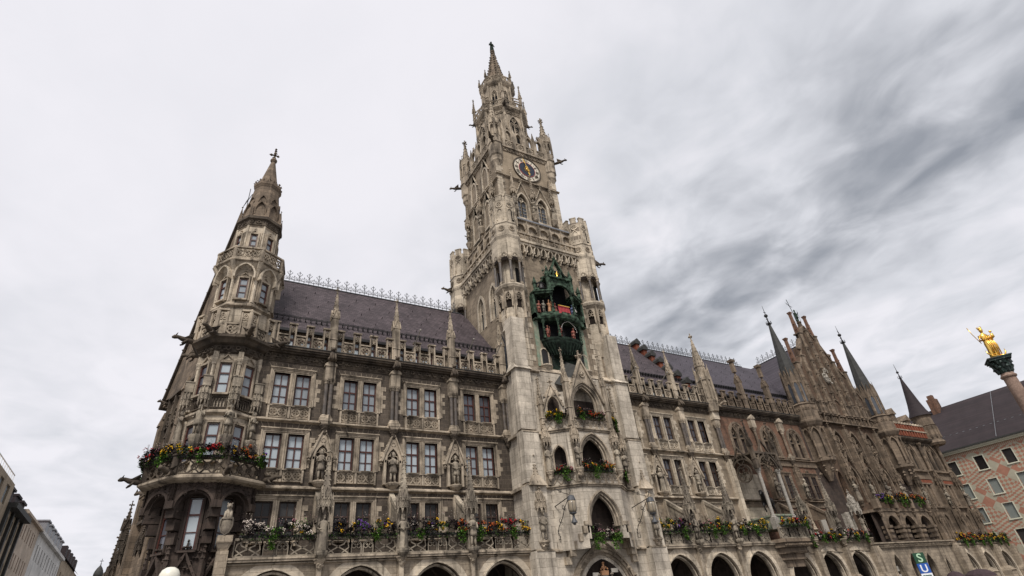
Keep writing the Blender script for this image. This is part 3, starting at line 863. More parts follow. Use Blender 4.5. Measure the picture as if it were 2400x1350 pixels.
# ------------------------------------------------------------ planting
FOL = ['leaf_dark', 'leaf_green']
PET = ['petal_yellow', 'petal_red', 'petal_orange', 'petal_white', 'petal_violet', 'petal_pink']
def leaf(m, x, y, z, s, rr):
    a, b = rr.uniform(0, 6.28), rr.uniform(-1.0, 1.0)
    ux, uy, uz = math.cos(a) * math.cos(b), math.sin(a) * math.cos(b), math.sin(b)
    vx, vy, vz = -math.sin(a), math.cos(a), rr.uniform(-.6, .6)
    w = s * .42
    m.add([(x - ux * s, y - uy * s, z - uz * s), (x + vx * w, y + vy * w, z + vz * w), (x + ux * s, y + uy * s, z + uz * s), (x - vx * w, y - vy * w, z - vz * w)], [(0, 1, 2, 3)])
def flower_box(length, seed, loc, label, rz=0.0, depth=.34, height=.55, dens=1.0, vines=None, palette=None, group='flower boxes along the balconies', trough=True):
    rr = random.Random(seed)
    t = thing('flower_box', label, 'flower box', loc, rz, group)
    a = length / 2
    tr = MB(); tr.box(-a, a, -.14, .16, 0, .14)
    if trough: part('trough', tr, 'lead_dark', t)
    f, b, v = MB(), MB(), MB()
    pal = palette or [0, 3, 3, 1, 2, 0, 4, 3, 5]
    x = -a
    patches = []
    while x < a:
        w = rr.uniform(.4, 1.0)
        patches.append((x, x + w, rr.choice(pal), rr.random() < .5, rr.uniform(.75, 1.2), rr.uniform(.15, 1.0)))
        x += w
    for x0, x1, c, darkleaf, hh, fl in patches:
        cl = []
        for _ in range(max(3, int((x1 - x0) * 14))):
            th, q = rr.uniform(.1, math.pi - .05), rr.uniform(.35, .95)
            cl.append((rr.uniform(x0, x1), math.cos(th) * depth * q - .12, .14 + math.sin(th) * height * hh * q, rr.uniform(.10, .2)))
        for cx, cy, cz, cr_ in cl:
            f.mat = 0 if (darkleaf or rr.random() < .5) else 1
            for _ in range(int(30 * dens)):
                leaf(f, max(-a - .1, min(a + .1, cx + rr.gauss(0, cr_ * .6))), cy + rr.gauss(0, cr_ * .5), cz + rr.gauss(0, cr_ * .5), rr.uniform(.05, .12), rr)
            if rr.random() < fl:
                b.mat = c if rr.random() < .8 else rr.choice(pal)
                for _ in range(int((13 if c == 3 else 9) * dens)):
                    v_ = Vector((rr.gauss(0, 1), -abs(rr.gauss(0, 1)) - .1, rr.gauss(.5, .8))).normalized() * cr_ * rr.uniform(.7, 1.1)
                    blob(b, cx + v_.x, cy + v_.y, cz + v_.z, rr.uniform(.022, .05), rr)
        for _ in range(int(120 * (x1 - x0))):      # leaves hanging over the trough
            f.mat = 0 if rr.random() < .6 else 1
            leaf(f, rr.uniform(x0, x1), -.2 - abs(rr.gauss(0, .08)), rr.uniform(-.16, .22), rr.uniform(.05, .10), rr)
        for _ in range(int(9 * (x1 - x0))):   # airy stems
            px_, hz = rr.uniform(x0, x1), height * hh * rr.uniform(1.0, 1.4)
            f.mat = 0; f.tube([(px_, -.1, .3), (px_ + rr.uniform(-.1, .1), -.15, .1 + hz)], .006, 3)
            b.mat = rr.choice((3, 5, 3)); blob(b, px_ + rr.uniform(-.1, .1), -.15, .1 + hz, .022, rr)
    for vx in (vines if vines is not None else [rr.uniform(-a * .8, a * .8) for _ in range(max(1, int(length / 1.9)))]):
        L = rr.uniform(.7, 1.15); w = rr.uniform(.28, .5)
        for _ in range(int(210 * L)):
            q = rr.random()
            v.mat = 0 if rr.random() < .5 else 1
            leaf(v, vx + rr.gauss(0, w * .5) * (1 - q * .55) + .08 * math.sin(q * 7 + vx), -.34 - rr.uniform(0, .14), .42 - q * L, rr.uniform(.06, .11), rr)
    part('foliage', f, FOL, t, whole=True)
    part('blossoms', b, PET, t, whole=True)
    if v.v: part('trailing_vine', v, ['leaf_bright', 'leaf_green'], t, whole=True)
    return t

# ------------------------------------------------------------ balustrade, parapet, cresting
def balustrade(L, h=1.0, closed=False):
    """pierced gothic balcony front of length L, origin centre bottom, outer face y=0"""
    m = MB(); a = L / 2
    m.box(-a, a, -.03, .22, h - .13, h); m.box(-a, a, 0, .2, 0, .1)
    n = max(1, round(L / 1.28)); w = L / n
    for i in range(n):
        c = -a + (i + .5) * w
        for s_ in (-1, 1):
            m.box(c + s_ * w * .5 - .03, c + s_ * w * .5 + .03, .02, .18, .1, h - .13)
        if i % 2 == 0:   # crossing curved ribs
            for s_ in (-1, 1):
                m.strip([(c - s_ * w * .42, .12), (c - s_ * w * .22, .3), (c, .46), (c + s_ * w * .24, .62), (c + s_ * w * .30, .8)], .07, .05, .16)
                m.strip([(c + s_ * w * .16, .12), (c + s_ * w * .44, .42), (c + s_ * w * .40, .7), (c + s_ * w * .2, .86)], .06, .06, .15)
        else:
            for d in (-.25, .25): trefoil_arch(m, c + d * w, .1, w * .42, .48, .34, .06, .05, .16)
    if closed: m.box(-a, a, .12, .2, .05, h - .08)
    return m
def parapet_bay(L, z0=0.0, hi=1.85, lo=.92, n_hi=4):
    m = MB(); a = L / 2
    n_lo = n_hi - 1
    wh = L * .118; wl = (L - wh * n_hi) / n_lo
    m.box(-a, a, -.12, .3, -.06, .05)
    for i in range(n_hi):
        c = -a + wh / 2 + i * (wh + wl)
        for s_ in (-1, 1): m.box(c + s_ * (wh / 2 - .04) - .055, c + s_ * (wh / 2 - .04) + .055, -.02, .2, .05, hi)
        m.box(c - wh / 2 - .06, c + wh / 2 + .06, -.09, .27, hi, hi + .11)
        trefoil_arch(m, c, .05, wh - .14, hi - .55, .4, .05, .02, .16)
        quatrefoil(m, c, hi - .28, .13, .035, .03, .15, False, 6)
    for i in range(n_lo):
        c = -a + wh + wl / 2 + i * (wh + wl)
        m.box(c - wl / 2, c + wl / 2, -.05, .23, lo, lo + .1)
        r = min(wl, lo) * .47
        quatrefoil(m, c, .05 + lo * .48, r, .075, .02, .17)
        for sx in (-1, 1):
            for sz in (-1, 1): m.strip([(c + sx * r * .72, .05 + lo * .48 + sz * r * .72), (c + sx * wl * .5, .05 + lo * .48 + sz * lo * .45)], .06, .03, .16)
    return m
def cresting(L, step=.9, h=1.35):
    m = MB(); n = int(L / step)
    m.box(0, L, -.02, .02, .30, .34); m.box(0, L, -.10, .10, -.03, .06)
    for i in range(n):
        c = (i + .5) * step
        m.box(c - .025, c + .025, -.02, .02, 0, h)
        m.box(c - .13, c + .13, -.015, .015, h - .16, h - .12)
        for s_ in (-1, 1):
            m.strip([(c, .75), (c + s_ * .16, .95), (c + s_ * .26, 1.08), (c + s_ * .17, 1.10)], .04, -.015, .015)
            m.strip([(c, .45), (c + s_ * .2, .42), (c + s_ * .36, .55), (c + s_ * .27, .66), (c + s_ * .2, .56)], .035, -.015, .015)
            m.strip([(c, .75), (c + s_ * step * .28, .34)], .03, -.012, .012)
        b = c + step / 2
        m.box(b - .018, b + .018, -.015, .015, 0, .82); m.box(b - .08, b + .08, -.012, .012, .66, .70)
        m.strip([(b - .1, .34), (b, .2), (b + .1, .34)], .03, -.012, .012)
    return m
def column_shaft(m, x, y, z0, z1, r, n=9):
    m.smooth = True
    m.lathe([(r, z0), (r, z1)], n, x, y, cap=False)
    m.smooth = False
def base_cap(m, x, y, z0, z1, r):
    m.lathe([(r * 1.7, z0), (r * 1.7, z0 + .08), (r * 1.3, z0 + .16), (r * 1.35, z0 + .22), (r, z0 + .3)], 8, x, y)
    m.lathe([(r, z1 - .42), (r * 1.25, z1 - .36), (r * 1.2, z1 - .3), (r * 1.8, z1 - .06), (r * 1.8, z1)], 8, x, y)
    for k in range(8):
        a = k * math.pi / 4
        blob(m, x + r * 1.45 * math.cos(a), y + r * 1.45 * math.sin(a), z1 - .17, r * .42)
# ------------------------------------------------------------ ground
g = MB(); g.add([(-1500, -1500, 0), (1500, -1500, 0), (1500, 1500, 0), (-1500, 1500, 0)], [(0, 1, 2, 3)])
gr = part('ground', g, 'paving', None); gr['kind'] = 'structure'

S1, S2, C0, C1 = 10.65, 15.05, 19.3, 20.2
def moulding(m, x0, x1, z, y=0.0, d=.28, h=.3):
    """sloped string course whose top edge meets the wall at z"""
    m.push(0, 0, 0)
    m.add([(x0, y, z), (x0, y - d, z - h * .45), (x0, y - d, z - h * .7), (x0, y, z - h), (x1, y, z), (x1, y - d, z - h * .45), (x1, y - d, z - h * .7), (x1, y, z - h)],
          [(0, 1, 5, 4), (1, 2, 6, 5), (2, 3, 7, 6), (0, 3, 2, 1), (4, 5, 6, 7)])
    m.pop()
def cornice(root, x0, x1, y=0.0, z0=C0, z1=C1):
    m = MB()
    m.box(x0, x1, y - .06, y + .1, z0 - .10, z0)
    m.box(x0, x1, y - .10, y + .1, z0, z1 - .42)
    for k, (d, za, zb) in enumerate(((.34, z1 - .42, z1 - .30), (.52, z1 - .30, z1 - .16), (.62, z1 - .16, z1))):
        m.box(x0, x1, y - d, y + .1, za, zb)
    frieze(m, x0 + .1, x1 - .1, z0 + .02, z1 - .44, y - .16, .21, .10)
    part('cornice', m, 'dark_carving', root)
    l = MB(); l.box(x0, x1, y - .66, y + .4, z1, z1 + .05)
    part('gutter', l, 'lead_dark', root)
def pilaster(root, x, y=0.0, z0=15.05, z1=19.0, beast=True, twin=True, mat='marble_dark'):
    """coupled dark marble shafts on a leafy bracket, pale block and a seated beast above"""
    s = MB(); t = MB()
    for dx in ((-.17, .17) if twin else (0,)):
        column_shaft(s, x + dx, y - .24, z0 + .35, z1 - 1.05, .155)
        base_cap(t, x + dx, y - .24, z0 + .1, z1 - .85, .16)
    part('shaft', s, mat, root)
    t.box(x - .42, x + .42, y - .5, y, z0 - .08, z0 + .1)
    t.frust(x, y - .22, z0 - .3, z0 - .08, .25, .2, .42, .26)
    t.box(x - .36, x + .36, y - .46, y, z1 - .85, z1 + .1)
    t.box(x - .43, x + .43, y - .54, y, z1 + .1, z1 + .24)
    t.prism([(x - .43, z1 + .24), (x + .43, z1 + .24), (x, z1 + .62)], y - .54, y)
    part('capital', t, 'trim_stone', root)
    d = MB(); corbel(d, x, y - .22, z0 - .3, .36, .75)
    part('bracket', d, 'dark_carving', root)
    if beast:
        b = MB(); sitting_beast(b, x, y - .62, z1 + .42, 1.05)
        part('beast', b, 'dark_carving', root)
def niche(root, x, z, y=0.0, h=2.55, w=.95):
    """gabled statue niche: z is the floor"""
    m = MB()
    for s_ in (-1, 1): m.box(x + s_ * (w / 2 + .09) - .09, x + s_ * (w / 2 + .09) + .09, y - .30, y, z - .1, z + h * .62)
    lancet(m, x, z + h * .55, w + .1, z + h * .6, .95, .14, y - .30, y - .02)
    gz = z + h * .62
    m.strip([(x - w / 2 - .38, gz - .1), (x, gz + 2.0), (x + w / 2 + .38, gz - .1)], .16, y - .38, y - .02)
    a = arch(x, z + h * .6, w + .1, .95, 5)
    m.prism([(x - w / 2 - .3, gz)] + a + [(x + w / 2 + .3, gz), (x, gz + 1.9)], y - .27, y - .05)
    trefoil_arch(m, x, z + h * .58, w - .05, z + h * .66, .72, .07, y - .22, y - .10)
    m.ring(x, gz + 1.15, .15, .06, y - .31, y - .2, 8)
    for s_ in (-1, 1):
        crockets(m, (x + s_ * (w / 2 + .42), y - .2, gz), (x + s_ * .05, y - .2, gz + 2.0), 5, .1)
        blob(m, x + s_ * (w / 2 + .42), y - .26, gz - .1, .17); blob(m, x + s_ * (w / 2 + .38), y - .3, gz - .28, .12)
    finial(m, x, y - .2, gz + 1.95, 1.1)
    m.lathe([(.2, z - .42), (.45, z - .2), (.52, z - .08), (.52, z)], 8, x, y - .18)
    part('niche', m, 'trim_stone', root)
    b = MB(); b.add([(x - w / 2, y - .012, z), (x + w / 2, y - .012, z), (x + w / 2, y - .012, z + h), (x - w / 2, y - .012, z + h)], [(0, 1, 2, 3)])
    part('niche_back', b, 'soot_shade_stone', root)  # flat dark sheet, stands in for the shade of a deep niche
def strut(root, x, y1, z0=S1 - .25, z1=8.75, mat='statue_stone'):
    """raking flying buttress from the wall down to the balcony pier"""
    m = MB()
    m.add([(x - .17, 0, z0), (x + .17, 0, z0), (x + .17, y1, z1), (x - .17, y1, z1), (x - .17, 0, z0 - .3), (x + .17, 0, z0 - .3), (x + .17, y1, z1 - .3), (x - .17, y1, z1 - .3)],
          [(0, 1, 2, 3), (7, 6, 5, 4), (0, 4, 5, 1), (1, 5, 6, 2), (2, 6, 7, 3), (3, 7, 4, 0)])
    n = 6; pts = []
    for i in range(n + 1):
        a = math.pi / 2 * i / n
        pts.append((y1 * (1 - math.cos(a)), z0 - 1.9 + (z1 - .9 - z0 + 1.9 + .4) * math.sin(a)))
    for (ya, za), (yb, zb) in zip(pts, pts[1:]):
        ta = z0 - .3 + (z1 - z0) * ya / y1; tb = z0 - .3 + (z1 - z0) * yb / y1
        m.add([(x - .1, ya, min(za, ta)), (x + .1, ya, min(za, ta)), (x + .1, yb, min(zb, tb)), (x - .1, yb, min(zb, tb)), (x - .1, ya, ta), (x + .1, ya, ta), (x + .1, yb, tb), (x - .1, yb, tb)],
              [(0, 1, 2, 3), (4, 7, 6, 5), (0, 3, 7, 4), (1, 5, 6, 2)])
    part('strut', m, mat, root)
    c = MB(); column_shaft(c, x, -.2, z0 - 2.6, z0 - 1.8, .13); base_cap(c, x, -.2, z0 - 2.9, z0 - 1.55, .13); c.box(x - .2, x + .2, -.36, 0, z0 - 1.55, z0 - .3)
    part('wall_shaft', c, 'trim_stone', root)
def statue_pier(root, x, y, top=12.1):
    m = MB()
    m.box(x - .26, x + .26, y - .1, y + .4, 6.1, 9.0)
    m.lathe([(.16, 6.0), (.36, 6.2), (.4, 6.32), (.4, 6.42)], 8, x, y - .35)
    m.box(x - .30, x - .2, y - .2, y, 6.2, 9.0); m.box(x + .2, x + .30, y - .2, y, 6.2, 9.0)
    canopy(m, x, y - .22, 8.78, .44, .95, top - 9.98)
    part('statue_pier', m, 'statue_stone', root)
    c = MB(); corbel(c, x, y - .1, 6.05, .36, .6)
    c.box(x - .14, x + .14, y - .12, y + .1, 3.0, 5.6)
    part('pier_corbel', c, 'trim_stone', root)
def arcade(root, x0, x1, y, arches, top=6.0, rib=True, mat='arcade_stone', band=.42):
    m = MB(); m.arch_wall(x0, x1, 0, top, y, arches, .8)
    part('arcade_wall', m, mat, root)
    b = MB()
    for cx, w, zb, zs, h in arches:
        q = [(cx - w / 2 - band / 2, zs - 1.2)] + arch(cx, zs, w + band, h + band * .55, 9) + [(cx + w / 2 + band / 2, zs - 1.2)]
        b.strip(q, band, y - .035, y + .01)
        q = [(cx - w / 2, zs - 1.2)] + arch(cx, zs, w, h, 9) + [(cx + w / 2, zs - 1.2)]
        b.strip(q, .10, y - .09, y + .1); 
        q = [(cx - w / 2 + .16, zs - 1.2)] + arch(cx, zs, w - .32, h - .17, 9) + [(cx + w / 2 - .16, zs - 1.2)]
        b.strip(q, .12, y + .2, y + .5)
    part('arch_ring', b, 'limestone', root)
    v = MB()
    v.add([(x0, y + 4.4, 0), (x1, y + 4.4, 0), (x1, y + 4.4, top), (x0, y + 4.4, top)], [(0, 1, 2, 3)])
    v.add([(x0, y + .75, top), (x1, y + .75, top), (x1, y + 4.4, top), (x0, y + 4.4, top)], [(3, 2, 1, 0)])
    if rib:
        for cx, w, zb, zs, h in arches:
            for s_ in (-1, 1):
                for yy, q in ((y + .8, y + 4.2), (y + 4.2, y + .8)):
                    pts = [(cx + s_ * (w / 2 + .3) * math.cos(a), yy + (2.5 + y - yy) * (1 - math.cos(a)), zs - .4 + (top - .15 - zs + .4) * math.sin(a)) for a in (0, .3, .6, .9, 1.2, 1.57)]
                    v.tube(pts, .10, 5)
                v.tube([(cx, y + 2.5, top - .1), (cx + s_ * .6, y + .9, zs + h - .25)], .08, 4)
    part('vault', v, 'soot_shade_stone', root)
    d = MB()
    for cx, w, zb, zs, h in arches:
        d.add([(cx - w * .3, y + 4.36, 0), (cx + w * .3, y + 4.36, 0), (cx + w * .3, y + 4.36, 3.3), (cx - w * .3, y + 4.36, 3.3)], [(0, 1, 2, 3)])
    part('shop_front', d, 'glass_dark', root)
def roof_part(root, x0, x1, ye=.85, ze=22.4, yr=8.3, zr=31.3, mat='roof_tiles', ext=7.0):
    m = MB()
    yb = yr + ext; zb = zr - ext * 1.28
    m.add([(x0, ye, ze), (x1, ye, ze), (x1, yr, zr), (x0, yr, zr), (x0, yb, zb), (x1, yb, zb), (x0, ye, ze - .22), (x1, ye, ze - .22), (x1, yb, ze - .22), (x0, yb, ze - .22)],
          [(0, 1, 2, 3), (3, 2, 5, 4), (6, 7, 1, 0), (0, 3, 4, 9, 6), (1, 7, 8, 5, 2)])
    r = part('roof', m, mat, root)
    s = MB(); s.box(x0, x1, ye - .22, ye - .02, ze - .30, ze - .08)
    # snow rail and hooks
    k = (zr - ze) / (yr - ye)
    for q in (1.2,):
        yy, zz = ye + q, ze + q * k
        s.box(x0, x1, yy - .32, yy - .28, zz + .16, zz + .20); s.box(x0, x1, yy - .22, yy - .18, zz - .02 + .12, zz + .16)
        x = x0 + .3
        while x < x1: s.box(x - .02, x + .02, yy - .34, yy + .02, zz - .12, zz + .22); x += .42
    for row in range(1, 6):
        x = x0 + .6 + (row % 2) * .9
        while x < x1:
            yy = ye + row * (yr - ye) / 6.3; zz = ze + (yy - ye) * k
            s.tube([(x, yy - .02, zz), (x, yy - .22, zz + .12)], .025, 4); x += 1.9
    for fs in (pieces(s) or [range(len(s.f))]):
        q = MB(); mp = {}
        for fi in fs:
            for i in s.f[fi]:
                if i not in mp: mp[i] = len(q.v); q.v.append(s.v[i])
            q.f.append(tuple(mp[i] for i in s.f[fi])); q.mi.append(0); q.sm.append(False)
        _obj0('eaves_rail', q.mesh('eaves_rail', 'iron'), r, (0, 0, 0))
    return r
def attic(root, x0, x1, y=.98, windows=True):
    hs = []; x = x0 + .35
    while windows and x + 1.0 < x1:
        hs.append((x, x + .95, 20.5, 22.05)); x += 1.24
    m = MB(); m.wall(x0, x1, C1, 22.3, y, hs, .25)
    m.add([(x0, -.3, C1 + .02), (x1, -.3, C1 + .02), (x1, y, C1 + .02), (x0, y, C1 + .02)], [(0, 1, 2, 3)])
    for a, b, c, d in hs:
        m.box(a, b, y + .02, y + .1, d - .45, d - .38)
    part('attic_wall', m, 'arcade_stone', root)
    for a, b, c, d in hs: window(root, 'three', .95, 1.55, ((a + b) / 2, y - .17, c), 0, 'glass_curtain_sky', 'attic_window')

# ============================================================ WEST WING
west = building('town_hall_wing', 'long limestone town hall wing with twin red framed windows, left of the clock tower', 'town hall', (12.5, 4, 0))
WC = [5.08, 9.90, 14.77, 19.63]
WP = [7.53, 12.47, 17.35]
YB = -2.2
m = MB(); holes = []
for c in WC:
    for a, b in ((c - 1.24, c - .22), (c + .22, c + 1.24)):
        holes += [(a, b, 7.35, 9.72), (a, b, 11.72, 14.02), (a, b, 15.98, 18.36)]
m.wall(2.4, 22.9, 6.0, C0, 0, holes, .35)
wm_ = m
s = MB()
moulding(s, 2.4, 22.6, S1 + .03, 0, .30, .34); moulding(s, 2.4, 22.6, S2 + .03, 0, .28, .32)
s.box(2.4, 22.4, -.05, .01, 10.03, 10.12)
part('string_course', s, 'trim_stone', west)
lin = wm_; lin.mat = 1   # wedge stones above the windows
for c in WC:
    for z in (9.98, 14.42, 18.62):
        for k in range(-4, 5):
            x = c + k * .36
            lin.prism([(x - .012 + k * .0, z), (x + .012 + k * .0, z), (x + .012 + k * .06, z + .42), (x - .012 + k * .06, z + .42)], -.012, .01)
part('wall', lin, ['tuff_blocks', 'trim_stone'], west, whole=True)
PP = R.choice
PANE_F3 = ['glass_pale'] * 6 + ['glass_mauve', 'glass_mauve']
PANE_F2 = ['glass_curtain_sky'] * 4 + ['glass_curtain_sky', 'glass_curtain_sky', 'glass_pale', 'glass_pale']
m3 = [surround_pair(2.38, .74), surround_pair(2.30, .66), surround_pair(2.37, 0)]
SUR = [q.mesh('window_surround', 'trim_stone') for q in m3]
for i, c in enumerate(WC):
    for j, dx in enumerate((-.73, .73)):
        window(west, 'cross', 1.02, 2.38, (c + dx, 0, 15.98), 0, PANE_F3[i * 2 + j])
        window(west, 'cross', 1.02, 2.30, (c + dx, 0, 11.72), 0, PANE_F2[i * 2 + j])
        window(west, 'brown', 1.02, 2.37, (c + dx, 0, 7.35), 0, 'glass_dark')
    obj('window_surround', SUR[0], west, (c, 0, 15.98)); obj('window_surround', SUR[1], west, (c, 0, 11.72)); obj('window_surround', SUR[2], west, (c, 0, 7.35))
for x in WP: pilaster(west, x)
pilaster(west, 22.15)
for x in WP: niche(west, x, 10.95)
PYL = -2.35
for x in WP:
    statue_pier(west, x, PYL); strut(west, x, PYL + .2)
AR = [(5.1, 3.95, 0, 3.5, 2.15), (10.0, 3.95, 0, 3.5, 2.2), (14.95, 3.95, 0, 3.5, 2.2), (19.85, 3.95, 0, 3.5, 2.2)]
arcade(west, 2.3, 22.4, YB, AR)
b = MB(); b.box(2.3, 22.3, YB - .28, .0, 6.0, 6.12); b.box(2.3, 22.3, YB - .34, YB + .1, 6.12, 6.22); moulding(b, 2.3, 22.3, 6.02, YB, .14, .2)
part('balcony_slab', b, 'trim_stone', west)
for (a, c) in ((2.9, WP[0] - .3), (WP[0] + .3, WP[1] - .3), (WP[1] + .3, WP[2] - .3), (WP[2] + .3, 22.0)):
    part('balustrade', balustrade(c - a), 'statue_stone', west, ((a + c) / 2, YB - .22, 6.22))
cornice(west, 3.0, 22.9)
XS = [2.9] + WP + [22.2]
for a, c in zip(XS, XS[1:]):
    part('parapet', parapet_bay(c - a - .5), 'trim_stone', west, ((a + c) / 2, -.35, C1 + .05))
for x in WP + [22.2]:
    q = MB(); pinnacle(q, x, -.22, C1 - .1, .25, 3.2, 2.35, 6)
    part('pinnacle', q, 'trim_stone', west)
attic(west, 2.4, 22.9)
rf = roof_part(west, 1.6, 23.3)
_obj0('ridge_cresting', cresting(18.6).mesh('ridge_cresting', 'grey_iron'), rf, (4.2, 8.3, 31.3))
for i, x in enumerate((14.3, 19.0, 21.6)):
    q = MB(); q.tube([(0, -.2, 0), (-.0, -2.0, .95)], .04, 6); q.ball(0, -2.05, .98, .085, 8)
    f = obj('flagpole', q.mesh('flagpole', 'pole_grey'), None, (x - .6, -.45, 21.2), 0)
    tag(f, ['bare flagpole leaning out over the parapet of the left wing, farthest from the tower', 'bare flagpole leaning out over the left wing parapet, middle one of three', 'bare flagpole on the left wing parapet, closest to the clock tower'][i], 'flagpole', 'flagpoles along the left wing parapet')
# statues
for x, k, sd, l in ((WP[0], 'man', 3, 'dark stone man with folded arms in the gabled niche nearest the corner turret'), (WP[1], 'knight', 5, 'stone warrior in the middle gabled niche of the left wing'), (WP[2], 'knight', 8, 'armoured stone figure in the gabled niche nearest the clock tower')):
    statue(k, sd, (x, -.32, 10.97), l, h=2.05, group='statues in the left wing niches')
for x, k, sd, l in ((WP[0], 'robe', 11, 'robed stone figure under a canopy on the balcony pier nearest the corner turret'), (WP[1], 'monk', 13, 'long robed stone figure on the middle balcony pier of the left wing'), (WP[2], 'man', 17, 'slim stone figure on the left wing balcony pier nearest the clock tower')):
    statue(k, sd, (x, PYL - .36, 6.42), l, h=2.05, group='statues on the left wing balcony piers')
for (a, c, sd, l, vv, pal) in ((3.1, WP[0] - .35, 1, 'white and yellow flowers over the first arch right of the corner turret', [-.3], [3, 3, 0, 3, 1, 5]), (WP[0] + .35, WP[1] - .35, 2, 'yellow, white and violet flowers over the second arch of the left wing', [.75], [0, 3, 0, 4, 3, 1]),
                             (WP[1] + .35, WP[2] - .35, 3, 'mixed flowers with two trailing vines over the third arch of the left wing', [-1.2, 1.7], [3, 0, 2, 4, 3]), (WP[2] + .35, 21.9, 4, 'yellow and red flowers on the left wing balcony beside the clock tower', [-1.9, .8], [0, 0, 1, 3, 2])):
    flower_box(c - a, sd, ((a + c) / 2, YB - .05, 7.24), l, vines=vv, palette=pal, height=.86)

# ============================================================ EAST LIMESTONE WING
east = building('town_hall_wing', 'pale limestone town hall wing with two niches, just right of the clock tower', 'town hall', (41, 4, 0))
EC = [35.65, 40.45, 45.30]; EP = [38.15, 43.05]
YE = -2.55
m = MB(); holes = []
for c in EC:
    for a, b in ((c - 1.24, c - .22), (c + .22, c + 1.24)):
        holes += [(a, b, 7.35, 9.72), (a, b, 11.55, 14.02), (a, b, 15.92, 18.3)]
m.wall(33.0, 48.6, 6.0, C0, 0, holes, .35)
part('wall', m, 'tower_rubble', east)
s = MB(); moulding(s, 33.2, 48.2, S1, 0, .30, .34); moulding(s, 33.2, 48.2, S2 - .05, 0, .28, .32)
part('string_course', s, 'trim_stone', east)
SUR2 = [surround_pair(2.38, .74).mesh('window_surround', 'limestone'), surround_pair(2.47, .62).mesh('window_surround', 'limestone'), SUR[2]]
for c in EC:
    for dx in (-.73, .73):
        window(east, 'brown', 1.02, 2.38, (c + dx, 0, 15.92), 0, 'glass_mauve')
        window(east, 'brown', 1.02, 2.47, (c + dx, 0, 11.55), 0, 'glass_mauve' if dx < 0 else 'glass_dark')
        window(east, 'brown', 1.02, 2.37, (c + dx, 0, 7.35), 0, 'glass_dark')
    for q, z in zip(SUR2, (15.92, 11.55, 7.35)): obj('window_surround', q, east, (c, 0, z))
for x in EP: pilaster(east, x, beast=True); niche(east, x, 10.95)
for x in EP: statue_pier(east, x, YE - .1, 12.2); strut(east, x, YE + .1)
# twin tall shafts with a pale block at the end of the limestone part
pilaster(east, 48.2, z1=18.9, beast=False); 
q = MB(); q.box(47.75, 48.65, -.55, .05, 18.55, 19.4); part('corner_block', q, 'limestone', east)
AE = [(36.0, 3.75, 0, 3.35, 2.15), (40.8, 3.85, 0, 3.35, 2.15), (45.65, 3.85, 0, 3.35, 2.15)]
arcade(east, 33.5, 48.2, YE + .05, AE)
b = MB(); b.box(33.5, 48.0, YE - .24, 0, 5.9, 6.05); b.box(33.5, 48.0, YE - .30, YE + .1, 6.05, 6.14)
part('balcony_slab', b, 'trim_stone', east)
for a, c in ((34.0, EP[0] - .3), (EP[0] + .3, EP[1] - .3), (EP[1] + .3, 47.6)):
    part('balustrade', balustrade(c - a, .95, True), 'statue_stone', east, ((a + c) / 2, YE - .2, 6.14))
cornice(east, 33.3, 48.5)
XS = [33.5] + EP + [48.2]
for a, c in zip(XS, XS[1:]):
    part('parapet', parapet_bay(c - a - .5), 'trim_stone', east, ((a + c) / 2, -.35, C1 + .05))
for x in EP:
    q = MB(); pinnacle(q, x, -.22, C1 - .1, .25, 3.2, 2.35, 6); part('pinnacle', q, 'trim_stone', east)
# corner spire turret above the twin shafts
q = MB()
q.octa([(.62, 19.4), (.8, 20.1), (.8, 20.6), (.62, 20.7), (.62, 22.9), (.72, 23.0), (.72, 23.15)], 48.2, -.25)
for k in range(8):
    q.push(48.2, -.25, 0, rz=k * math.pi / 4)
    lancet(q, 0, 20.9, .34, 22.1, .4, .07, -.68, -.6)
    gablet(q, 0, 23.0, .62, 1.35, -.76, -.55, 3)
    q.box(-.36, -.26, -.86, -.66, 20.4, 23.3); q.frust(-.31, -.76, 23.3, 24.9, .06, .06, .01, .01)
    crockets(q, (-.31, -.82, 23.4), (-.31, -.78, 24.9), 3, .06)
    quatrefoil(q, 0, 20.35, .2, .05, -.84, -.78, True, 6)
    q.pop()
q.octa([(.55, 23.1), (.5, 24.6), (.58, 24.7), (.05, 28.4)], 48.2, -.25)
for k in range(8):
    a = k * math.pi / 4
    crockets(q, (48.2 + .62 * math.cos(a), -.25 + .62 * math.sin(a), 24.8), (48.2 + .06 * math.cos(a), -.25 + .06 * math.sin(a), 28.3), 7, .08)
finial(q, 48.2, -.25, 28.3, 1.5)
gargoyle(q, 48.7, -.6, 20.0, 1.2)
part('corner_spire', q, 'trim_stone', east)
attic(east, 33.2, 49, windows=True)
rf = roof_part(east, 33.0, 47.3)
_obj0('ridge_cresting', cresting(13.5).mesh('ridge_cresting', 'grey_iron'), rf, (33.5, 8.3, 31.3))
# stepped red fire wall between the two roofs
q = MB(); cap = MB()
for k in range(7):
    y0, z0 = 1.2 + k * 1.03, 22.3 + k * 1.33
    q.box(47.0, 47.6, y0, y0 + 1.03, z0 - 1.6, z0 + .95)
    cap.box(46.85, 47.75, y0 - .16, y0 + 1.0, z0 + .95, z0 + 1.3)
    cap.prism([(46.85, z0 + 1.3), (47.75, z0 + 1.3), (47.3, z0 + 1.75)], y0 - .16, y0 + 1.0)
fw = part('fire_wall', q, 'red_brick', east)
part('coping', cap, 'lead_dark', east)
for i, x in enumerate((36.0, 40.2, 45.0)):
    f = obj('flagpole', bpy.data.meshes['flagpole'] if 'flagpole' in bpy.data.meshes else q.mesh('flagpole', 'pole_grey'), None, (x, -.45, 21.1), 0)
    tag(f, ['bare flagpole on the right wing parapet, closest to the clock tower', 'bare flagpole on the right wing parapet, middle one of three', 'bare flagpole in front of the crocketed corner spire on the right wing'][i], 'flagpole', 'flagpoles along the right wing parapet')
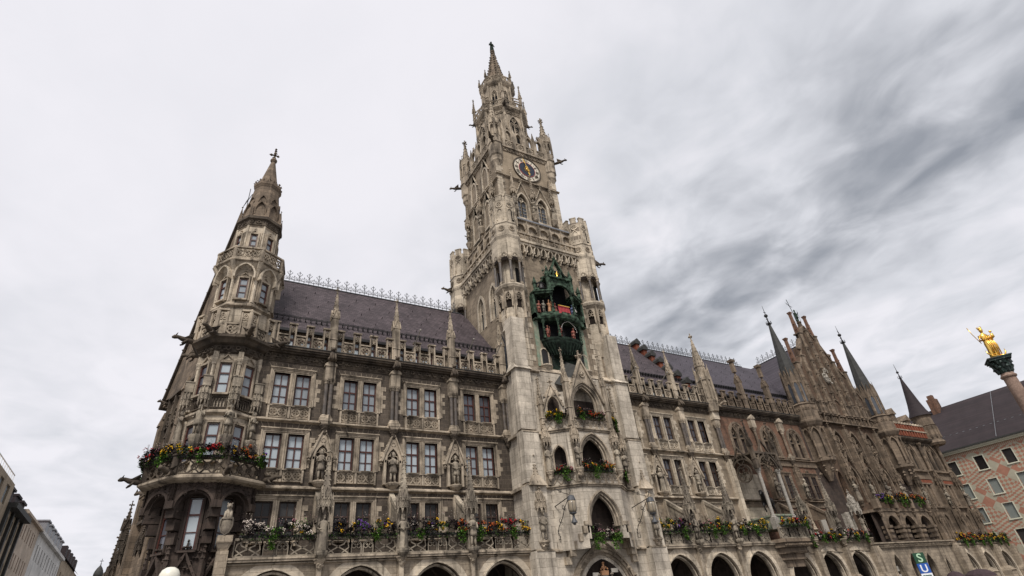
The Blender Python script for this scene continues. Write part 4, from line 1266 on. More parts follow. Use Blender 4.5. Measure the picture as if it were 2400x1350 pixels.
for x, k, sd, l in ((EP[0], 'robe', 23, 'pale robed statue in the gabled niche just right of the clock tower'), (EP[1], 'man', 29, 'pale stone man in the right wing niche beside the horseman bay')):
    statue(k, sd, (x, -.32, 10.97), l, h=2.05, group='statues in the right wing niches')
for x, k, sd, l in ((EP[0], 'man', 31, 'stone figure on the first balcony pier right of the clock tower'), (EP[1], 'knight', 37, 'stone figure on the balcony pier between the second and third arches right of the tower')):
    statue(k, sd, (x, YE - .46, 6.4), l, h=2.0, group='statues on the right wing balcony piers')
for (a, c, sd, l, vv, pal) in ((34.1, EP[0] - .35, 5, 'orange, yellow and violet flowers on the balcony just right of the tower', [.9], [0, 2, 0, 1, 4]), (EP[0] + .35, EP[1] - .35, 6, 'yellow and magenta flowers over the second arch right of the tower', [-.2, .9], [0, 1, 0, 5, 0]), (EP[1] + .35, 47.4, 7, 'dark leaved flowers over the third arch right of the tower', [-1.2, .6], [0, 0, 3])):
    flower_box(c - a, sd, ((a + c) / 2, YE - .02, 7.1), l, vines=vv, palette=pal, height=.86)
# ============================================================ CORNER TURRET
TX, TY, TH = 1.12, 1.15, rad(-12)
tur = building('corner_turret', 'eight sided stone corner turret with balconies and a slender stone spire, at the far left', 'turret', (TX, TY, 0))
def face(m, k, x=0.0, z=0.0): m.push(TX, TY, z, rz=TH + k * math.pi / 4); return m
def corner_xy(r, k): a = TH - math.pi / 2 + math.pi / 8 + k * math.pi / 4; return TX + r * math.cos(a), TY + r * math.sin(a)
m = MB()
m.octa([(1.95, 0), (1.95, 10.3)], TX, TY, TH); part('lower_wall', m, 'soot_shade_stone', tur)
m = MB()
m.octa([(1.80, 10.6), (1.80, 19.4)], TX, TY, TH, False)
m.octa([(1.80, 19.9), (1.80, 25.6), (1.9, 25.8), (2.3, 26.4)], TX, TY, TH, False)
m.octa([(1.42, 26.6), (1.42, 31.0)], TX, TY, TH, False)
part('wall', m, 'limestone', tur)
m = MB()
m.octa([(1.82, 14.7), (2.02, 14.85), (2.02, 14.95), (1.82, 15.12)], TX, TY, TH, False)
m.octa([(1.82, 22.62), (2.0, 22.75), (2.0, 22.85), (1.82, 23.1)], TX, TY, TH, False)
m.octa([(2.3, 26.35), (2.42, 26.42), (2.42, 26.55), (1.4, 26.6)], TX, TY, TH)
m.octa([(1.42, 30.3), (1.5, 30.4)], TX, TY, TH, False)
m.octa([(2.8, 10.3), (3.3, 10.4), (3.42, 10.5), (3.42, 10.62), (3.2, 10.72), (1.7, 10.74)], TX, TY, TH)
part('string_course', m, 'trim_stone', tur)
m = MB()
m.octa([(1.82, 19.0), (1.98, 19.1), (2.0, 19.55), (2.25, 19.65), (2.4, 19.85), (2.58, 19.95), (2.58, 20.14), (1.7, 20.18)], TX, TY, TH)
m.octa([(1.43, 30.45), (1.5, 30.5), (1.5, 30.95), (1.66, 31.05), (1.66, 31.3), (1.4, 31.35)], TX, TY, TH)
for k in range(-2, 3):
    face(m, k); frieze(m, -.75, .75, 19.1, 19.55, -2.02, .2, .09); frieze(m, -.5, .5, 30.55, 30.95, -1.5, .18, .07); m.pop()
part('cornice', m, 'dark_carving', tur)
wup, wlow, hood, tr_, cols_, par, rails, canop, flare = (MB() for _ in range(9))
for k in range(-2, 3):
    pane = ['glass_mauve', 'glass_mauve', 'glass_curtain_sky', 'glass_pale', 'glass_dark'][k + 2]
    for (z, w, h, ap, pn) in ((16.15, .72, 2.1, 1.80, pane), (11.85, .74, 2.3, 1.80, pane), (23.3, .62, 1.75, 1.80, 'glass_pale'), (27.9, .52, 1.55, 1.42, 'glass_pale'), (6.9, .72, 2.75, 1.95, pane)):
        a = TH + k * math.pi / 4
        window(tur, 'three', w, h, (TX + (ap + .31) * math.sin(a), TY - (ap + .31) * math.cos(a), z), a, pn)
        wf = wlow if z < 8 else wup
        face(wf, k)
        for s_ in (-1, 1):
            wf.box(s_ * (w / 2 + .06) - .06, s_ * (w / 2 + .06) + .06, -ap - .20, -ap + .05, z - .06, z + h + .05)
            wf.box(s_ * (w / 2 + .19) - .05, s_ * (w / 2 + .19) + .05, -ap - .11, -ap + .05, z - .06, z + h + .18)
        wf.box(-w / 2 - .12, w / 2 + .12, -ap - .2, -ap + .05, z + h + .05, z + h + .13); wf.box(-w / 2 - .24, w / 2 + .24, -ap - .11, -ap + .05, z + h + .18, z + h + .27)
        wf.box(-w / 2 - .1, w / 2 + .1, -ap - .3, -ap + .05, z - .12, z)
        wf.pop()
    face(hood, k)
    for z, w, ap in ((18.35, .95, 1.80), (25.15, .78, 1.80), (29.5, .66, 1.42)):
        hood.strip(ogee(0, z, w, w * .62), .08, -ap - .12, -ap + .02)
        finial(hood, 0, -ap - .08, z + w * .62 - .05, .6)
    hood.pop()
    face(tr_, k)
    tr_.strip([(-.44, 15.2), (-.44, 15.92), (.44, 15.92), (.44, 15.2)], .08, -1.95, -1.78, True)
    for d in (-.27, -.09, .09, .27): lancet(tr_, d, 15.2, .18, 15.55, .3, .04, -1.92, -1.8, 3)
    tr_.pop()
    # flared corbelling under the upper gallery
    face(flare, k)
    lancet(flare, 0, 25.0, 1.35, 25.3, .95, .12, -2.28, -1.8, 5)
    flare.pop()
    cx, cy = corner_xy(1.0, k)
    dx, dy = cx - TX, cy - TY
    flare.tube([(TX + dx * 1.95, TY + dy * 1.95, 23.1), (TX + dx * 1.98, TY + dy * 1.98, 24.9), (TX + dx * 2.12, TY + dy * 2.12, 25.7), (TX + dx * 2.5, TY + dy * 2.5, 26.4)], [.1, .11, .16, .19], 6)
    # corner shafts
    x, y = TX + dx * 1.98, TY + dy * 1.98
    column_shaft(cols_, x, y, 15.2, 18.4, .12, 7); base_cap(cols_, x, y, 15.2, 18.6, .125); cols_.frust(x, y, 18.6, 19.1, .16, .16, .16, .16)
    column_shaft(cols_, x, y, 11.0, 14.6, .11, 7)
    x, y = TX + dx * 1.55, TY + dy * 1.55
    column_shaft(cols_, x, y, 26.7, 30.4, .09, 6)
    # canopies for the corner figures
    x, y = TX + dx * 2.25, TY + dy * 2.25
    canopy(canop, x, y, 15.55, .30, .9, .0); canop.frust(x, y, 16.5, 17.15, .24, .24, .26, .26); canop.box(x - .3, x + .3, y - .3, y + .3, 17.15, 17.22)
    canop.lathe([(.1, 12.5), (.25, 12.8), (.36, 13.15), (.38, 13.25), (.38, 13.32)], 8, x, y)
    # lower parapet: tall traceried corner pieces and low panels
    face(par, k)
    for s_ in (-1, 1):
        trefoil_arch(par, s_ * .72, 20.2, .46, 21.35, .45, .07, -2.5, -2.36)
        for e in (-.28, .28): par.box(s_ * .72 + e - .07, s_ * .72 + e + .07, -2.54, -2.34, 20.2, 21.95)
        par.box(s_ * .72 - .34, s_ * .72 + .34, -2.6, -2.3, 21.95, 22.08)
        par.box(s_ * .72 - .26, s_ * .72 + .26, -2.40, -2.36, 20.2, 20.9)
    par.box(-.42, .42, -2.56, -2.34, 20.92, 21.02); quatrefoil(par, 0, 20.55, .36, .07, -2.5, -2.36)
    par.pop()
    x, y = TX + dx * 2.65, TY + dy * 2.65; par.octa([(.14, 20.2), (.14, 22.08), (.02, 22.2)], x, y)
    # upper gallery rail
    face(rails, k)
    rails.box(-.93, .93, -2.36, -2.16, 27.55, 27.68); rails.box(-.93, .93, -2.34, -2.18, 26.6, 26.7)
    for q in range(3):
        c = -.56 + q * .56
        rails.strip([(c - .26, 26.75), (c, 27.12), (c + .26, 27.5)], .06, -2.3, -2.22); rails.strip([(c + .26, 26.75), (c, 27.12), (c - .26, 27.5)], .06, -2.3, -2.22)
        rails.ring(c, 27.12, .24, .055, -2.31, -2.21, 10)
    rails.pop()
    x, y = TX + dx * 2.38, TY + dy * 2.38; rails.octa([(.13, 26.55), (.13, 27.72)], x, y)
part('window_surround', wup, 'trim_stone', tur); part('window_surround', wlow, 'soot_shade_stone', tur); part('hood_mould', hood, 'trim_stone', tur); part('blind_tracery', tr_, 'dark_carving', tur)
part('corner_shaft', cols_, 'limestone', tur); part('statue_canopy', canop, 'statue_stone', tur); part('parapet', par, 'trim_stone', tur)
part('gallery_rail', rails, 'trim_stone', tur); part('gallery_corbel', flare, 'limestone', tur)
m = MB()
for k in range(-2, 4):
    a = TH - math.pi / 2 - math.pi / 8 + k * math.pi / 4
    for (r, z, l, s_) in ((2.65, 20.0, 1.2, 1.15), (3.55, 10.6, 1.0, 1.0)):
        if r > 3 and k == 3: continue
        m.push(TX + r * math.cos(a), TY + r * math.sin(a), z, rz=a + math.pi / 2); gargoyle(m, 0, 0, .15, l, s_); m.pop()
part('gargoyle', m, 'dark_carving', tur)
sp = MB()
sp.octa([(1.5, 31.3), (1.46, 31.5), (1.40, 31.6), (1.30, 32.2), (.93, 35.15)], TX, TY, TH)
sp.octa([(.93, 35.1), (1.0, 35.3), (1.06, 35.42), (1.06, 35.68), (.92, 35.8), (.74, 35.85), (.15, 39.0)], TX, TY, TH)
for k in range(8):
    face(sp, k)
    sp.strip([(-.36, 31.7)] + arch(0, 32.2, .8, .9, 4) + [(.36, 31.7)], .08, -1.40, -1.12); sp.strip(arch(0, 33.2, .62, .7, 4), .06, -1.22, -1.0)
    frieze(sp, -.36, .36, 35.7, 35.92, -1.02, .18, .07)
    sp.pop()
    x, y = corner_xy(1.6, k)
    sp.frust(x, y, 31.2, 32.0, .12, .12, .10, .10); sp.frust(x, y, 32.0, 32.75, .10, .10, .015, .015); blob(sp, x, y, 32.8, .08)
sp.octa([(.2, 38.9), (.28, 39.1), (.2, 39.3), (.08, 39.4)], TX, TY); finial(sp, TX, TY, 39.3, 2.2); sp.tube([(TX, TY, 39.4), (TX, TY, 40.6)], .08, 5); blob(sp, TX, TY, 40.6, .14)
part('spire', sp, 'gable_stone', tur)
# corbelled arches carrying the flower balcony, dark with soot
ar = MB()
for k in range(-2, 3):
    face(ar, k)
    a = arch(0, 9.0, 2.0, 1.01, 8)
    for (xa, za), (xb, zb) in zip(a, a[1:]): ar.add([(xa, -2.85, za), (xb, -2.85, zb), (xb, -2.85, 10.45), (xa, -2.85, 10.45)], [(0, 1, 2, 3)])
    for s_ in (-1, 1): ar.add([(s_ * 1.0, -2.85, 9.0), (s_ * 1.3, -2.85, 9.0), (s_ * 1.3, -2.85, 10.45), (s_ * 1.0, -2.85, 10.45)], [(0, 1, 2, 3), (3, 2, 1, 0)])
    for q in range(22): blob(ar, R.uniform(-1.2, 1.2), -2.88, 9.75 + R.uniform(.0, .6), R.uniform(.06, .12)) if True else None
    ar.strip(a, .14, -2.93, -2.6); ar.strip(arch(0, 9.0, 1.72, .88, 8), .10, -2.7, -1.9)
    for q in range(9): blob(ar, -.9 + q * .225, -2.9, 10.15 + .18 * abs(math.sin(q * 2.1)), .10)
    ar.pop()
    dx, dy = corner_xy(1.0, k)[0] - TX, corner_xy(1.0, k)[1] - TY
    for r0, r1, z0, z1 in ((2.1, 2.2, 7.2, 7.6), (2.1, 2.45, 7.9, 8.25), (2.1, 2.75, 8.5, 8.75), (2.1, 3.0, 8.95, 9.15)):
        ar.push(TX + dx * (r0 + r1) / 2, TY + dy * (r0 + r1) / 2, 0, rz=TH + math.pi / 8 + k * math.pi / 4)
        ar.box(-.24, .24, -(r1 - r0) / 2 - .2, .3, z0, z1 + .2); ar.pop()
    corbel(ar, TX + dx * 2.6, TY + dy * 2.6, 8.9, .3, .7)
part('corbel_arch', ar, 'soot_shade_stone', tur)
bl = MB()
for k in range(-2, 3):
    face(bl, k)
    bl.box(-1.28, 1.28, -3.22, -3.04, 11.58, 11.7); bl.box(-1.28, 1.28, -3.2, -3.06, 10.7, 10.8)
    for q in range(4):
        c = -.96 + q * .64
        bl.strip([(c - .3, 10.8), (c - .1, 11.0), (c, 11.3), (c + .3, 11.55)], .08, -3.18, -3.08); bl.strip([(c + .3, 10.8), (c + .1, 11.0), (c, 11.3), (c - .3, 11.55)], .08, -3.18, -3.08)
        bl.ring(c, 11.15, .16, .06, -3.19, -3.07, 8)
    bl.pop()
    x, y = corner_xy(3.38, k); bl.octa([(.2, 10.6), (.2, 11.72), (.26, 11.75), (.26, 11.85)], x, y)
part('balcony_rail', bl, 'dark_carving', tur)
# arched relief below the first floor windows
lo = MB()
for k in (-1, 0, 1):
    face(lo, k)
    lo.strip(ogee(0, 4.9, 1.7, 1.9, 7), .14, -2.22, -1.93); finial(lo, 0, -2.1, 6.75, 1.3)
    for s_ in (-1, 1):
        lo.box(s_ * .86 - .08, s_ * .86 + .08, -2.3, -1.93, 0, 6.2); lo.frust(s_ * .86, -2.12, 6.2, 7.5, .09, .09, .01, .01)
        crockets(lo, (s_ * .8, -2.15, 5.2), (s_ * .1, -2.15, 6.6), 4, .12); crockets(lo, (s_ * .86, -2.2, 6.3), (s_ * .86, -2.15, 7.4), 4, .10)
        lo.strip(arch(s_ * .4, 4.7, .7, .8, 5), .08, -2.15, -1.93); lo.ring(s_ * .38, 5.05, .22, .06, -2.12, -1.95, 8)
    for q in range(34): blob(lo, R.uniform(-.85, .85), -2.03, R.uniform(3.8, 6.6), R.uniform(.06, .14))
    for q in range(16): blob(lo, R.choice((-1, 1)) * R.uniform(.5, .85), -2.03, R.uniform(6.6, 9.8), R.uniform(.06, .12))
    lo.pop()
part('relief_gable', lo, 'soot_shade_stone', tur)
med = MB(); face(med, 0); med.ring(0, 4.55, .52, .09, -2.3, -2.0, 18); med.push(0, -2.18, 3.75, sc=.55); med.pop(); med.pop()
part('relief_ring', med, 'dark_carving', tur)
for k, sd, kd, l in ((0, 41, 'knight', 'pale stone figure in a tunic on the turret front, above the flowers'), (-1, 43, 'man', 'shaded stone figure on the left corner of the turret below a canopy'), (1, 47, 'knight', 'stone armoured figure where the turret meets the left wing'), (-2, 53, 'robe', 'robed stone figure on the farthest left turret corner')):
    x, y = corner_xy(2.28, k)
    statue(kd, sd, (x, y, 13.32), l, h=1.95, rz=TH + math.pi / 8 + k * math.pi / 4, group='statues on the turret corners')
x, y = TX + 2.22 * math.sin(TH), TY - 2.22 * math.cos(TH)
statue('queen', 59, (x, y, 3.55), 'stone praying figure in the ring shaped relief low on the turret', h=1.45, rz=TH, mat='statue_stone')
for k, sd, l, pal in ((-2, 61, 'dark purple and green planting on the leftmost side of the turret balcony', [3, 5]), (-1, 62, 'red, yellow and purple flowers on the left front of the turret balcony', [1, 5, 0]), (0, 63, 'red and orange flowers with bright green vines on the turret balcony front', [1, 2, 0, 5]), (1, 64, 'orange and violet flowers on the turret balcony side next to the left wing', [4, 2, 2, 0])):
    a = TH + k * math.pi / 4
    flower_box(2.5, sd, (TX + 3.16 * math.sin(a), TY - 3.16 * math.cos(a), 11.66), l, rz=a, palette=pal, height=.75, dens=1.15, group='flower boxes round the turret balcony')
# heraldic beast with shield on the end of the left wing balcony
q = MB(); sitting_beast(q, 0, .1, .75, .95); q.smooth = True
q.lathe([(.02, 0), (.22, .15), (.34, .45), (.36, .75), (.3, .9), (.02, .92)], 12, 0, -.22, 0, 1, .35)
q.smooth = False; q.strip([(-.28, .85), (-.32, .5), (-.18, .15), (0, .02), (.18, .15), (.32, .5), (.28, .85)], .05, -.38, -.26, True)
o = tag(obj('heraldic_beast', q.mesh('heraldic_beast', 'statue_stone'), None, (2.35, YB - .15, 7.35), rad(-8), 1.0), 'small stone lion holding a round shield at the left end of the balcony', 'sculpture')
q = MB(); q.box(2.0, 2.75, YB - .5, YB + .3, 7.0, 7.35); q.frust(2.38, YB - .1, 6.6, 7.0, .22, .22, .36, .36); q.box(2.1, 2.66, YB - .38, YB + .3, 0, 6.6)
part('end_pier', q, 'arcade_stone', west)
# ---- west front of the town hall, running away behind the turret
q = MB(); q.push(-.5, 5, 0, rz=rad(-73.7))
q.prism([(-7.2, 0), (4, 0), (4, 20.2), (-7.2, 20.2)], 0, 1.2); q.prism([(-11.0, 0), (-7.2, 0), (-7.2, 9.5), (-11.0, 9.5)], .05, 1.2)
q.prism([(-9.6, 20.2), (4, 20.2), (4, 29.5), (0, 35.0)], .1, .8)
part('west_front_wall', q, 'gable_stone', tur)
K = Kit(tur); K.push(-.5, 5, 0, rz=rad(-73.7))
for z in (10.5, 15.0, 20.0): K['west_string_course'].box(-7.3, 4, -.3, 0, z - .2, z)
for x, z in ((-2.6, 19.3), (-6.8, 17.6)):
    q = K['west_buttress']; q.box(x - .3, x + .3, -.45, 0, 0, z); q.frust(x, -.25, z, z + 1.2, .3, .3, .05, .05)
    canopy(K['west_canopy'], x - .9, -.4, 8.2, .34, .8, 1.0)
canopy(K['west_canopy'], -10.3, -.3, 7.0, .36, .8, 2.0); pinnacle(K['west_pinnacle'], -9.6, -.2, 9.3, .2, 1.4, 1.4, 5)
gargoyle(K['west_gargoyle'], -6.9, -.2, 19.6, .7, .8)
for i in range(5):
    q = K['west_rib']; x = -6.6 + i * 1.5; q.box(x - .1, x + .1, -.25, 0, 10.6, 19.8); crockets(q, (x, -.3, 11), (x, -.3, 19.5), 9, .14); trefoil_arch(q, x + .75, 15.4, 1.1, 17.4, 1.2, .1, -.2, .02); trefoil_arch(q, x + .75, 11.0, 1.1, 13.0, 1.2, .1, -.2, .02)
q = K['west_gable_coping']
crockets(q, (-9.7, 0, 20.4), (0, 0, 35.1), 20, .2); crockets(q, (-9.7, .6, 20.4), (0, .6, 35.1), 15, .17)
q.strip([(-9.9, 20.1), (0, 35.2)], .26, -.1, .9); finial(q, 0, .3, 35, 1.6)
q = K['weather_vane']; q.tube([(0, .3, 35.2), (0, .3, 38.6)], .035, 5); q.add([(-.9, .3, 37.2), (.1, .3, 37.1), (.1, .3, 37.5), (-.5, .3, 37.4)], [(0, 1, 2, 3), (3, 2, 1, 0)]); q.tube([(-1.0, .3, 37.1), (.9, .3, 37.3)], .03, 4)
K.pop(); K.done({'weather_vane': 'iron', 'west_gargoyle': 'dark_carving', 'west_buttress': 'gable_stone'}, 'dark_carving')

# ============================================================ CLOCK TOWER
AX, AYU, AYL = 28.1, 4.2, 4.0
tow = building('clock_tower', 'tall tan stone clock tower with stepped galleries, corner turrets and a crocketed spire', 'tower', (AX, AYL, 0))
XL, XR, YF = 22.95, 33.25, -1.75           # lower body
UL, UR, UF, UB = 23.95, 32.25, 0.0, 8.35   # upper body
def side(m, xl=XL, yc=None): m.push(xl, AYL if yc is None else yc, 0, rz=-math.pi / 2); return m
# base: pale ashlar, splayed buttresses
b = MB()
b.box(22.3, 33.8, -2.3, 9, 0, 20.2)
part('base_wall', b, 'limestone_grey', tow)
bt = MB()
for (x0, x1) in ((22.05, 23.35), (32.75, 34.05)):
    c = (x0 + x1) / 2; w = (x1 - x0) / 2
    for z0, z1, e in ((0, 6.0, .55), (6.1, 10.5, .45), (10.7, 14.6, .34), (14.8, 20.0, .22)):
        bt.box(c - w - e * .3, c + w + e * .3, -2.3 - e - .25, -2.0, z0, z1)
    bt.frust(c, -2.2, 20.0, 20.9, w + .2, .75, w - .1, .3, 0, .3)
    bt.box(c - .62, c + .62, -2.75, -1.5, 20.0, 25.0); bt.frust(c, -1.9, 24.2, 25.2, .62, .8, .5, .45)
part('buttress', bt, 'limestone_grey', tow)
mo = MB()
for z, x0, x1, y in ((6.2, 22.0, 34.1, -2.9), (10.65, 21.95, 34.15, -2.8), (14.75, 22.0, 34.1, -2.68), (20.3, 22.1, 34.0, -2.5)):
    for a, c in ((x0, x0 + 1.5), (x1 - 1.5, x1)):
        moulding(mo, a, c, z, y + .05, .3, .34)
        mo.box(a if a == x0 else c - .3, a + .3 if a == x0 else c, y + .05, .2, z - .28, z - .05)
    for a, c in ((x0 + 1.5, 24.6), (31.6, x1 - 1.5)): moulding(mo, a, c, z, -2.3, .25, .32)
mo.frust(28.05, -1.9, 20.25, 20.75, 5.7, .45, 5.4, .1)
part('string_course', mo, 'trim_stone', tow)
# shaft of the lower body
w = MB()
w.arch_wall(XL, XR, 20.2, 34.4, YF, [], .4)
side(w); w.arch_wall(-5.6, 5.75, 20.2, 34.4, 0, [(-.2, 1.3, 27.2, 29.6, 1.5), (2.6, 1.25, 26.2, 28.9, 1.4), (3.3, 1.8, 22.0, 24.2, 2.0)][:1] + [(2.5, 1.25, 27.2, 29.6, 1.5)], .5); w.pop()
w.add([(XR, YF, 20), (XR, 9.5, 20), (XR, 9.5, 34.4), (XR, YF, 34.4)], [(0, 1, 2, 3)]); w.add([(XL, 9.5, 20), (XR, 9.5, 20), (XR, 9.5, 34.4), (XL, 9.5, 34.4)], [(3, 2, 1, 0)])
shaft_w = w
lw = MB(); side(lw)
for c, wd, zb, zs, h in ((-.2, 1.3, 27.2, 29.6, 1.5), (2.5, 1.25, 27.2, 29.6, 1.5), (3.2, 1.9, 21.0, 23.2, 2.0)):
    lw.strip([(c - wd / 2 - .12, zb)] + arch(c, zs, wd + .24, h + .12, 7) + [(c + wd / 2 + .12, zb)], .30, -.06, .05)
    lw.strip([(c - wd / 2 + .12, zb)] + arch(c, zs, wd - .24, h - .16, 7) + [(c + wd / 2 - .12, zb)], .12, .1, .3)
    lw.box(c - .04, c + .04, .2, .3, zb, zs + h * .5); trefoil_arch(lw, c, zs - .4, wd - .3, zs - .2, .9, .06, .2, .3)
lw.pop(); part('lancet_frame', lw, 'limestone', tow)
lg = MB(); side(lg)
for c, wd, zb, zs, h in ((-.2, 1.3, 27.2, 29.6, 1.5), (2.5, 1.25, 27.2, 29.6, 1.5)):
    lg.prism([(c - wd / 2, zb)] + arch(c, zs, wd, h, 7) + [(c + wd / 2, zb)], .36, .40)
lg.prism([(3.2 - .9, 21.0)] + arch(3.2, 23.2, 1.8, 1.9, 7) + [(3.2 + .9, 21.0)], -.02, .02)
lg.pop(); part('lancet_pane', lg, 'glass_lead', tow)
qn = shaft_w; qn.mat = 1     # pale quoins on the front
for sx, xe in ((1, XL + 1.35), (-1, XR - 1.35)):
    z = 20.9; k = 0
    while z < 33.4:
        e = .55 if k % 2 else .22
        a, c = (xe - .6, xe + e) if sx > 0 else (xe - e, xe + .6)
        qn.box(a, c, YF - .03 - .004 * (k % 2), YF + .05, z, z + .53); z += .56; k += 1
part('shaft_wall', qn, ['tower_rubble', 'limestone'], tow, whole=True)
# corbel table, gallery of the lower body
ct = MB()
def corbel_run(m, a, b, n):
    st = (b - a) / n
    for i in range(n):
        c = a + (i + .5) * st
        lancet(m, c, 33.35, st * .66, 33.75, .55, .12, -.42, .02, 4)
        m.frust(c - st / 2, -.12, 32.9, 33.7, .05, .06, .13, .3, 0, -.06)
        blob(m, c, -.15, 33.35, .13); blob(m, c - st / 2, -.3, 33.15, .12)
        m.mat = 1; m.prism([(c - st * .27, 33.2)] + arch(c, 33.75, st * .54, .48, 4) + [(c + st * .27, 33.2)], -.03, .0); m.mat = 0  # dark panel under each arch, painted as shade
        m.add([(c - st / 2, -.42, 34.3), (c + st / 2, -.42, 34.3), (c + st / 2, -.42, 34.45), (c - st / 2, -.42, 34.45)], [(0, 1, 2, 3)])
    m.box(a, b, -.44, 0, 34.25, 34.5); m.box(a, b, -.58, 0, 34.5, 34.75); m.box(a, b, -.5, 2.3, 34.75, 34.85)
ct.push(0, YF, 0); corbel_run(ct, XL + 1.3, XR - 1.3, 9); ct.pop()
side(ct); corbel_run(ct, -4.4, 4.6, 10); ct.pop()
part('corbel_table', ct, ['limestone', 'recess_shade'], tow, whole=True)
def gallery(m, a, b, n):
    m.box(a, b, -.42, -.2, 35.65, 35.85)
    st = (b - a) / n
    for i in range(n * 2):
        c = a + (i + .5) * st / 2
        m.box(c - st / 4 - .05, c - st / 4 + .05, -.38, -.24, 34.85, 35.65)
        m.strip([(c - .3, 34.95), (c, 35.2), (c + .3, 35.55)] if i % 2 else [(c + .3, 34.95), (c, 35.2), (c - .3, 35.55)], .07, -.36, -.26); m.ring(c, 35.2, .15, .06, -.36, -.26, 7)
    for i in range(n + 1):      # open arcade standing behind the rail
        c = a + i * st
        m.box(c - .15, c + .15, .15, .5, 34.85, 37.9); m.box(c - .09, c + .09, -.1, .18, 35.0, 37.2); m.frust(c, .02, 37.2, 37.9, .1, .1, .02, .02); blob(m, c, 0, 36.9, .12); blob(m, c, -.05, 36.5, .10)
    for i in range(n):
        c = a + (i + .5) * st
        m.strip(arch(c, 36.9, st - .28, (st - .28) * .52, 6), .16, .16, .48)
        p_ = [(c - st / 2 + .12, 36.9)] + arch(c, 36.9, st - .28, (st - .28) * .52, 6) + [(c + st / 2 - .12, 36.9), (c + st / 2 - .12, 37.9), (c - st / 2 + .12, 37.9)]
        m.prism(p_, .2, .44); m.box(c - st / 2 + .1, c + st / 2 - .1, .47, .55, 34.85, 37.9)
    m.box(a - .1, b + .1, .05, .6, 37.9, 38.05); 
ga = MB(); ga.push(0, YF, 0); gallery(ga, XL + 1.5, XR - 1.5, 5); ga.pop(); side(ga); gallery(ga, -4.2, 4.3, 6); ga.pop()
part('gallery', ga, 'trim_stone', tow)
cp = MB(); cp.add([(XL + 1.2, YF + .1, 38.05), (XR - 1.2, YF + .1, 38.05), (XR - 1.2, UF + .1, 38.6), (XL + 1.2, UF + .1, 38.6)], [(0, 1, 2, 3)]); cp.box(XL + 1.2, XR - 1.2, YF + .0, YF + .12, 37.98, 38.16)
cp.add([(XL + .1, YF + 1.2, 38.05), (XL + .1, 9.0, 38.05), (UL + .1, 9.0, 38.6), (UL + .1, YF + 1.2, 38.6)], [(3, 2, 1, 0)])
part('gallery_roof', cp, 'zinc', tow)
# corner turrets with columned loggias and battlements
def corner_turret(x, y):
    t, l, c, rc = MB(), MB(), MB(), MB()
    t.octa([(.6, 23.0), (1.0, 24.6), (1.14, 25.6), (1.14, 28.2), (1.42, 28.5), (1.5, 28.75), (1.38, 28.95)], x, y)
    t.octa([(1.35, 31.9), (1.40, 32.1), (1.40, 34.2), (1.52, 34.5), (1.52, 34.75), (1.36, 34.9), (1.36, 36.1), (1.44, 36.2), (1.34, 36.35), (1.34, 39.2)], x, y)
    t.octa([(.75, 28.9), (.75, 32.0)], x, y)
    for k in range(8):
        t.push(x, y, 0, rz=k * math.pi / 4); l.push(x, y, 0, rz=k * math.pi / 4)
        t.box(-.34, .34, -1.36, -1.1, 39.2, 39.85)
        t.box(-.38, .38, -1.4, -1.06, 39.85, 39.95)
        quatrefoil(t, 0, 38.6, .34, .08, -1.42, -1.3); t.box(-.46, -.4, -1.44, -1.3, 36.4, 39.2)
        lancet(t, 0, 36.6, .6, 37.6, .5, .08, -1.42, -1.3)
        lancet(l, 0, 32.0, .85, 31.75, .7, .12, -1.42, -1.2); l.ring(0, 32.2, .16, .07, -1.4, -1.22, 8)
        quatrefoil(l, 0, 35.5, .3, .07, -1.44, -1.34, True, 6)
        trefoil_arch(l, 0, 26.4, .66, 27.3, .72, .09, -1.34, -1.12); l.box(-.49, -.40, -1.36, -1.1, 25.4, 28.3); rc.push(x, y, 0, rz=k * math.pi / 4); rc.prism([(-.27, 26.4)] + arch(0, 27.3, .54, .6, 4) + [(.27, 26.4)], -1.16, -1.13); rc.prism([(-.36, 31.6)] + arch(0, 31.75, .72, .6, 4) + [(.36, 31.6)], -1.37, -1.34); rc.pop()
        t.pop(); l.pop()
        a = math.pi / 8 + k * math.pi / 4
        cx, cy = x + 1.33 * math.cos(a), y + 1.33 * math.sin(a)
        column_shaft(c, cx, cy, 29.1, 31.6, .14, 7); base_cap(l, cx, cy, 28.9, 31.9, .15)
    part('corner_turret_body', t, 'limestone', tow); part('corner_turret_tracery', l, 'trim_stone', tow); part('loggia_column', c, 'marble_dark', tow); part('turret_recess_shade', rc, 'recess_shade', tow)  # recess panels are flat, their shade is only dark colour
    d = MB(); d.octa([(.77, 29.6), (.77, 31.2)], x, y, 0, False)
    for k in range(0, 8, 3): d.push(x, y, 0, rz=k * math.pi / 4 + .2); d.box(-.2, .2, -.80, -.74, 29.4, 31.0); d.pop()
for x, y in ((23.35, -1.25), (32.85, -1.25), (23.35, 8.9), (32.85, 8.9)): corner_turret(x, y)
dk = MB()
for x, y in ((23.35, -1.25), (32.85, -1.25)):
    dk.box(x + .25, x + .62, y - .79, y - .76, 29.3, 31.1); dk.box(x + .15, x + .45, y - 1.37, y - 1.35, 36.5, 37.8)
part('slit_opening', dk, 'hole_shade', tow)
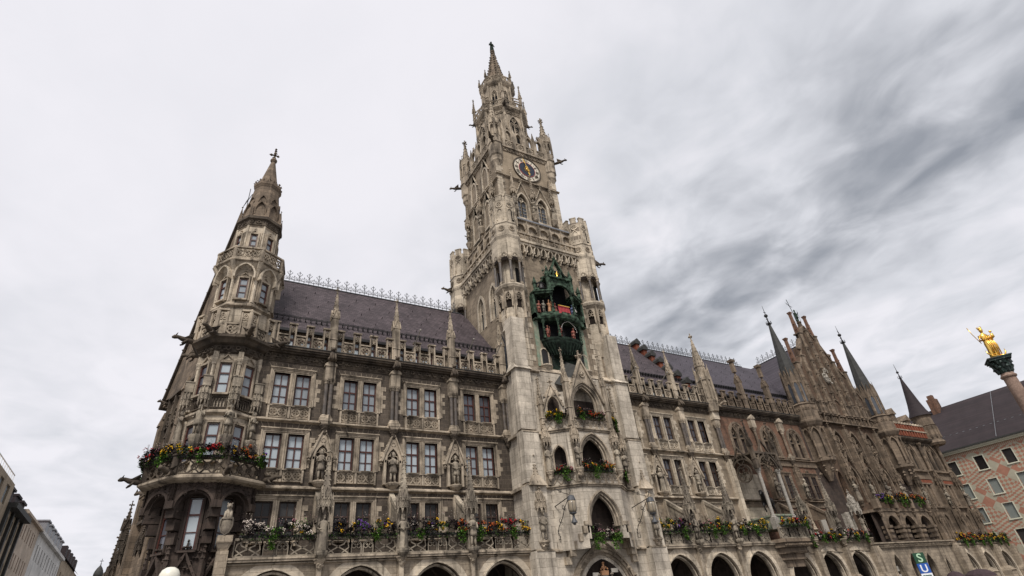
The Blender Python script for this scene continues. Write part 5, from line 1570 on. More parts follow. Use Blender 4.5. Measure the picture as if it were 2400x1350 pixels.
# upper body
u = MB()
u.arch_wall(UL, UR, 36.0, 46.0, UF, [(26.95, 1.35, 39.9, 42.3, 1.3), (29.6, 1.35, 39.9, 42.3, 1.3)], .5)
side(u, UL, 4.2); u.arch_wall(-4.15, 4.2, 36.0, 50.6, 0, [(-1.5, 1.2, 45.6, 47.7, 1.2), (1.5, 1.2, 45.6, 47.7, 1.2), (-1.5, 1.2, 39.9, 42.3, 1.3), (1.5, 1.2, 39.9, 42.3, 1.3)], .5); u.pop()
u.add([(UR, UF, 36), (UR, UB, 36), (UR, UB, 50.6), (UR, UF, 50.6)], [(0, 1, 2, 3)]); u.add([(UL, UB, 36), (UR, UB, 36), (UR, UB, 50.6), (UL, UB, 50.6)], [(3, 2, 1, 0)])
pl = MB(); pl.add([(UL, UF, 46), (UR, UF, 46), (UR, UF, 50.6), (UL, UF, 50.6)], [(0, 1, 2, 3)]); part('clock_wall', pl, 'plaster_tan', tow)
fr, gl = MB(), MB()
def tw(c, zb, zs, wd, h):
    fr.strip([(c - wd / 2 - .1, zb)] + arch(c, zs, wd + .2, h + .12, 7) + [(c + wd / 2 + .1, zb)], .22, -.12, .05)
    fr.box(c - .05, c + .05, .2, .34, zb, zs + .2)
    for s_ in (-1, 1): lancet(fr, c + s_ * wd * .25, zb, wd * .48, zs, .5, .07, .2, .34)
    quatrefoil(fr, c, zs + h * .5, .26, .06, .2, .34, True, 6)
    for i in range(1, 5): fr.box(c - wd / 2, c + wd / 2, .30, .34, zb + i * .5 - .02, zb + i * .5 + .02)
    gl.prism([(c - wd / 2, zb)] + arch(c, zs, wd, h, 7) + [(c + wd / 2, zb)], .35, .38)
    fr.box(c - wd / 2 - .2, c + wd / 2 + .2, -.2, .1, zb - .2, zb)
    fr.strip([(c - wd / 2 - .45, zs + .2), (c, zs + h + 1.7), (c + wd / 2 + .45, zs + .2)], .12, -.2, .02); finial(fr, c, -.12, zs + h + 1.6, 1.3)
    for s_ in (-1, 1): crockets(fr, (c + s_ * (wd / 2 + .5), -.12, zs + .3), (c, -.12, zs + h + 1.7), 5, .13)
tw(26.95, 39.9, 42.3, 1.35, 1.3); tw(29.6, 39.9, 42.3, 1.35, 1.3)
for q in (fr, gl): side(q, UL, 4.2)
for c in (-1.5, 1.5): tw(c, 39.9, 42.3, 1.2, 1.3); tw(c, 45.6, 47.7, 1.2, 1.2)
for q in (fr, gl): q.pop()
part('window_tracery', fr, 'limestone', tow); part('window_pane', gl, 'glass_lead', tow)
ce = MB()
moulding(ce, UL - .25, UR + .25, 45.95, UF, .25, .34)
side(ce, UL, 4.2); moulding(ce, -4.3, 4.4, 45.2, 0, .25, .34); ce.pop()
part('upper_string_course', ce, 'trim_stone', tow)
qn = u; qn.mat = 1
for sx, xe in ((1, UL + .65), (-1, UR - .65)):
    for i in range(16):
        z = 38.9 + i * .44; e = .3 if i % 2 else .0
        a, c = (xe - .66, xe + e) if sx > 0 else (xe - e, xe + .66)
        qn.box(a, c, UF - .03, UF + .04, z, z + .42)
    for i in range(12):
        z = 46.2 + i * .37; e = .22 if i % 2 else .0
        a, c = (xe - .66, xe + e) if sx > 0 else (xe - e, xe + .66)
        qn.box(a, c, UF - .03, UF + .04, z, z + .35)
part('upper_wall', qn, ['tower_rubble', 'limestone'], tow, whole=True)
cc = MB()
cc.box(UL, UR, UF - .12, UF + .1, 50.05, 50.5); cc.push(0, 0, 0); frieze(cc, UL + .4, UR - .4, 50.1, 50.48, UF - .14, .2, .08); cc.pop(); cc.box(UL - .2, UR + .2, UF - .32, UB + .3, 50.5, 50.75)
side(cc, UL, 4.2); cc.box(-4.2, 4.3, -.12, .1, 50.05, 50.5); frieze(cc, -4, 4.1, 50.1, 50.48, -.14, .2, .08); cc.box(-4.4, 4.5, -.32, .1, 50.49, 50.76); cc.pop()
part('upper_cornice', cc, 'trim_stone', tow)
# statues and their canopies beside the upper windows
cn = MB()
SP = ((25.65, 61, 'knight', 'stone figure left of the twin windows under the clock'), (28.27, 67, 'man', 'stone figure between the twin windows under the clock'), (30.9, 71, 'robe', 'stone figure right of the twin windows under the clock'))
for x, sd, kd, l in SP:
    canopy(cn, x, UF - .28, 43.15, .36, .95, 2.3); cn.octa([(.2, 39.9), (.42, 40.6), (.42, 40.75)], x, UF - .2)
    for z in (40.0, 40.25, 40.5): blob(cn, x, UF - .4, z, .2)
    statue(kd, sd, (x, UF - .34, 40.75), l, h=2.2, group='statues under the tower clock')
side(cn, UL, 4.2)
for x in (-3.2, 0, 3.2): canopy(cn, x, -.28, 43.15, .36, .95, 2.3); cn.octa([(.2, 39.9), (.42, 40.6), (.42, 40.75)], x, -.2); canopy(cn, x, -.2, 37.2, .3, .7, 1.2)
cn.pop()
part('statue_canopy', cn, 'trim_stone', tow)
for i, yy in enumerate((1.0, 4.2, 7.4)):
    statue(('robe', 'knight', 'man')[i], 73 + i, (UL - .34, yy, 40.75), ('stone figure nearest the front corner on the left side of the tower', 'stone figure between the windows on the west side of the tower', 'stone figure nearest the rear corner on the west side of the tower')[i], h=2.2, rz=-math.pi / 2, group='statues on the west side of the tower')
# clock dial
CXc, CZc, CR = 28.2, 47.95, 1.95
dl = MB(); dl.push(CXc, UF - .08, CZc)
def disc(m, r, y, n=48): m.prism([(r * math.cos(2 * math.pi * i / n), r * math.sin(2 * math.pi * i / n)) for i in range(n)], y, y + .06)
disc(dl, 1.86, 0); dl.pop()
dial = part('clock_dial', dl, 'dial_white', tow)
def dialpart(name, mb, mat):
    o = _obj0(name, mb.mesh(name, mat), dial); return o
q = MB(); q.push(CXc, UF - .08, CZc); q.ring(0, 0, 1.90, .09, -.08, .06, 48); q.ring(0, 0, 1.78, .03, -.02, .02, 48); q.pop(); dialpart('dial_rim', q, 'dial_dark')
q = MB(); q.push(CXc, UF - .13, CZc); disc(q, 1.10, 0); q.pop(); dialpart('dial_centre', q, 'dial_blue')
q = MB(); q.push(CXc, UF - .13, CZc); q.ring(0, 0, 1.11, .055, -.02, .04, 48); q.pop(); dialpart('dial_ring', q, 'rim_red')
q = MB(); q.push(CXc, UF - .10, CZc)
NUM = ['XII', 'I', 'II', 'III', 'IIII', 'V', 'VI', 'VII', 'VIII', 'IX', 'X', 'XI']
for i, s_ in enumerate(NUM):
    q.push(0, 0, 0, ry=2 * math.pi * i / 12)
    tot = sum({'I': .13, 'V': .24, 'X': .26}[c] for c in s_); x = -tot / 2
    for c in s_:
        wd = {'I': .13, 'V': .24, 'X': .26}[c]; xc = x + wd / 2
        if c == 'I': q.box(xc - .022, xc + .022, -.03, 0, 1.26, 1.66)
        if c == 'V': q.strip([(xc - .09, 1.66), (xc, 1.26), (xc + .09, 1.66)], .04, -.03, 0)
        if c == 'X': q.strip([(xc - .1, 1.66), (xc + .1, 1.26)], .045, -.03, 0); q.strip([(xc + .1, 1.66), (xc - .1, 1.26)], .03, -.034, -.004)
        x += wd
    q.pop()
    q.push(0, 0, 0, ry=2 * math.pi * (i + .5) / 12); q.box(-.04, .04, -.03, 0, 1.42, 1.5); q.pop()
q.pop(); dialpart('numerals', q, 'dial_dark')
q = MB(); q.push(CXc, UF - .15, CZc)
for i in range(16):
    a = 2 * math.pi * i / 16; L = .62 if i % 2 == 0 else .46
    q.add([(.12 * math.cos(a + .3), 0, .12 * math.sin(a + .3)), (.12 * math.cos(a - .3), 0, .12 * math.sin(a - .3)), (L * math.cos(a), -.01, L * math.sin(a))], [(0, 1, 2), (2, 1, 0)])
q.push(0, 0, 0, rx=math.pi / 2); q.lathe([(.2, 0), (.17, .08), (.06, .13)], 12); q.pop(); q.pop(); dialpart('dial_sun', q, 'gold_paint')
def hand(L, w, ang, nm, y):
    q = MB(); q.push(CXc, y, CZc, ry=rad(ang))
    q.prism([(-w * .5, -.45), (w * .5, -.45), (w * .4, L * .55), (-w * .4, L * .55)], -.03, 0)
    q.prism([(-w * 1.3, L * .55), (w * 1.3, L * .55), (w * 1.1, L * .66), (0, L), (-w * 1.1, L * .66)], -.032, -.002)
    q.ring(0, -.3, w * 1.4, w * .6, -.03, 0, 8); q.pop(); dialpart(nm, q, 'gold_paint')
hand(1.72, .075, -19, 'minute_hand', UF - .25); hand(1.08, .11, 166, 'hour_hand', UF - .21)
# battlemented gallery, corner pinnacle turrets and the octagon
gb = MB()
def top_gallery(m, a, b, n):
    st = (b - a) / n
    m.box(a, b, -.22, -.02, 51.75, 51.9)
    for i in range(n):
        c = a + (i + .5) * st
        quatrefoil(m, c, 51.25, .42, .08, -.2, -.06); m.strip([(c - st * .45, 50.85), (c + st * .45, 51.7)], .06, -.17, -.09); m.strip([(c + st * .45, 50.85), (c - st * .45, 51.7)], .06, -.17, -.09)
        lancet(m, c, 51.9, st - .5, 52.9, .85, .2, -.2, .15, 6); m.strip([(c - st / 2 + .1, 53.2), (c, 54.4), (c + st / 2 - .1, 53.2)], .12, -.16, .1); finial(m, c, -.05, 54.3, .9)
    for i in range(n + 1):
        c = a + i * st
        m.box(c - .16, c + .16, -.26, .15, 50.75, 53.6); m.frust(c, -.06, 53.6, 55.0, .15, .15, .02, .02)
        for s_ in (-.13, .13): crockets(m, (c + s_, -.15, 53.7), (c, -.06, 55.0), 3, .07)
gb.push(0, UF - .05, 0); top_gallery(gb, UL + 1.3, UR - 1.0, 4); gb.pop()
side(gb, UL - .05, 4.2); top_gallery(gb, -3.0, 3.2, 4); gb.pop()
gb.push(UR + .05, 4.2, 0, rz=math.pi / 2); top_gallery(gb, -3.0, 3.0, 4); gb.pop()
part('top_gallery', gb, 'trim_stone', tow)
tg = MB()
for x, y in ((UL + .35, UF + .3), (UR - .35, UF + .3), (UL + .35, UB - .3), (UR - .35, UB - .3)):
    tg.octa([(.25, 46.9), (.55, 47.7), (.66, 47.9), (.66, 48.6), (.78, 48.8), (.78, 50.6), (.88, 50.7), (.88, 50.9), (.78, 51.0), (.78, 51.9)], x, y)
    tg.octa([(.5, 51.9), (.5, 54.2), (.72, 54.3), (.72, 54.5), (.55, 54.6), (.08, 58.6)], x, y)
    for k in range(8):
        tg.push(x, y, 0, rz=k * math.pi / 4)
        lancet(tg, 0, 51.9, .5, 53.4, .5, .1, -.82, -.66); gablet(tg, 0, 54.1, .62, 1.25, -.84, -.66, 3); tg.pop()
        a = math.pi / 8 + k * math.pi / 4
        tg.frust(x + .84 * math.cos(a), y + .84 * math.sin(a), 51.9, 54.4, .07, .07, .07, .07); tg.frust(x + .84 * math.cos(a), y + .84 * math.sin(a), 54.4, 55.7, .07, .07, .01, .01); blob(tg, x + .84 * math.cos(a), y + .84 * math.sin(a), 55.7, .09)
        crockets(tg, (x + .58 * math.cos(a), y + .58 * math.sin(a), 54.8), (x + .1 * math.cos(a), y + .1 * math.sin(a), 58.5), 6, .11)
    finial(tg, x, y, 58.4, 2.0)
part('corner_pinnacle', tg, 'trim_stone', tow)
oc = MB()
oc.octa([(3.05, 50.7), (3.05, 59.7), (3.3, 60.0), (3.45, 60.2), (3.45, 60.4), (3.2, 60.45)], AX, AYU)
oc.octa([(2.0, 60.4), (2.0, 66.4), (2.3, 66.8), (2.4, 67.0), (2.4, 67.15), (2.0, 67.2)], AX, AYU)
part('octagon_wall', oc, 'trim_stone', tow)
K = Kit(tow)
for k in range(8):
    K.push(AX, AYU, 0, rz=k * math.pi / 4); od = K['octagon_window_frame']; oh = K['octagon_opening']
    p_ = [(-.72, 53.6)] + arch(0, 57.0, 1.44, 1.5, 6) + [(.72, 53.6)]
    oh.prism(p_, -3.07, -2.9)
    od.strip([(-.8, 51.5)] + arch(0, 57.0, 1.6, 1.6, 6) + [(.8, 51.5)], .16, -3.22, -3.0); od.box(-.06, .06, -3.16, -3.04, 53.5, 57.6)
    for s_ in (-1, 1): trefoil_arch(od, s_ * .36, 53.6, .62, 56.8, .6, .07, -3.14, -3.04)
    quatrefoil(od, 0, 57.9, .3, .07, -3.14, -3.04)
    for q in range(4): quatrefoil(od, -.86 + q * .57, 59.3, .24, .06, -3.16, -3.02, True, 6)
    for q in range(5): blob(od, -.9 + q * .45, -3.25, 59.95, .13)
    for z in (52.2, 52.9): od.box(-.75, .75, -3.2, -3.02, z, z + .12)
    od = K['octagon_gallery_rail']
    for ap, z0, z1, hw in ((3.42, 60.45, 61.45, 1.4), (2.36, 67.2, 68.2, .96)):
        od.box(-hw, hw, -ap - .06, -ap + .08, z1 - .14, z1); od.box(-hw, hw, -ap - .05, -ap + .07, z0, z0 + .1)
        n = 4 if hw > 1.2 else 3
        for q in range(n):
            c = -hw + (q + .5) * 2 * hw / n; w_ = hw / n
            od.strip([(c - w_, z0 + .1), (c + w_, z1 - .14)], .07, -ap - .03, -ap + .04); od.strip([(c + w_, z0 + .1), (c - w_, z1 - .14)], .07, -ap - .025, -ap + .045); od.ring(c, (z0 + z1) / 2, w_ * .6, .06, -ap - .04, -ap + .05, 8)
    od = K['lantern_window_frame']; oh = K['lantern_opening']
    p_ = [(-.42, 61.6)] + arch(0, 64.3, .84, 1.0, 5) + [(.42, 61.6)]
    oh.prism(p_, -2.02, -1.9)
    od.strip([(-.48, 61.2)] + arch(0, 64.3, .98, 1.1, 5) + [(.48, 61.2)], .13, -2.14, -1.96); trefoil_arch(od, 0, 63.4, .8, 64.2, .9, .06, -2.08, -2.0); od.box(-.03, .03, -2.07, -2.0, 61.6, 64.6)
    for q in range(4): blob(od, -.6 + q * .4, -2.2, 66.5, .11)
    K.pop(); od = K['octagon_corner_shaft']
    a = math.pi / 8 + k * math.pi / 4; ca, sa = math.cos(a), math.sin(a)
    # corner buttresses, free pinnacles and flyers
    for z in range(51, 60): blob(od, AX + 3.42 * ca, AYU + 3.42 * sa, z + .3, .17)
    od.tube([(AX + 3.36 * ca, AYU + 3.36 * sa, 51), (AX + 3.36 * ca, AYU + 3.36 * sa, 60)], .2, 5)
    pinnacle(K['octagon_pinnacle'], AX + 3.62 * ca, AYU + 3.62 * sa, 60.3, .15, 2.6, 2.2, 6, True, .9)
    od = K['flying_buttress']
    od.tube([(AX + 3.6 * ca, AYU + 3.6 * sa, 62.0), (AX + 2.8 * ca, AYU + 2.8 * sa, 63.1), (AX + 2.15 * ca, AYU + 2.15 * sa, 63.3)], .10, 5); od.tube([(AX + 3.6 * ca, AYU + 3.6 * sa, 62.6), (AX + 2.15 * ca, AYU + 2.15 * sa, 64.4)], .09, 5)
    od = K['lantern_corner_shaft']
    od.tube([(AX + 2.2 * ca, AYU + 2.2 * sa, 60.5), (AX + 2.2 * ca, AYU + 2.2 * sa, 66.6)], .14, 5)
    pinnacle(K['lantern_pinnacle'], AX + 2.5 * ca, AYU + 2.5 * sa, 67.1, .09, 1.5, 1.2, 4, True, .6)
    if k in (3, 5, 7, 0):
        for r, z in ((3.5, 60.1),):
            od = K['gargoyle']; od.push(AX + r * ca, AYU + r * sa, z, rz=a + math.pi / 2); gargoyle(od, 0, 0, 0, .85, .75); od.pop()
K.done({'octagon_opening': 'hole_shade', 'lantern_opening': 'hole_shade', 'gargoyle': 'dark_carving'}, 'trim_stone')
gq = MB()
for x, y, a in ((UL - .1, UF - .1, -2.356), (UR + .1, UF - .1, -.785), (UL - .1, UB, 2.6), (UR + .1, UB, .6)):
    gq.push(x, y, 50.6, rz=a + math.pi / 2); gargoyle(gq, 0, -.5, 0, 1.2, 1.0); gq.pop()
for x, y, a in ((23.35 - 1.2, 8.9, 3.14), (32.85 + 1.2, -1.6, -.3)):
    gq.push(x, y, 34.5, rz=a + math.pi / 2); gargoyle(gq, 0, -.1, 0, 1.3, 1.0); gq.pop()
part('gargoyle', gq, 'dark_carving', tow)
sp = MB()
sp.octa([(1.5, 67.2), (1.42, 68.6), (.22, 76.8), (.34, 77.0), (.36, 77.15), (.2, 77.25)], AX, AYU)
for k in range(8):
    a = math.pi / 8 + k * math.pi / 4; ca, sa = math.cos(a), math.sin(a)
    crockets(sp, (AX + 1.6 * ca, AYU + 1.6 * sa, 68.0), (AX + .26 * ca, AYU + .26 * sa, 76.6), 13, .21)
    sp.push(AX, AYU, 0, rz=k * math.pi / 4)
    gablet(sp, 0, 68.2, .9, 1.9, -1.58, -1.2, 4)
    sp.pop()
part('spire', sp, 'gable_stone', tow)
statue('monk', 79, (AX, AYU, 77.2), 'small green bronze figure with one raised arm on the very top of the tower', h=2.5, mat='copper_dark', name='finial_figure')
o = bpy.data.objects['finial_figure']
# ============================================================ PORTAL BAY of the clock tower
PX, PF, PB = 28.1, -3.75, -2.3
PLAN = [(24.3, PB), (26.2, PF), (30.0, PF), (31.9, PB)]
def bay_slab(m, z0, z1, out=0.0):
    o = out
    m.slab([(24.3 - o * 1.2, PB + .2), (24.3 - o * 1.2, PB), (26.2 - o * .5, PF - o), (30.0 + o * .5, PF - o), (31.9 + o * 1.2, PB), (31.9 + o * 1.2, PB + .2)], z0, z1)
DL = math.hypot(1.9, 1.45); DA = math.atan2(-1.45, 1.9)
def diag(m, s_):     # frame of a splayed side: origin at its middle, outward -y
    if s_ < 0: m.push((24.3 + 26.2) / 2, (PB + PF) / 2, 0, rz=DA)
    else: m.push((30.0 + 31.9) / 2, (PB + PF) / 2, 0, rz=-DA)
w = MB()
w.push(0, PF, 0); w.arch_wall(26.2, 30.0, 6.6, 10.4, 0, [(27.95, 3.0, 6.6, 7.7, 2.25)], .5); w.pop()
w.push(0, PF, 0); w.arch_wall(26.2, 30.0, 10.4, 14.75, 0, [(28.0, 2.9, 11.5, 12.5, 1.95)], .6); w.pop()
w.push(0, PF, 0); w.arch_wall(26.2, 30.0, 14.75, 19.3, 0, [(28.0, 3.0, 15.6, 16.9, 2.05)], .4); w.pop()
for s_ in (-1, 1):
    diag(w, s_)
    w.arch_wall(-DL / 2, DL / 2, 6.0, 10.4, 0, [])
    w.arch_wall(-DL / 2, DL / 2, 10.4, 14.75, 0, [(0.1 * s_, .95, 11.5, 12.75, .8)], .4); w.arch_wall(-DL / 2, DL / 2, 14.75, 18.0, 0, [(0.1 * s_, 1.0, 15.6, 16.8, .9)], .4)
    w.pop()
for z in (10.4, 14.75): w.slab([(24.3, PB), (26.2, PF), (30.0, PF), (31.9, PB)], z - .12, z)
part('portal_bay_wall', w, 'limestone_grey', tow)
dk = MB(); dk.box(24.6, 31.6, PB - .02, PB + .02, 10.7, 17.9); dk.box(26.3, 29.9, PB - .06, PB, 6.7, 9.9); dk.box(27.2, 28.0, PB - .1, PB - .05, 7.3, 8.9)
part('porch_shadow_wall', dk, 'soot_shade_stone', tow)
mo = MB()
for z in (10.5, 14.85):
    bay_slab(mo, z - .2, z - .06, .10); bay_slab(mo, z - .06, z + .04, .2)
part('portal_bay_moulding', mo, 'trim_stone', tow)
K = Kit(tow)
for (cx, wd, zb, zs, h) in ((27.95, 3.0, 7.5, 7.7, 2.25), (28.0, 2.9, 11.5, 12.5, 1.95), (28.0, 3.0, 15.6, 16.9, 2.05)):
    tr = MB()
    for k, (e, y0) in enumerate(((.08, -.09), (-.12, .06), (-.3, .2))):
        tr.strip([(cx - wd / 2 - e, zb)] + arch(cx, zs, wd + 2 * e, h + e, 9) + [(cx + wd / 2 + e, zb)], .13, PF + y0, PF + y0 + .2)
    part('porch_arch', tr, 'trim_stone', tow)
for s_ in (-1, 1):
    if s_ < 0: K.push((24.3 + 26.2) / 2, (PB + PF) / 2, 0, rz=DA)
    else: K.push((30.0 + 31.9) / 2, (PB + PF) / 2, 0, rz=-DA)
    for wd, zs, h, nm in ((.95, 12.75, .8, 'side_arch'), (1.0, 16.8, .9, 'upper_side_arch')): K[nm].strip([(.1 * s_ - wd / 2 - .05, zs - 1.1)] + arch(.1 * s_, zs, wd + .1, h + .08, 6) + [(.1 * s_ + wd / 2 + .05, zs - 1.1)], .12, -.1, .1)
    tr = K['side_gable']
    tr.strip([(.1 * s_ - .85, 16.7), (.1 * s_, 18.8), (.1 * s_ + .85, 16.7)], .14, -.2, .02); tr.prism([(.1 * s_ - .75, 17.75), (.1 * s_ + .75, 17.75), (.1 * s_, 18.75)], -.1, 0); finial(tr, .1 * s_, -.1, 18.7, 1.3)
    for q in (-1, 1): crockets(tr, (.1 * s_ + q * .85, -.14, 16.9), (.1 * s_, -.14, 18.8), 4, .11)
    for z in (10.6, 14.95):
        tr = K['side_rail']; tr.box(-DL / 2, DL / 2, -.12, .1, z + .75, z + .87)
        for q in range(3): tr.strip([(-.9 + q * .6, z), (-.6 + q * .6, z + .4), (-.3 + q * .6, z + .75)], .07, -.06, .04); tr.strip([(-.3 + q * .6, z), (-.6 + q * .6, z + .4), (-.9 + q * .6, z + .75)], .06, -.05, .03)
    K.pop()
for z in (10.6, 14.95):
    tr = K['porch_rail']; tr.box(26.2, 30.0, PF - .12, PF + .1, z + .75, z + .87)
    for q in range(6): trefoil_arch(tr, 26.5 + q * .63, z, .5, z + .3, .35, .06, PF - .06, PF + .04)
tr = K['front_gable']
tr.strip([(26.1, 17.2), (28.0, 21.1), (29.9, 17.2)], .24, PF - .25, PF + .05)
tr.prism([(26.3, 18.3)] + [q for q in arch(28.0, 16.9, 3.2, 2.15, 8) if q[1] > 18.3] + [(29.7, 18.3), (28.0, 20.9)], PF - .1, PF)
tr.ring(28.0, 19.7, .26, .09, PF - .2, PF - .05, 10); blob(tr, 28.0, PF - .15, 19.7, .22)
for s_ in (-1, 1): crockets(tr, (28 + s_ * 1.95, PF - .15, 17.4), (28, PF - .15, 21.1), 7, .16)
finial(tr, 28.0, PF - .1, 21.0, 1.9); tr.frust(28, PF - .1, 21, 22, .1, .1, .05, .05)
for x, y, tp in ((26.1, PF, 21.6), (30.1, PF, 21.6), (24.2, PB - .15, 19.2), (32.0, PB - .15, 19.2)):
    big = y == PF; tr = MB()
    pinnacle(tr, x, y - .08, 15.0, .2 if big else .15, 3.9 if big else 2.2, tp - (19.0 if big else 17.3), 7)
    part('bay_pinnacle', tr, 'trim_stone', tow)
for x, y in ((26.1, PF - .25), (30.1, PF - .25), (24.2, PB - .4), (32.0, PB - .4)):
    tr = MB(); canopy(tr, x, y, 13.75, .34, .75, .5); part('statue_canopy', tr, 'trim_stone', tow)
    tr = MB(); tr.box(x - .17, x + .17, y + .1, y + .4, 10.6, 14.8); corbel(tr, x, y, 11.6, .34, .75); part('statue_corbel', tr, 'trim_stone', tow)
K.done({}, 'trim_stone')
for i, (x, y, l) in enumerate(((26.1, PF - .3, 'stone statue left of the middle arched opening of the tower front bay'), (30.1, PF - .3, 'stone statue right of the middle arched opening of the tower front bay'), (24.2, PB - .45, 'stone statue on the left splayed corner of the tower front bay'), (32.0, PB - .45, 'stone statue on the right splayed corner of the tower front bay'))):
    statue(('man', 'robe', 'robe', 'man')[i], 83 + i, (x, y, 11.62), l, h=1.95, group='statues of the tower front bay')
rf = MB(); rf.add([(26.3, PF + .15, 18.5), (28.0, PF + .15, 20.6), (28.0, -1.7, 21.9), (26.0, -1.7, 19.6), (29.7, PF + .15, 18.5), (30.0, -1.7, 19.6)], [(0, 1, 2, 3), (1, 4, 5, 2)])
part('portal_bay_roof', rf, 'lead_dark', tow)
rf = MB(); rf.box(26.6, 29.4, YF - .04, YF + .01, 20.9, 23.5); part('stained_wall_panel', rf, 'copper_dark', tow)
# brackets carrying the bay, and the portal below
br = MB()
for s_ in (-1, 1):
    cx = PX + s_ * 2.0
    for i, (z, y) in enumerate(((7.5, -3.75), (7.0, -3.5), (6.55, -3.2), (6.1, -2.9), (5.6, -2.6))):
        x0 = PX + s_ * (1.75 + .28 * i)
        br.box(min(x0, x0 + s_ * .5), max(x0, x0 + s_ * .5), y, -2.2, z - .5, z)
        br.lathe([(.16, 0), (.16, .5)], 8, x0 + s_ * .25, y, 0)if False else None
    br.box(min(PX + s_ * 1.6, PX + s_ * 2.1), max(PX + s_ * 1.6, PX + s_ * 2.1), PF - .06, -2.2, 7.55, 7.8)
part('bay_bracket', br, 'trim_stone', tow)
po = MB()
po.push(0, -2.35, 0)
for k, (e, y) in enumerate(((.9, -.12), (.66, -.05), (.44, .06), (.2, .16))):
    po.strip([(PX - 2.1 - e, 0)] + arch(PX, 2.9, 4.2 + 2 * e, 2.5 + e * .9, 10) + [(PX + 2.1 + e, 0)], .2, y - .1, y + .2)
po.strip([(PX - 2.9, 3.4), (PX - 2.2, 5.0), (PX - 1.0, 6.05), (PX - .25, 6.6), (PX, 7.2), (PX + .25, 6.6), (PX + 1.0, 6.05), (PX + 2.2, 5.0), (PX + 2.9, 3.4)], .14, -.3, -.1)
for s_ in (-1, 1):
    for q in range(5): blob(po, PX + s_ * (2.75 - q * .55), -.3, 4.2 + q * .5, .17)
po.pop(); part('portal_arch', po, 'arcade_stone', tow)
tp = MB(); tp.prism([(PX - 2.1, 0)] + arch(PX, 2.9, 4.2, 2.5, 10) + [(PX + 2.1, 0)], -2.36, -2.33); part('portal_shadow', tp, 'recess_shade', tow)
# carved coat of arms with supporters over the door
ca = MB(); ca.smooth = True
ca.lathe([(.02, 3.1), (.45, 3.4), (.5, 3.9), (.4, 4.15), (.02, 4.2)], 10, PX - .1, -2.5, 0, 1, .3)
arms = tag(obj('coat_of_arms', ca.mesh('coat_of_arms', 'plaque_pale'), None, (0, 0, .1)), 'painted coat of arms with golden crest inside the portal arch', 'coat of arms')
q = MB(); q.frust(PX - .1, -2.55, 4.2, 4.5, .3, .1, .35, .1)
for k in range(5): blob(q, PX - .4 + k * .15, -2.6, 4.6 + .12 * (k % 2), .1)
q.tube([(PX - .1, -2.55, 4.5), (PX - .12, -2.55, 4.95)], .09, 5); blob(q, PX - .12, -2.6, 5.0, .13)
_obj0('crest', q.mesh('crest', 'fig_tan'), arms)
q = MB()
for s_ in (-1, 1):
    q.tube([(PX - .1 + s_ * .8, -2.55, 3.0), (PX - .1 + s_ * .7, -2.6, 3.7), (PX - .1 + s_ * .55, -2.6, 4.1)], [.18, .2, .1], 6); blob(q, PX - .1 + s_ * .6, -2.65, 4.25, .15); q.tube([(PX - .1 + s_ * .7, -2.6, 3.8), (PX - .1 + s_ * .35, -2.7, 3.9)], .07, 5)
_obj0('supporter', q.mesh('supporter', 'statue_stone'), arms)
q = MB(); q.box(PX + .55, PX + 1.15, -2.62, -2.55, 4.35, 4.62); q.box(PX - 1.2, PX - .7, -2.62, -2.55, 4.1, 4.4); _obj0('scroll', q.mesh('scroll', 'plaque_pale'), arms)
for a, c, x, y, z, rz, sd, l, pal in ((2.6, 1, 28.0, PF - .05, 15.75, 0, 91, 'red and dark flowers with vine in the top opening of the tower front bay', [2, 1, 5]), (2.9, 1, 28.0, PF - .1, 11.4, 0, 92, 'yellow flowers and green vines under the middle arch of the tower front bay', [0, 0, 2]),
                                  (1.5, 1, 25.25, -3.05, 15.75, DA, 93, 'small yellow flower box in the top left side opening of the tower front bay', [0, 0, 3]), (1.5, 1, 25.25, -3.05, 11.4, DA, 94, 'red flowers and light green vine in the middle left side opening of the tower bay', [1, 5]),
                                  (1.5, 1, 30.95, -3.05, 15.75, -DA, 95, 'yellow flower box in the top right side opening of the tower front bay', [0]), (1.3, 1, 30.95, -3.05, 11.4, -DA, 96, 'orange and dark flowers in the middle right side opening of the tower bay', [2, 5])):
    flower_box(a, sd, (x, y, z), l, rz=rz, palette=pal, height=.62 if a > 2 else .45, group='flower boxes of the tower front bay', vines=None if a > 2 else [0.2])
for x, sd, l in ((27.2, 97, 'dark green planting left of the middle above the portal gable'), (28.9, 98, 'white flecked green planting with trailing vines right above the portal gable')):
    flower_box(1.3, sd, (x, -3.2, 6.6), l, palette=[3, 3, 5], height=.7, group='flower boxes above the portal', vines=[-.2, .3])
# knight statue in the buttress niche left of the portal
cn = MB()
for x in (22.7, 33.4):
    cn.box(x - .55, x + .55, -2.95, -2.0, 6.2, 10.4)
    canopy(cn, x, -3.1, 8.75, .42, .9, .2); cn.frust(x, -2.7, 10.4, 11.2, .75, .6, .3, .3); spirelet(cn, x, -2.8, 10.9, .22, 1.6, 7, .08)
    corbel(cn, x, -3.1, 6.6, .42, .6)
part('buttress_niche', cn, 'trim_stone', tow)
statue('knight', 101, (22.7, -3.25, 6.6), 'armoured stone knight with sword in the buttress niche left of the portal', h=2.0)
statue('man', 103, (33.4, -3.25, 6.6), 'stone figure in the buttress niche right of the portal beside the lantern', h=2.0)
# faint pale scribble of paint on the right buttress
tx = MB(); tx.push(32.55, -2.335, 6.85)
tx.strip([(0, .75), (.18, .1), (.3, .8)], .05, -.01, .01); tx.strip([(.42, .1), (.5, .55), (.62, .1)], .05, -.01, .01); tx.strip([(.75, .7), (.8, .05)], .05, -.01, .01)
for k in range(3): tx.strip([(.95, .2 + k * .22), (1.3, .22 + k * .22)], .05, -.01, .01)
tx.pop(); part('faded_lettering', tx, 'inscription', tow)

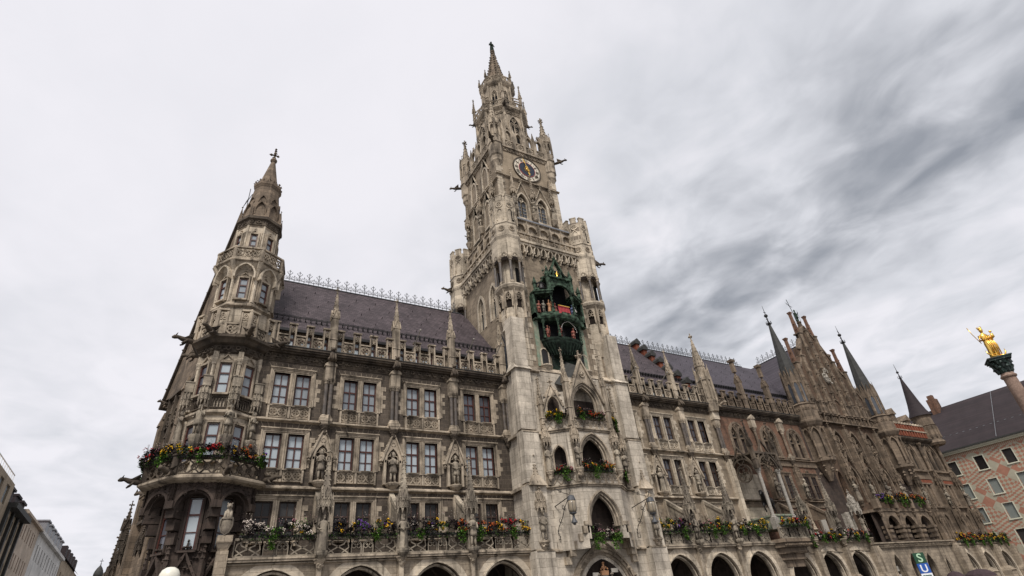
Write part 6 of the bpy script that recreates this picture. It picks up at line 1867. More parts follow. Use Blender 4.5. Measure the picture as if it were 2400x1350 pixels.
# lanterns on wrought iron brackets
def lantern(x, label):
    t = thing('wall_lantern', label, 'lantern', (x, -4.6, 6.95), 0, 'iron lanterns beside the portal')
    lm = lambda m_: m_.push(0, 0, .45, sc=(.78, .78, .82))
    b = MB()
    b.tube([(0, 2.3, 2.1), (0, 0, 2.45)], .035, 5); b.tube([(0, 2.3, 3.6), (.0, 1.9, 3.35), (0, 1.2, 2.95), (0, 0.1, 2.5)], .018, 4)
    b.tube([(.12, 2.3, 3.5), (.1, 1.6, 3.2)], .014, 4)
    for k in range(3): b.push(0, 1.35 - .12 * k, 3.02, rz=math.pi / 2); b.ring(0, 0, .11, .02, -.01, .01, 8); b.pop()
    pts = [(0, .35, 2.35), (0, .7, 2.0), (0, 1.0, 1.75), (0, 1.25, 1.35), (0, 1.6, .95), (0, 1.95, .7), (0, 2.2, .3), (0, 2.25, -.1), (0, 2.0, -.2), (0, 1.95, .05)]
    b.tube(pts, .028, 5)
    for p_ in (pts[2], pts[4], pts[6]): b.push(*p_, rz=math.pi / 2); b.ring(.12, .1, .14, .025, -.012, .012, 9); b.ring(-.1, -.12, .09, .02, -.012, .012, 8); b.pop(); blob(b, p_[0], p_[1] + .15, p_[2], .06)
    for k in range(6): blob(b, 0, .02 + .05 * math.cos(k), 2.6 + .06 * k, .05)
    part('bracket', b, 'iron', t)
    c = MB(); lm(c); c.lathe([(.02, 2.5), (.3, 2.38), (.40, 2.05), (.42, 2.0)], 12); part('cap', c, 'grey_iron', t)
    g_ = MB(); lm(g_); g_.smooth = True; g_.lathe([(.38, 2.0), (.40, 1.75), (.40, 1.2), (.30, 1.02)], 12); g_.smooth = False; part('glass', g_, 'lantern_glass', t)
    f = MB(); lm(f)
    for k in range(6): a = k * math.pi / 3; f.tube([(.39 * math.cos(a), .39 * math.sin(a), 2.05), (.41 * math.cos(a), .41 * math.sin(a), 1.2), (.31 * math.cos(a), .31 * math.sin(a), 1.0)], .02, 4)
    f.lathe([(.32, .92), (.34, 1.0), (.22, .86), (.1, .8), (.12, .6), (.17, .45), (.30, .2), (.30, .16), (.16, .14), (.12, 0), (.02, -.02)], 10); part('frame', f, 'grey_iron', t)
lantern(24.45, 'grey iron lantern on a curled bracket left of the portal')
lantern(32.1, 'grey iron lantern on a curled bracket right of the portal, before a statue')

# ============================================================ CARILLON
cb = building('carillon_bay', 'green copper carillon bay with two open stages of figures on the tower front', 'carillon', (27.95, -1.75, 22))
KX, KY = 27.95, -1.75
def kring(m, z0, z1, r0, r1, n=14, sy=.62): m.push(KX, KY, 0); m.lathe([(r0, z0), (r1, z1)], n, 0, 0, math.pi, 1, sy, False, (0, math.pi)); m.pop()
b = MB(); b.push(KX, KY, 0)
b.lathe([(.3, 21.9), (.8, 22.0), (1.15, 22.15), (1.45, 22.35), (1.85, 22.9), (2.1, 23.2), (2.15, 23.35), (2.25, 23.5), (2.25, 23.7), (0, 23.72)], 14, 0, 0, math.pi, 1, .62, False, (0, math.pi))
for k in range(16): a = math.pi + math.pi * (k + .5) / 16; b.tube([(1.35 * math.cos(a), .84 * math.sin(a), 22.15), (2.15 * math.cos(a), 1.32 * math.sin(a), 23.25)], .07, 5)
b.pop(); part('base_bowl', b, 'copper_dark', cb)
md = MB(); md.push(KX, KY, 0)
md.lathe([(1.9, 25.5), (2.35, 25.65), (2.5, 25.9), (2.5, 26.05), (2.4, 26.15), (2.4, 26.3), (0, 26.32)], 14, 0, 0, math.pi, 1, .62, False, (0, math.pi))
md.lathe([(0, 25.5), (1.9, 25.5)], 14, 0, 0, math.pi, 1, .62, False, (0, math.pi))
md.pop(); md.box(25.0, 30.9, -2.3, -1.7, 25.7, 26.2)
part('middle_floor', md, 'copper_green', cb)
bd = MB(); bd.box(25.5, 30.4, -1.80, -1.77, 23.7, 28.3); bd.box(26.7, 29.2, -2.0, -1.9, 26.3, 30.1); bd.box(25.4, 26.7, -1.95, -1.85, 26.3, 28.25); bd.box(29.2, 30.5, -1.95, -1.85, 26.3, 28.25); bd.box(25.9, 30.0, -2.0, -1.9, 23.72, 25.5); part('backdrop', bd, 'hole_shade', cb)  # black sheets paint the shade inside both stages
po = MB()
for a, r, z0, z1 in ((200, 2.2, 23.7, 25.6), (245, 2.2, 23.7, 25.6), (340, 2.2, 23.7, 25.6), (186, 2.4, 26.3, 28.3), (238, 2.3, 26.3, 28.4), (302, 2.3, 26.3, 28.4), (354, 2.4, 26.3, 28.3)):
    x, y = KX + r * math.cos(rad(a)), KY + .62 * r * math.sin(rad(a))
    po.lathe([(.16, z0), (.16, z0 + .3), (.09, z0 + .45), (.12, z0 + .75), (.09, z0 + .9), (.09, z1 - .4), (.18, z1 - .2), (.18, z1)], 8, x, y); crockets(po, (x, y - .12, z0 + .3), (x, y - .12, z1), 6, .07)
part('post', po, 'copper_green', cb)
up = MB()
for s_ in (-1, 1):   # side roofs with cornice
    x0, x1 = (25.2, 26.7) if s_ < 0 else (29.2, 30.7)
    up.slab([(x0, -1.75), (x0 if s_ < 0 else x0, -2.4 if s_ < 0 else -3.25), (x1, -3.25 if s_ < 0 else -2.4), (x1, -1.75)], 28.25, 28.45)
    up.slab([(x0 - .12, -1.75), (x0 - .12, -2.5 if s_ < 0 else -3.4), (x1 + .12, -3.4 if s_ < 0 else -2.5), (x1 + .12, -1.75)], 28.45, 28.6)
    up.frust((x0 + x1) / 2, -2.2, 28.6, 29.0, .7, .5, .4, .35)
    xx = 25.35 if s_ < 0 else 30.55
    up.octa([(.16, 28.6), (.16, 29.3), (.24, 29.4), (.03, 30.2)], xx, -2.45)
    up.octa([(.2, 28.4), (.2, 30.3), (.28, 30.45), (.03, 31.5)], KX + s_ * 1.35, -3.0); crockets(up, (KX + s_ * 1.35, -3.1, 30.5), (KX + s_ * 1.35, -3, 31.4), 4, .08)
    up.box(min(KX + s_ * 2.7, KX + s_ * 2.95), max(KX + s_ * 2.7, KX + s_ * 2.95), -2.3, -1.75, 25.6, 28.3)
a = arch(KX, 28.3, 2.4, 1.2, 8)
for (xa, za), (xb, zb) in zip(a, a[1:]): up.add([(xa, -3.0, za), (xb, -3.0, zb), (xb, -3.0, 30.3), (xa, -3.0, 30.3)], [(0, 1, 2, 3)])
up.strip(a, .2, -3.15, -2.9);
up.box(KX - 1.5, KX + 1.5, -3.2, -1.75, 30.15, 30.35)
for k in range(11): blob(up, KX - 1.3 + k * .26, -3.2, 30.1 + .08 * (k % 2), .10)
# crowning gable with niche
up.strip([(KX - 1.2, 30.4), (KX - .75, 31.0), (KX - .45, 31.7), (KX, 32.7), (KX + .45, 31.7), (KX + .75, 31.0), (KX + 1.2, 30.4)], .16, -2.9, -2.5)
for s_ in (-1, 1): up.box(KX + s_ * .42 - .09, KX + s_ * .42 + .09, -2.9, -2.4, 30.35, 31.4); up.strip([(KX + s_ * 1.9, 30.1), (KX + s_ * 1.3, 30.5), (KX + s_ * 1.0, 31.1), (KX + s_ * .55, 31.2)], .14, -2.7, -2.5); crockets(up, (KX + s_ * 1.2, -2.7, 30.5), (KX, -2.7, 32.7), 7, .12)
finial(up, KX, -2.7, 32.6, 1.2)
for s_ in (-1, 1):
    for k in range(14): blob(up, KX + s_ * R.uniform(1.2, 2.6), R.uniform(-2.9, -2.1), R.uniform(28.6, 29.3), R.uniform(.06, .14))
for k in range(26): blob(up, KX + R.uniform(-1.6, 1.6), -2.6, R.uniform(30.35, 31.3), R.uniform(.07, .15))
part('canopy_gable', up, 'copper_green', cb)
nb = MB(); nb.box(KX - .35, KX + .35, -2.55, -2.5, 30.4, 31.5); part('gable_niche_shade', nb, 'hole_shade', cb)  # flat black sheet in place of the niche's shade
be = MB(); be.smooth = True; be.lathe([(.42, 28.75), (.36, 28.95), (.30, 29.25), (.22, 29.45), (.05, 29.52)], 12, 26.05, -2.5); be.smooth = False; be.ring(26.05, 29.1, .55, .12, -2.6, -2.4, 12, 0, math.pi)
part('bell', be, 'bronze_black', cb)
st = MB()      # verdigris flashing down both edges
for x0, x1, z0 in ((25.05, 25.55, 21.0), (30.3, 30.8, 20.6)): st.box(x0, x1, -1.82, -1.76, z0, 25.9)
part('copper_flashing', st, 'copper_pale', cb)
cl = MB()
n = 7
for i in range(n):
    x0 = KX - .75 + i * 1.3 / n; cl.add([(x0, -3.18 - .06 * (i % 2), 26.05), (x0 + 1.3 / n, -3.18 - .06 * ((i + 1) % 2), 26.05), (x0 + 1.3 / n, -3.14, 26.95), (x0, -3.14, 26.95)], [(0, 1, 2, 3)])
part('hanging_cloth', cl, 'red_cloth', cb)
cf = MB(); cf.box(KX - .75, KX + .55, -3.25, -3.2, 26.92, 26.98); part('cloth_fringe', cf, 'gold_paint', cb)
ga_ = MB(); [blob(ga_, x_, -2.9, z_, .055) for x_, z_ in arch(KX + .3, 24.5, 1.7, 1.0, 9)]; part('flower_hoop', ga_, 'fig_white', cb)
FG = (('man', 25.6, -2.3, 26.3, 'fig_red', 'small red dressed figure on the far left of the upper carillon stage'), ('knight', 26.0, -2.5, 26.3, 'fig_grey', 'grey dressed figure left of the upper carillon stage post'), ('robe', 26.5, -2.7, 26.3, 'fig_tan', 'tan dressed figure beside the post of the upper carillon stage'),
      ('queen', 27.6, -2.2, 26.5, 'fig_red', 'seated looking red figure behind the red cloth of the carillon'), ('man', 29.2, -2.75, 26.3, 'fig_blue', 'blue and white figure on the right of the upper carillon stage'), ('man', 29.6, -2.5, 26.3, 'fig_white', 'white figure on the far right of the upper carillon stage'),
      ('man', 26.2, -2.3, 23.72, 'fig_red', 'red figure behind the left post of the lower carillon stage'), ('man', 27.3, -2.75, 23.72, 'fig_red', 'red jacketed dancer left under the white hoop of the carillon'), ('man', 28.85, -2.7, 23.72, 'fig_red', 'red jacketed dancer right under the white hoop of the carillon'), ('robe', 28.05, -2.2, 23.72, 'bronze_black', 'dark figure between the two dancers of the carillon'))
for i, (k, x, y, z, mt, l) in enumerate(FG): statue(k, 110 + i, (x, y, z), l, 'figure', 1.25, mt, 0, 'carillon figures', 'carillon_figure')
statue('monk', 125, (KX + .05, -2.75, 30.4), 'little golden figure in the niche on top of the carillon', 'figure', .9, 'gold', name='carillon_figure')
statue('knight', 127, (25.45, -2.3, 28.6), 'green copper figure striking the bell on the carillon roof', 'figure', 1.1, 'copper_green', name='carillon_figure')
# arched doors below the carillon
dr, df = MB(), MB()
for x in (25.85, 30.3):
    dr.prism([(x - .36, 21.1)] + arch(x, 22.4, .72, .38, 6) + [(x + .36, 21.1)], YF - .03, YF + .02)
    df.strip([(x - .42, 21.1)] + arch(x, 22.4, .84, .44, 6) + [(x + .42, 21.1)], .12, YF - .1, YF + .02)
    df.octa([(.2, 20.5), (.55, 20.95), (.6, 21.0), (.6, 21.1)], x, YF)
part('door_leaf', dr, 'iron', tow); part('door_frame', df, 'limestone', tow)
cg = MB()
for k in range(6): cg.ring(26.5 + .1 * (k % 2), 21.3 + k * .2, .1, .02, YF - .3, YF - .28, 7)
cg.box(26.3, 26.75, YF - .3, YF - .28, 21.1, 21.14); part('balcony_grille', cg, 'iron', tow)

# ============================================================ EAST BRICK AND GABLE WING
gab = building('gabled_wing', 'dark brick and stone town hall wing with a stepped gable and pointed corner spires', 'town hall', (72, 4, 0))
CA = [54.2, 59.1]; BC = [51.45, 56.65, 61.4]
m = MB(); m.arch_wall(48.5, 63.6, 10.4, C0, 0, [(c + d, 1.0, 15.2, 17.0, 1.2) for c in BC for d in (-.62, .62)], .35)
hs = [(c + d - .5, c + d + .5, 10.4 + .01, 12.95) for c in BC[1:] for d in (-.62, .62)]
part('brick_wall', m, 'brick_wall', gab)
m = MB(); m.wall(53.6, 63.6, 6.0, 10.4, 0, []); m.wall(48.5, 53.6, 6.0, 10.4, .02, []); part('lower_brick_wall', m, 'brick_wall', gab)
fr, pn, wd_ = MB(), MB(), MB()
for c in BC:
    fr.strip([(c - 1.35, 15.2), (c - 1.35, 17.2)] + arch(c, 17.1, 2.7, 1.5, 8)[1:-1] + [(c + 1.35, 17.2), (c + 1.35, 15.2)], .22, -.1, .02)
    fr.box(c - .13, c + .13, -.12, .3, 15.1, 18.0); fr.box(c - 1.4, c + 1.4, -.3, .02, 14.95, 15.12)
    for d in (-.62, .62):
        fr.strip([(c + d - .5, 15.2)] + arch(c + d, 17.0, 1.0, 1.2, 6) + [(c + d + .5, 15.2)], .14, -.08, .2); fr.box(c + d - .5, c + d + .5, .1, .25, 16.85, 17.0); fr.ring(c + d, 17.5, .22, .06, .12, .25, 8)
        pn.prism([(c + d - .5, 15.2)] + arch(c + d, 17.0, 1.0, 1.2, 6) + [(c + d + .5, 15.2)], .28, .32)
        for e in (-.22, 0, .22): wd_.box(c + d + e - .03, c + d + e + .03, .22, .28, 15.2, 16.85)
    quatrefoil(fr, c, 18.15, .26, .07, -.1, .05)
part('window_tracery', fr, 'gable_stone', gab); part('window_pane', pn, 'glass_dark', gab); part('window_bars', wd_, 'wood_brown', gab)
s = MB()
for a, c in ((48.5, 63.6),):
    moulding(s, a, c, 14.95, 0, .34, .3); s.box(a, c, -.12, .02, 14.1, 14.65); moulding(s, a, c, 10.5, 0, .34, .3); s.box(a, c, -.10, .02, 9.7, 10.2)
part('string_course', s, 'gable_stone', gab)
for x in CA: pilaster(gab, x, beast=False, twin=False, mat='gable_stone'); 
SG = surround_pair(2.45, 0, 1.15, .18, False).mesh('window_surround', 'gable_stone')
for c in BC[1:]:
    for d in (-.66, .66): window(gab, 'brown', .97, 2.45, (c + d, -.30, 10.6), 0, 'glass_dark')
    obj('window_surround', SG, gab, (c, -.06, 10.6))
    b = MB(); quatrefoil(b, c, 13.55, .3, .07, -.1, 0, False); b.strip([(c - 1.3, 13.25), (c, 13.35), (c + 1.3, 13.25)], .1, -.1, 0); part('relief_panel', b, 'gable_stone', gab)
cornice(gab, 48.5, 63.4)
XS = [48.9] + CA + [63.4]
for a, c in zip(XS, XS[1:]): part('parapet', parapet_bay(c - a - .5), 'gable_stone', gab, ((a + c) / 2, -.35, C1 + .05))
for x in CA:
    q = MB(); pinnacle(q, x, -.22, C1 - .1, .27, 3.6, 1.1, 4, True, .01); q.box(x - .2, x + .2, -.42, -.02, 24.9, 26.2); q.frust(x, -.22, 26.2, 26.5, .3, .3, .34, .34); part('pinnacle', q, 'gable_stone', gab)
    canopy_m = MB(); canopy_m.box(x - .3, x + .3, -.5, 0, 10.5, 13.6); canopy(canopy_m, x, -.3, 13.1, .35, .7, .6); part('statue_canopy', canopy_m, 'gable_stone', gab)
statue('man', 131, (54.2, -.75, 10.55), 'pale stone figure between the horseman bay and the first twin window of the brick wing', h=2.0)
statue('knight', 133, (59.1, -.75, 10.55), 'slender stone figure between the two lower twin windows of the brick wing', h=2.0)
attic(gab, 48.6, 64, windows=False)
rf = roof_part(gab, 47.6, 84.0, mat='roof_slate')
_obj0('ridge_cresting', cresting(20.5).mesh('ridge_cresting', 'grey_iron'), rf, (48.0, 8.3, 31.3))
# cross roof behind the gable
q = MB(); GX = 73.5
q.add([(GX, .3, 32.5), (GX, 14, 32.5), (GX - 7.6, 14, 21.8), (GX - 7.6, .3, 21.8), (GX + 7.6, .3, 21.8), (GX + 7.6, 14, 21.8)], [(0, 3, 2, 1), (0, 1, 5, 4), (0, 4, 3)])
cr = part('cross_roof', q, 'roof_slate', gab)
q = cresting(8.5); o = _obj0('ridge_cresting', q.mesh('ridge_cresting', 'grey_iron'), cr, (GX, 9.0, 32.5)); o.rotation_euler = (0, 0, -math.pi / 2)
# horseman bay: open baldachin on columns over a projecting balcony
hb = MB()
hb.slab([(47.9, -2.4), (48.4, -3.5), (52.4, -3.5), (52.9, -2.4), (52.9, 0), (47.9, 0)], 6.0, 6.3)
for z0, z1, o_ in ((5.6, 6.0, .15), (5.1, 5.6, .4), (4.6, 5.1, .65), (4.0, 4.6, .9)): hb.slab([(47.9 + o_, -2.4), (48.4 + o_, -3.5 + o_), (52.4 - o_, -3.5 + o_), (52.9 - o_, -2.4), (52.9 - o_, -2), (47.9 + o_, -2)], z0, z1)
for k in range(16): blob(hb, 48.6 + k * .25, -3.45, 5.75, .13); blob(hb, 48.9 + k * .21, -3.1, 5.2, .12)
part('horseman_balcony', hb, 'gable_stone', gab)
obj('balustrade', balustrade(4.0, 1.0, True).mesh('balustrade', 'statue_stone'), gab, (50.4, -3.45, 6.3))
q = MB()
for x, y in ((48.9, -2.9), (51.9, -2.9)):
    column_shaft(q, x, y, 8.4, 12.4, .17); q.box(x - .28, x + .28, y - .28, y + .28, 7.2, 8.2); base_cap(q, x, y, 8.15, 12.75, .17)
part('baldachin_column', q, 'pole_grey', gab)
q = MB()
q.slab([(48.5, -3.2), (52.3, -3.2), (52.3, 0), (48.5, 0)], 14.2, 14.4)
for cx, y, w_ in ((50.4, -3.05, 2.7),): 
    q.strip([(cx - 1.5, 12.7)] + arch(cx, 12.7, w_, 1.2, 7) + [(cx + 1.5, 12.7)], .16, y - .12, y + .1); q.strip([(cx - 1.75, 12.9), (cx, 15.6), (cx + 1.75, 12.9)], .16, y - .14, y + .04); [crockets(q, (cx + s_ * 1.8, y - .05, 13.0), (cx, y - .05, 15.6), 7, .12) for s_ in (-1, 1)]; quatrefoil(q, cx, 13.9, .42, .08, y - .2, y - .05)
q.push(48.6, -1.5, 0, rz=-math.pi / 2); q.strip([(-1.3, 12.7)] + arch(0, 12.7, 2.6, 1.2, 7) + [(1.3, 12.7)], .16, -.12, .1); q.strip([(-1.5, 12.9), (0, 15.2), (1.5, 12.9)], .16, -.14, .04); q.ring(0, 13.9, .4, .08, -.1, .02, 10)
quatrefoil(q, 0, 12.6, .85, .12, -.1, .05); q.pop()
for x in (48.6, 52.2): pinnacle(q, x, -3.1, 12.7, .16, 2.4, 2.2, 6)
for k in range(40): blob(q, R.uniform(48.7, 52.1), R.uniform(-3.1, -2.6), R.uniform(12.8, 14.0), .12)
part('baldachin', q, 'dark_carving', gab)
q = MB(); q.box(48.1, 48.6, -.5, .1, 6, 14.3); q.box(48.7, 52.5, -.06, .0, 8.6, 13); part('bay_back_wall', q, 'limestone', gab)
q = MB(); q.box(49.0, 51.9, -2.9, -.4, 7.3, 8.35); q.box(48.9, 52.0, -3.0, -.3, 8.35, 8.5); part('horseman_plinth', q, 'copper_pale', gab)
# bronze horseman: one horse body with four jointed legs, rider seated
h_ = MB(); h_.smooth = True
h_.tube([(-1.0, 0, 1.25), (-.75, 0, 1.38), (-.2, 0, 1.28), (.35, 0, 1.33), (.75, 0, 1.42), (1.0, 0, 1.75), (1.15, 0, 2.05), (1.35, 0, 2.1), (1.55, 0, 1.85), (1.62, 0, 1.75)], [.18, .36, .34, .36, .32, .22, .17, .16, .11, .08], 10)
for x, s_, f in ((-.8, .16, 0), (-.72, -.16, 0), (.65, .15, 1), (.72, -.15, 2)):
    if not f: p_ = [(x, s_, 1.3), (x + .12, s_, .9), (x - .16, s_, .52), (x - .06, s_, .1), (x + .02, s_, 0)]
    elif f == 1: p_ = [(x, s_, 1.25), (x + .04, s_, .75), (x + .04, s_, .4), (x + .02, s_, .08), (x + .08, s_, 0)]
    else: p_ = [(x, s_, 1.25), (x + .32, s_, .95), (x + .30, s_, .62), (x + .12, s_, .45), (x + .14, s_, .38)]
    h_.tube(p_, [.2, .12, .075, .06, .08], 7)
h_.tube([(-1.1, 0, 1.35), (-1.32, 0, 1.1), (-1.3, 0, .6)], [.09, .12, .03], 6)
for s_ in (-1, 1): h_.ball(1.2, s_ * .08, 2.25, .05, 5, .7, .7, 1.6)
hm = tag(obj('horse_statue', h_.mesh('horse_statue', 'bronze_black'), None, (50.4, -1.75, 8.5), rad(200), 1.05), 'black bronze horse standing on the balcony between pale columns', 'sculpture')
statue('knight', 137, (50.45, -1.75, 9.55), 'black bronze rider on the horse between the pale columns', 'sculpture', 1.7, 'bronze_black', rad(110), name='rider_statue')
# balcony front and arcade of the brick wing
AE2 = [(51.4, 3.7, 0, 3.0, 2.1), (56.0, 3.9, 0, 3.0, 2.15), (60.8, 3.9, 0, 3.0, 2.15)]
arcade(gab, 48.2, 64.0, YE + .05, AE2, 5.9)
b = MB(); b.box(52.8, 64.0, YE - .1, 0, 5.9, 6.05); b.box(53, 64, YE - .04, YE + .02, 5.05, 5.16)
for x in (53.9, 58.6, 63.4):
    b.box(x - .28, x + .28, YE - .45, YE + .1, 3.0, 5.4); b.frust(x, YE - .3, 2.5, 3.0, .5, .55, .28, .25); b.box(x - .5, x + .5, YE - .85, YE, 0, 2.5); corbel(b, x, YE - .3, 6.2, .4, .8)
part('balcony_slab', b, 'arcade_stone', gab)
for i, (a, c, l, pal) in enumerate(((48.7, 52.2, 'yellow and red flowers on the projecting balcony of the horseman', [0, 1, 0, 2]), (53.2, 56.0, 'red and orange flowers with a long vine beyond the horseman balcony', [2, 1, 3]), (56.2, 59.8, 'dull yellow flowers and long vine over the middle arch of the brick wing', [0, 5, 3]), (60.2, 63.8, 'pink and orange flowers over the last arch before the gable gate', [5, 2, 0]))):
    flower_box(c - a, 141 + i, ((a + c) / 2, YE - (.05 if i else 1.05), 7.3 if i == 0 else 6.15), l, palette=pal, height=.86, vines=[-.9, .8] if i else [1.5], trough=True)
for i, x in enumerate((54.0, 58.9)): statue_pier(gab, x, YE + .1, 12.0); strut(gab, x, YE + .3, mat='gable_stone')
for i, (x, k, l) in enumerate(((54.0, 'man', 'pale stone figure on the pier right of the horseman balcony'), (58.9, 'knight', 'pale stone figure with a shield bearing pose on the second pier of the brick wing'), (63.2, 'robe', 'pale stone figure under a white canopy at the foot of the gable'))):
    statue(k, 151 + i, (x, YE - .3, 6.45), l, h=2.1, group='statues on the brick wing piers')
q = MB()
for dx in (-.35, .35): q.box(62.7 + dx * .2 - .1 + dx, 62.7 + dx + .1, -2.2, -1.6, 6.2, 8.8)
canopy(q, 63.2, YE - .1, 8.8, .55, 1.2, .5); q.box(62.3, 62.9, -2.1, -1.9, 6.3, 8.9)
part('pale_tabernacle', q, 'stone_pale', gab)
for i, x in enumerate((56.3, 61.0)):
    q = MB(); q.box(x - .42, x + .42, -.12, 0, 6.6, 8.7); part('inscription_tablet', q, 'plaque_pale', gab)
    q = MB(); lancet(q, x, 6.3, 1.6, 8.2, 1.0, .2, -.14, .02); part('tablet_arch', q, 'gable_stone', gab)
q = MB(); q.box(48.7, 94.8, .62, 1.6, 0, 19.2); q.box(63.2, 66.9, -.02, .7, 0, 20.0); q.box(80.3, 82.8, -.02, .7, 0, 20.0); part('inner_wall', q, 'soot_shade_stone', gab)  # dark backing added behind the open arches, shade put into its colour
# ---- gable front
gw = MB()
gw.arch_wall(66.6, 80.6, 5.8, 14.6, 0, [(c, 1.5, 10.4, 12.9, 1.6) for c in (70.6, 74.1, 77.6)] + [(67.8, 1.0, 10.4, 12.8, 1.3)], .5)
gw.box(66.6, 80.6, .0, .5, 14.6, 20.0) if False else gw.arch_wall(66.6, 80.6, 14.6, 21.3, 0, [(c, 2.0, 15.2, 17.0, 2.1) for c in (70.6, 74.1, 77.6)], .3)
out = [(66.4, 21.3), (66.4, 24.4), (67.2, 25.6), (67.2, 27.9), (68.7, 27.9), (69.5, 29.4), (69.5, 30.6), (70.6, 30.6), (71.7, 32.4), (71.7, 33.3), (72.5, 33.3), (72.9, 34.0), (73.2, 34.4)]
pts = out + [(2 * 73.4 - x, z) for x, z in reversed(out)]
gw.prism(pts, -.15, .45)
part('gable_wall', gw, 'gable_infill', gab)
K = Kit(gab)
for c in (70.6, 74.1, 77.6):
    gs = K['tall_window_frame']
    gs.strip([(c - 1.1, 15.1)] + arch(c, 17.0, 2.2, 2.2, 8) + [(c + 1.1, 15.1)], .2, -.14, .05); gs.box(c - .08, c + .08, -.05, .25, 15.2, 18.2)
    for d in (-.5, .5): trefoil_arch(gs, c + d, 15.2, .9, 16.6, 1.0, .08, .0, .2)
    quatrefoil(gs, c, 18.1, .4, .08, 0, .2)
    gs = K['balcony_arch_frame']
    gs.strip([(c - .85, 10.4)] + arch(c, 12.9, 1.7, 1.7, 7) + [(c + .85, 10.4)], .22, -.2, .05)
    gs.strip([(c - 1.3, 13.0), (c, 16.4), (c + 1.3, 13.0)], .16, -.3, -.05); finial(gs, c, -.2, 16.3, 1.4)
    for s_ in (-1, 1): crockets(gs, (c + s_ * 1.35, -.2, 13.0), (c, -.2, 16.4), 7, .16)
for x in (68.85, 72.35, 75.85, 79.35):
    K['gable_pier'].box(x - .3, x + .3, -.5, 0, 10.4, 19.3); canopy(K['gable_canopy'], x, -.55, 12.9, .45, 1.1, 3.2); gs = K['gable_pier']; pinnacle(gs, x, -.4, 15.5, .2, 2.2, 1.8, 6); corbel(gs, x, -.5, 10.5, .45, .8)
for x, z0, z1 in ((67.95, 21.3, 28.2), (78.85, 21.3, 28.2), (71.7, 21.3, 33.3), (75.1, 21.3, 33.3), (69.9, 21.3, 29.5), (76.9, 21.3, 29.5), (73.4, 26.5, 34.0)):
    gs = MB(); gs.box(x - .32, x + .32, -.42, -.1, z0, z1); gs.box(x - .42, x + .42, -.5, .5, z1 - .1, z1 + .06)
    for z in range(int(z0) + 2, int(z1) - 1, 2): gablet(gs, x, z, .7, 1.1, -.5, -.36, 2); blob(gs, x, -.5, z - .3, .16)
    part('gable_shaft', gs, 'gable_stone', gab)
for i in range(7):
    c = 68.1 + i * 1.77
    gs = K['gable_arcade']
    lancet(gs, c, 21.4, 1.4, 22.6, .95, .14, -.3, -.1); gs.strip([(c - .8, 22.5), (c, 24.3), (c + .8, 22.5)], .10, -.34, -.12); finial(gs, c, -.25, 24.2, 1.2)
    for s_ in (-1, 1): crockets(gs, (c + s_ * .8, -.3, 22.6), (c, -.3, 24.3), 4, .12)
    column_shaft(gs, c + .88, -.35, 21.3, 22.6, .14); base_cap(gs, c + .88, -.35, 21.2, 22.8, .14)
for i in range(9):
    c = 70.2 + i * .8
    h_t = 29.0 - abs(i - 4) * 1.1
    gs = K['gable_blind_arch']; lancet(gs, c, 24.4, .6, h_t - .8, .7, .09, -.26, -.12)
gs = K['gable_coping']
for (x0, z0), (x1, z1) in (((66.4, 24.2), (68.7, 28.1)), ((68.7, 27.7), (71.6, 32.6)), ((71.7, 32.4), (73.3, 34.8))):
    for s_ in (-1, 1): gs.strip([(73.4 + s_ * (x0 - 73.4), z0), (73.4 + s_ * (x1 - 73.4), z1)], .22, -.3, .5)
gs = K['gable_base_moulding']; gs.box(66.3, 80.7, -.42, .02, 20.0, 20.2); gs.box(66.3, 80.7, -.3, .02, 21.1, 21.3)
for i in range(8): c = 67.6 + i * 1.66; gs.box(c - .1, c + .1, -.3, 0, 20.2, 21.1); quatrefoil(gs, c + .8, 20.65, .34, .07, -.2, -.02)
K.done({}, 'gable_stone')
for x, z0, z1, w_ in ((71.7, 33.3, 36.8, .26), (75.1, 33.3, 36.8, .26), (67.95, 28.2, 31.9, .26), (78.85, 28.2, 31.9, .26)):
    q = MB(); q.frust(x, 0, z0, z0 + 2.2, w_, w_, w_ * .7, w_ * .7); q.box(x - .17, x + .17, -.17, .17, z0 + 2.2, z1 - .3); q.frust(x, 0, z1 - .3, z1, .2, .2, .28, .28)
    for k in range(4): blob(q, x + (w_ + .02) * (1 if k % 2 else -1), -.1, z0 + .6 + k * .45, .13)
    part('gable_pinnacle', q, 'brick_wall', gab)
q = MB(); q.frust(73.4, .1, 34.0, 35.4, .4, .3, .2, .2); q.lathe([(.2, 35.3), (.34, 35.45), (.34, 35.6)], 8, 73.4, .1)
for x in (69.9, 76.9): q.box(x - .35, x + .35, -.3, .4, 30.5, 30.75)
part('gable_peak', q, 'gable_stone', gab)
cr_ = MB(); cr_.smooth = True; cr_.lathe([(.05, 25.8), (.5, 26.0), (.62, 26.6), (.55, 27.2), (.05, 27.4)], 10, 73.4, -.3, 0, 1, .35); cr_.smooth = False
for k in range(26): blob(cr_, 73.4 + R.uniform(-.75, .75), -.5, R.uniform(25.7, 28.0), R.uniform(.1, .2))
part('gable_crest', cr_, 'stone_pale', gab)
o = statue('knight', 161, (73.4, .1, 35.6), 'green bronze armoured figure with a lance on the gable peak', h=2.0, mat='copper_green', name='gable_figure')
q = MB(); q.tube([(72.9, 0, 35.7), (72.4, 0, 39.2)], .045, 5); q.tube([(71.9, 0, 38.4), (73.1, 0, 38.0)], .03, 4); q.add([(71.7, 0, 38.7), (72.5, 0, 38.2), (72.5, 0, 38.0)], [(0, 1, 2), (2, 1, 0)])
_obj0('lance', q.mesh('lance', 'grey_iron'), o, (-73.4, -.1, -35.6)).scale = (1, 1, 1); o.children[0].matrix_parent_inverse = Matrix.Identity(4)
o.children[0].scale = (1.9 / 2.0,) * 3; o.children[0].location = (-73.4 * .95, -.1 * .95, -35.6 * .95)
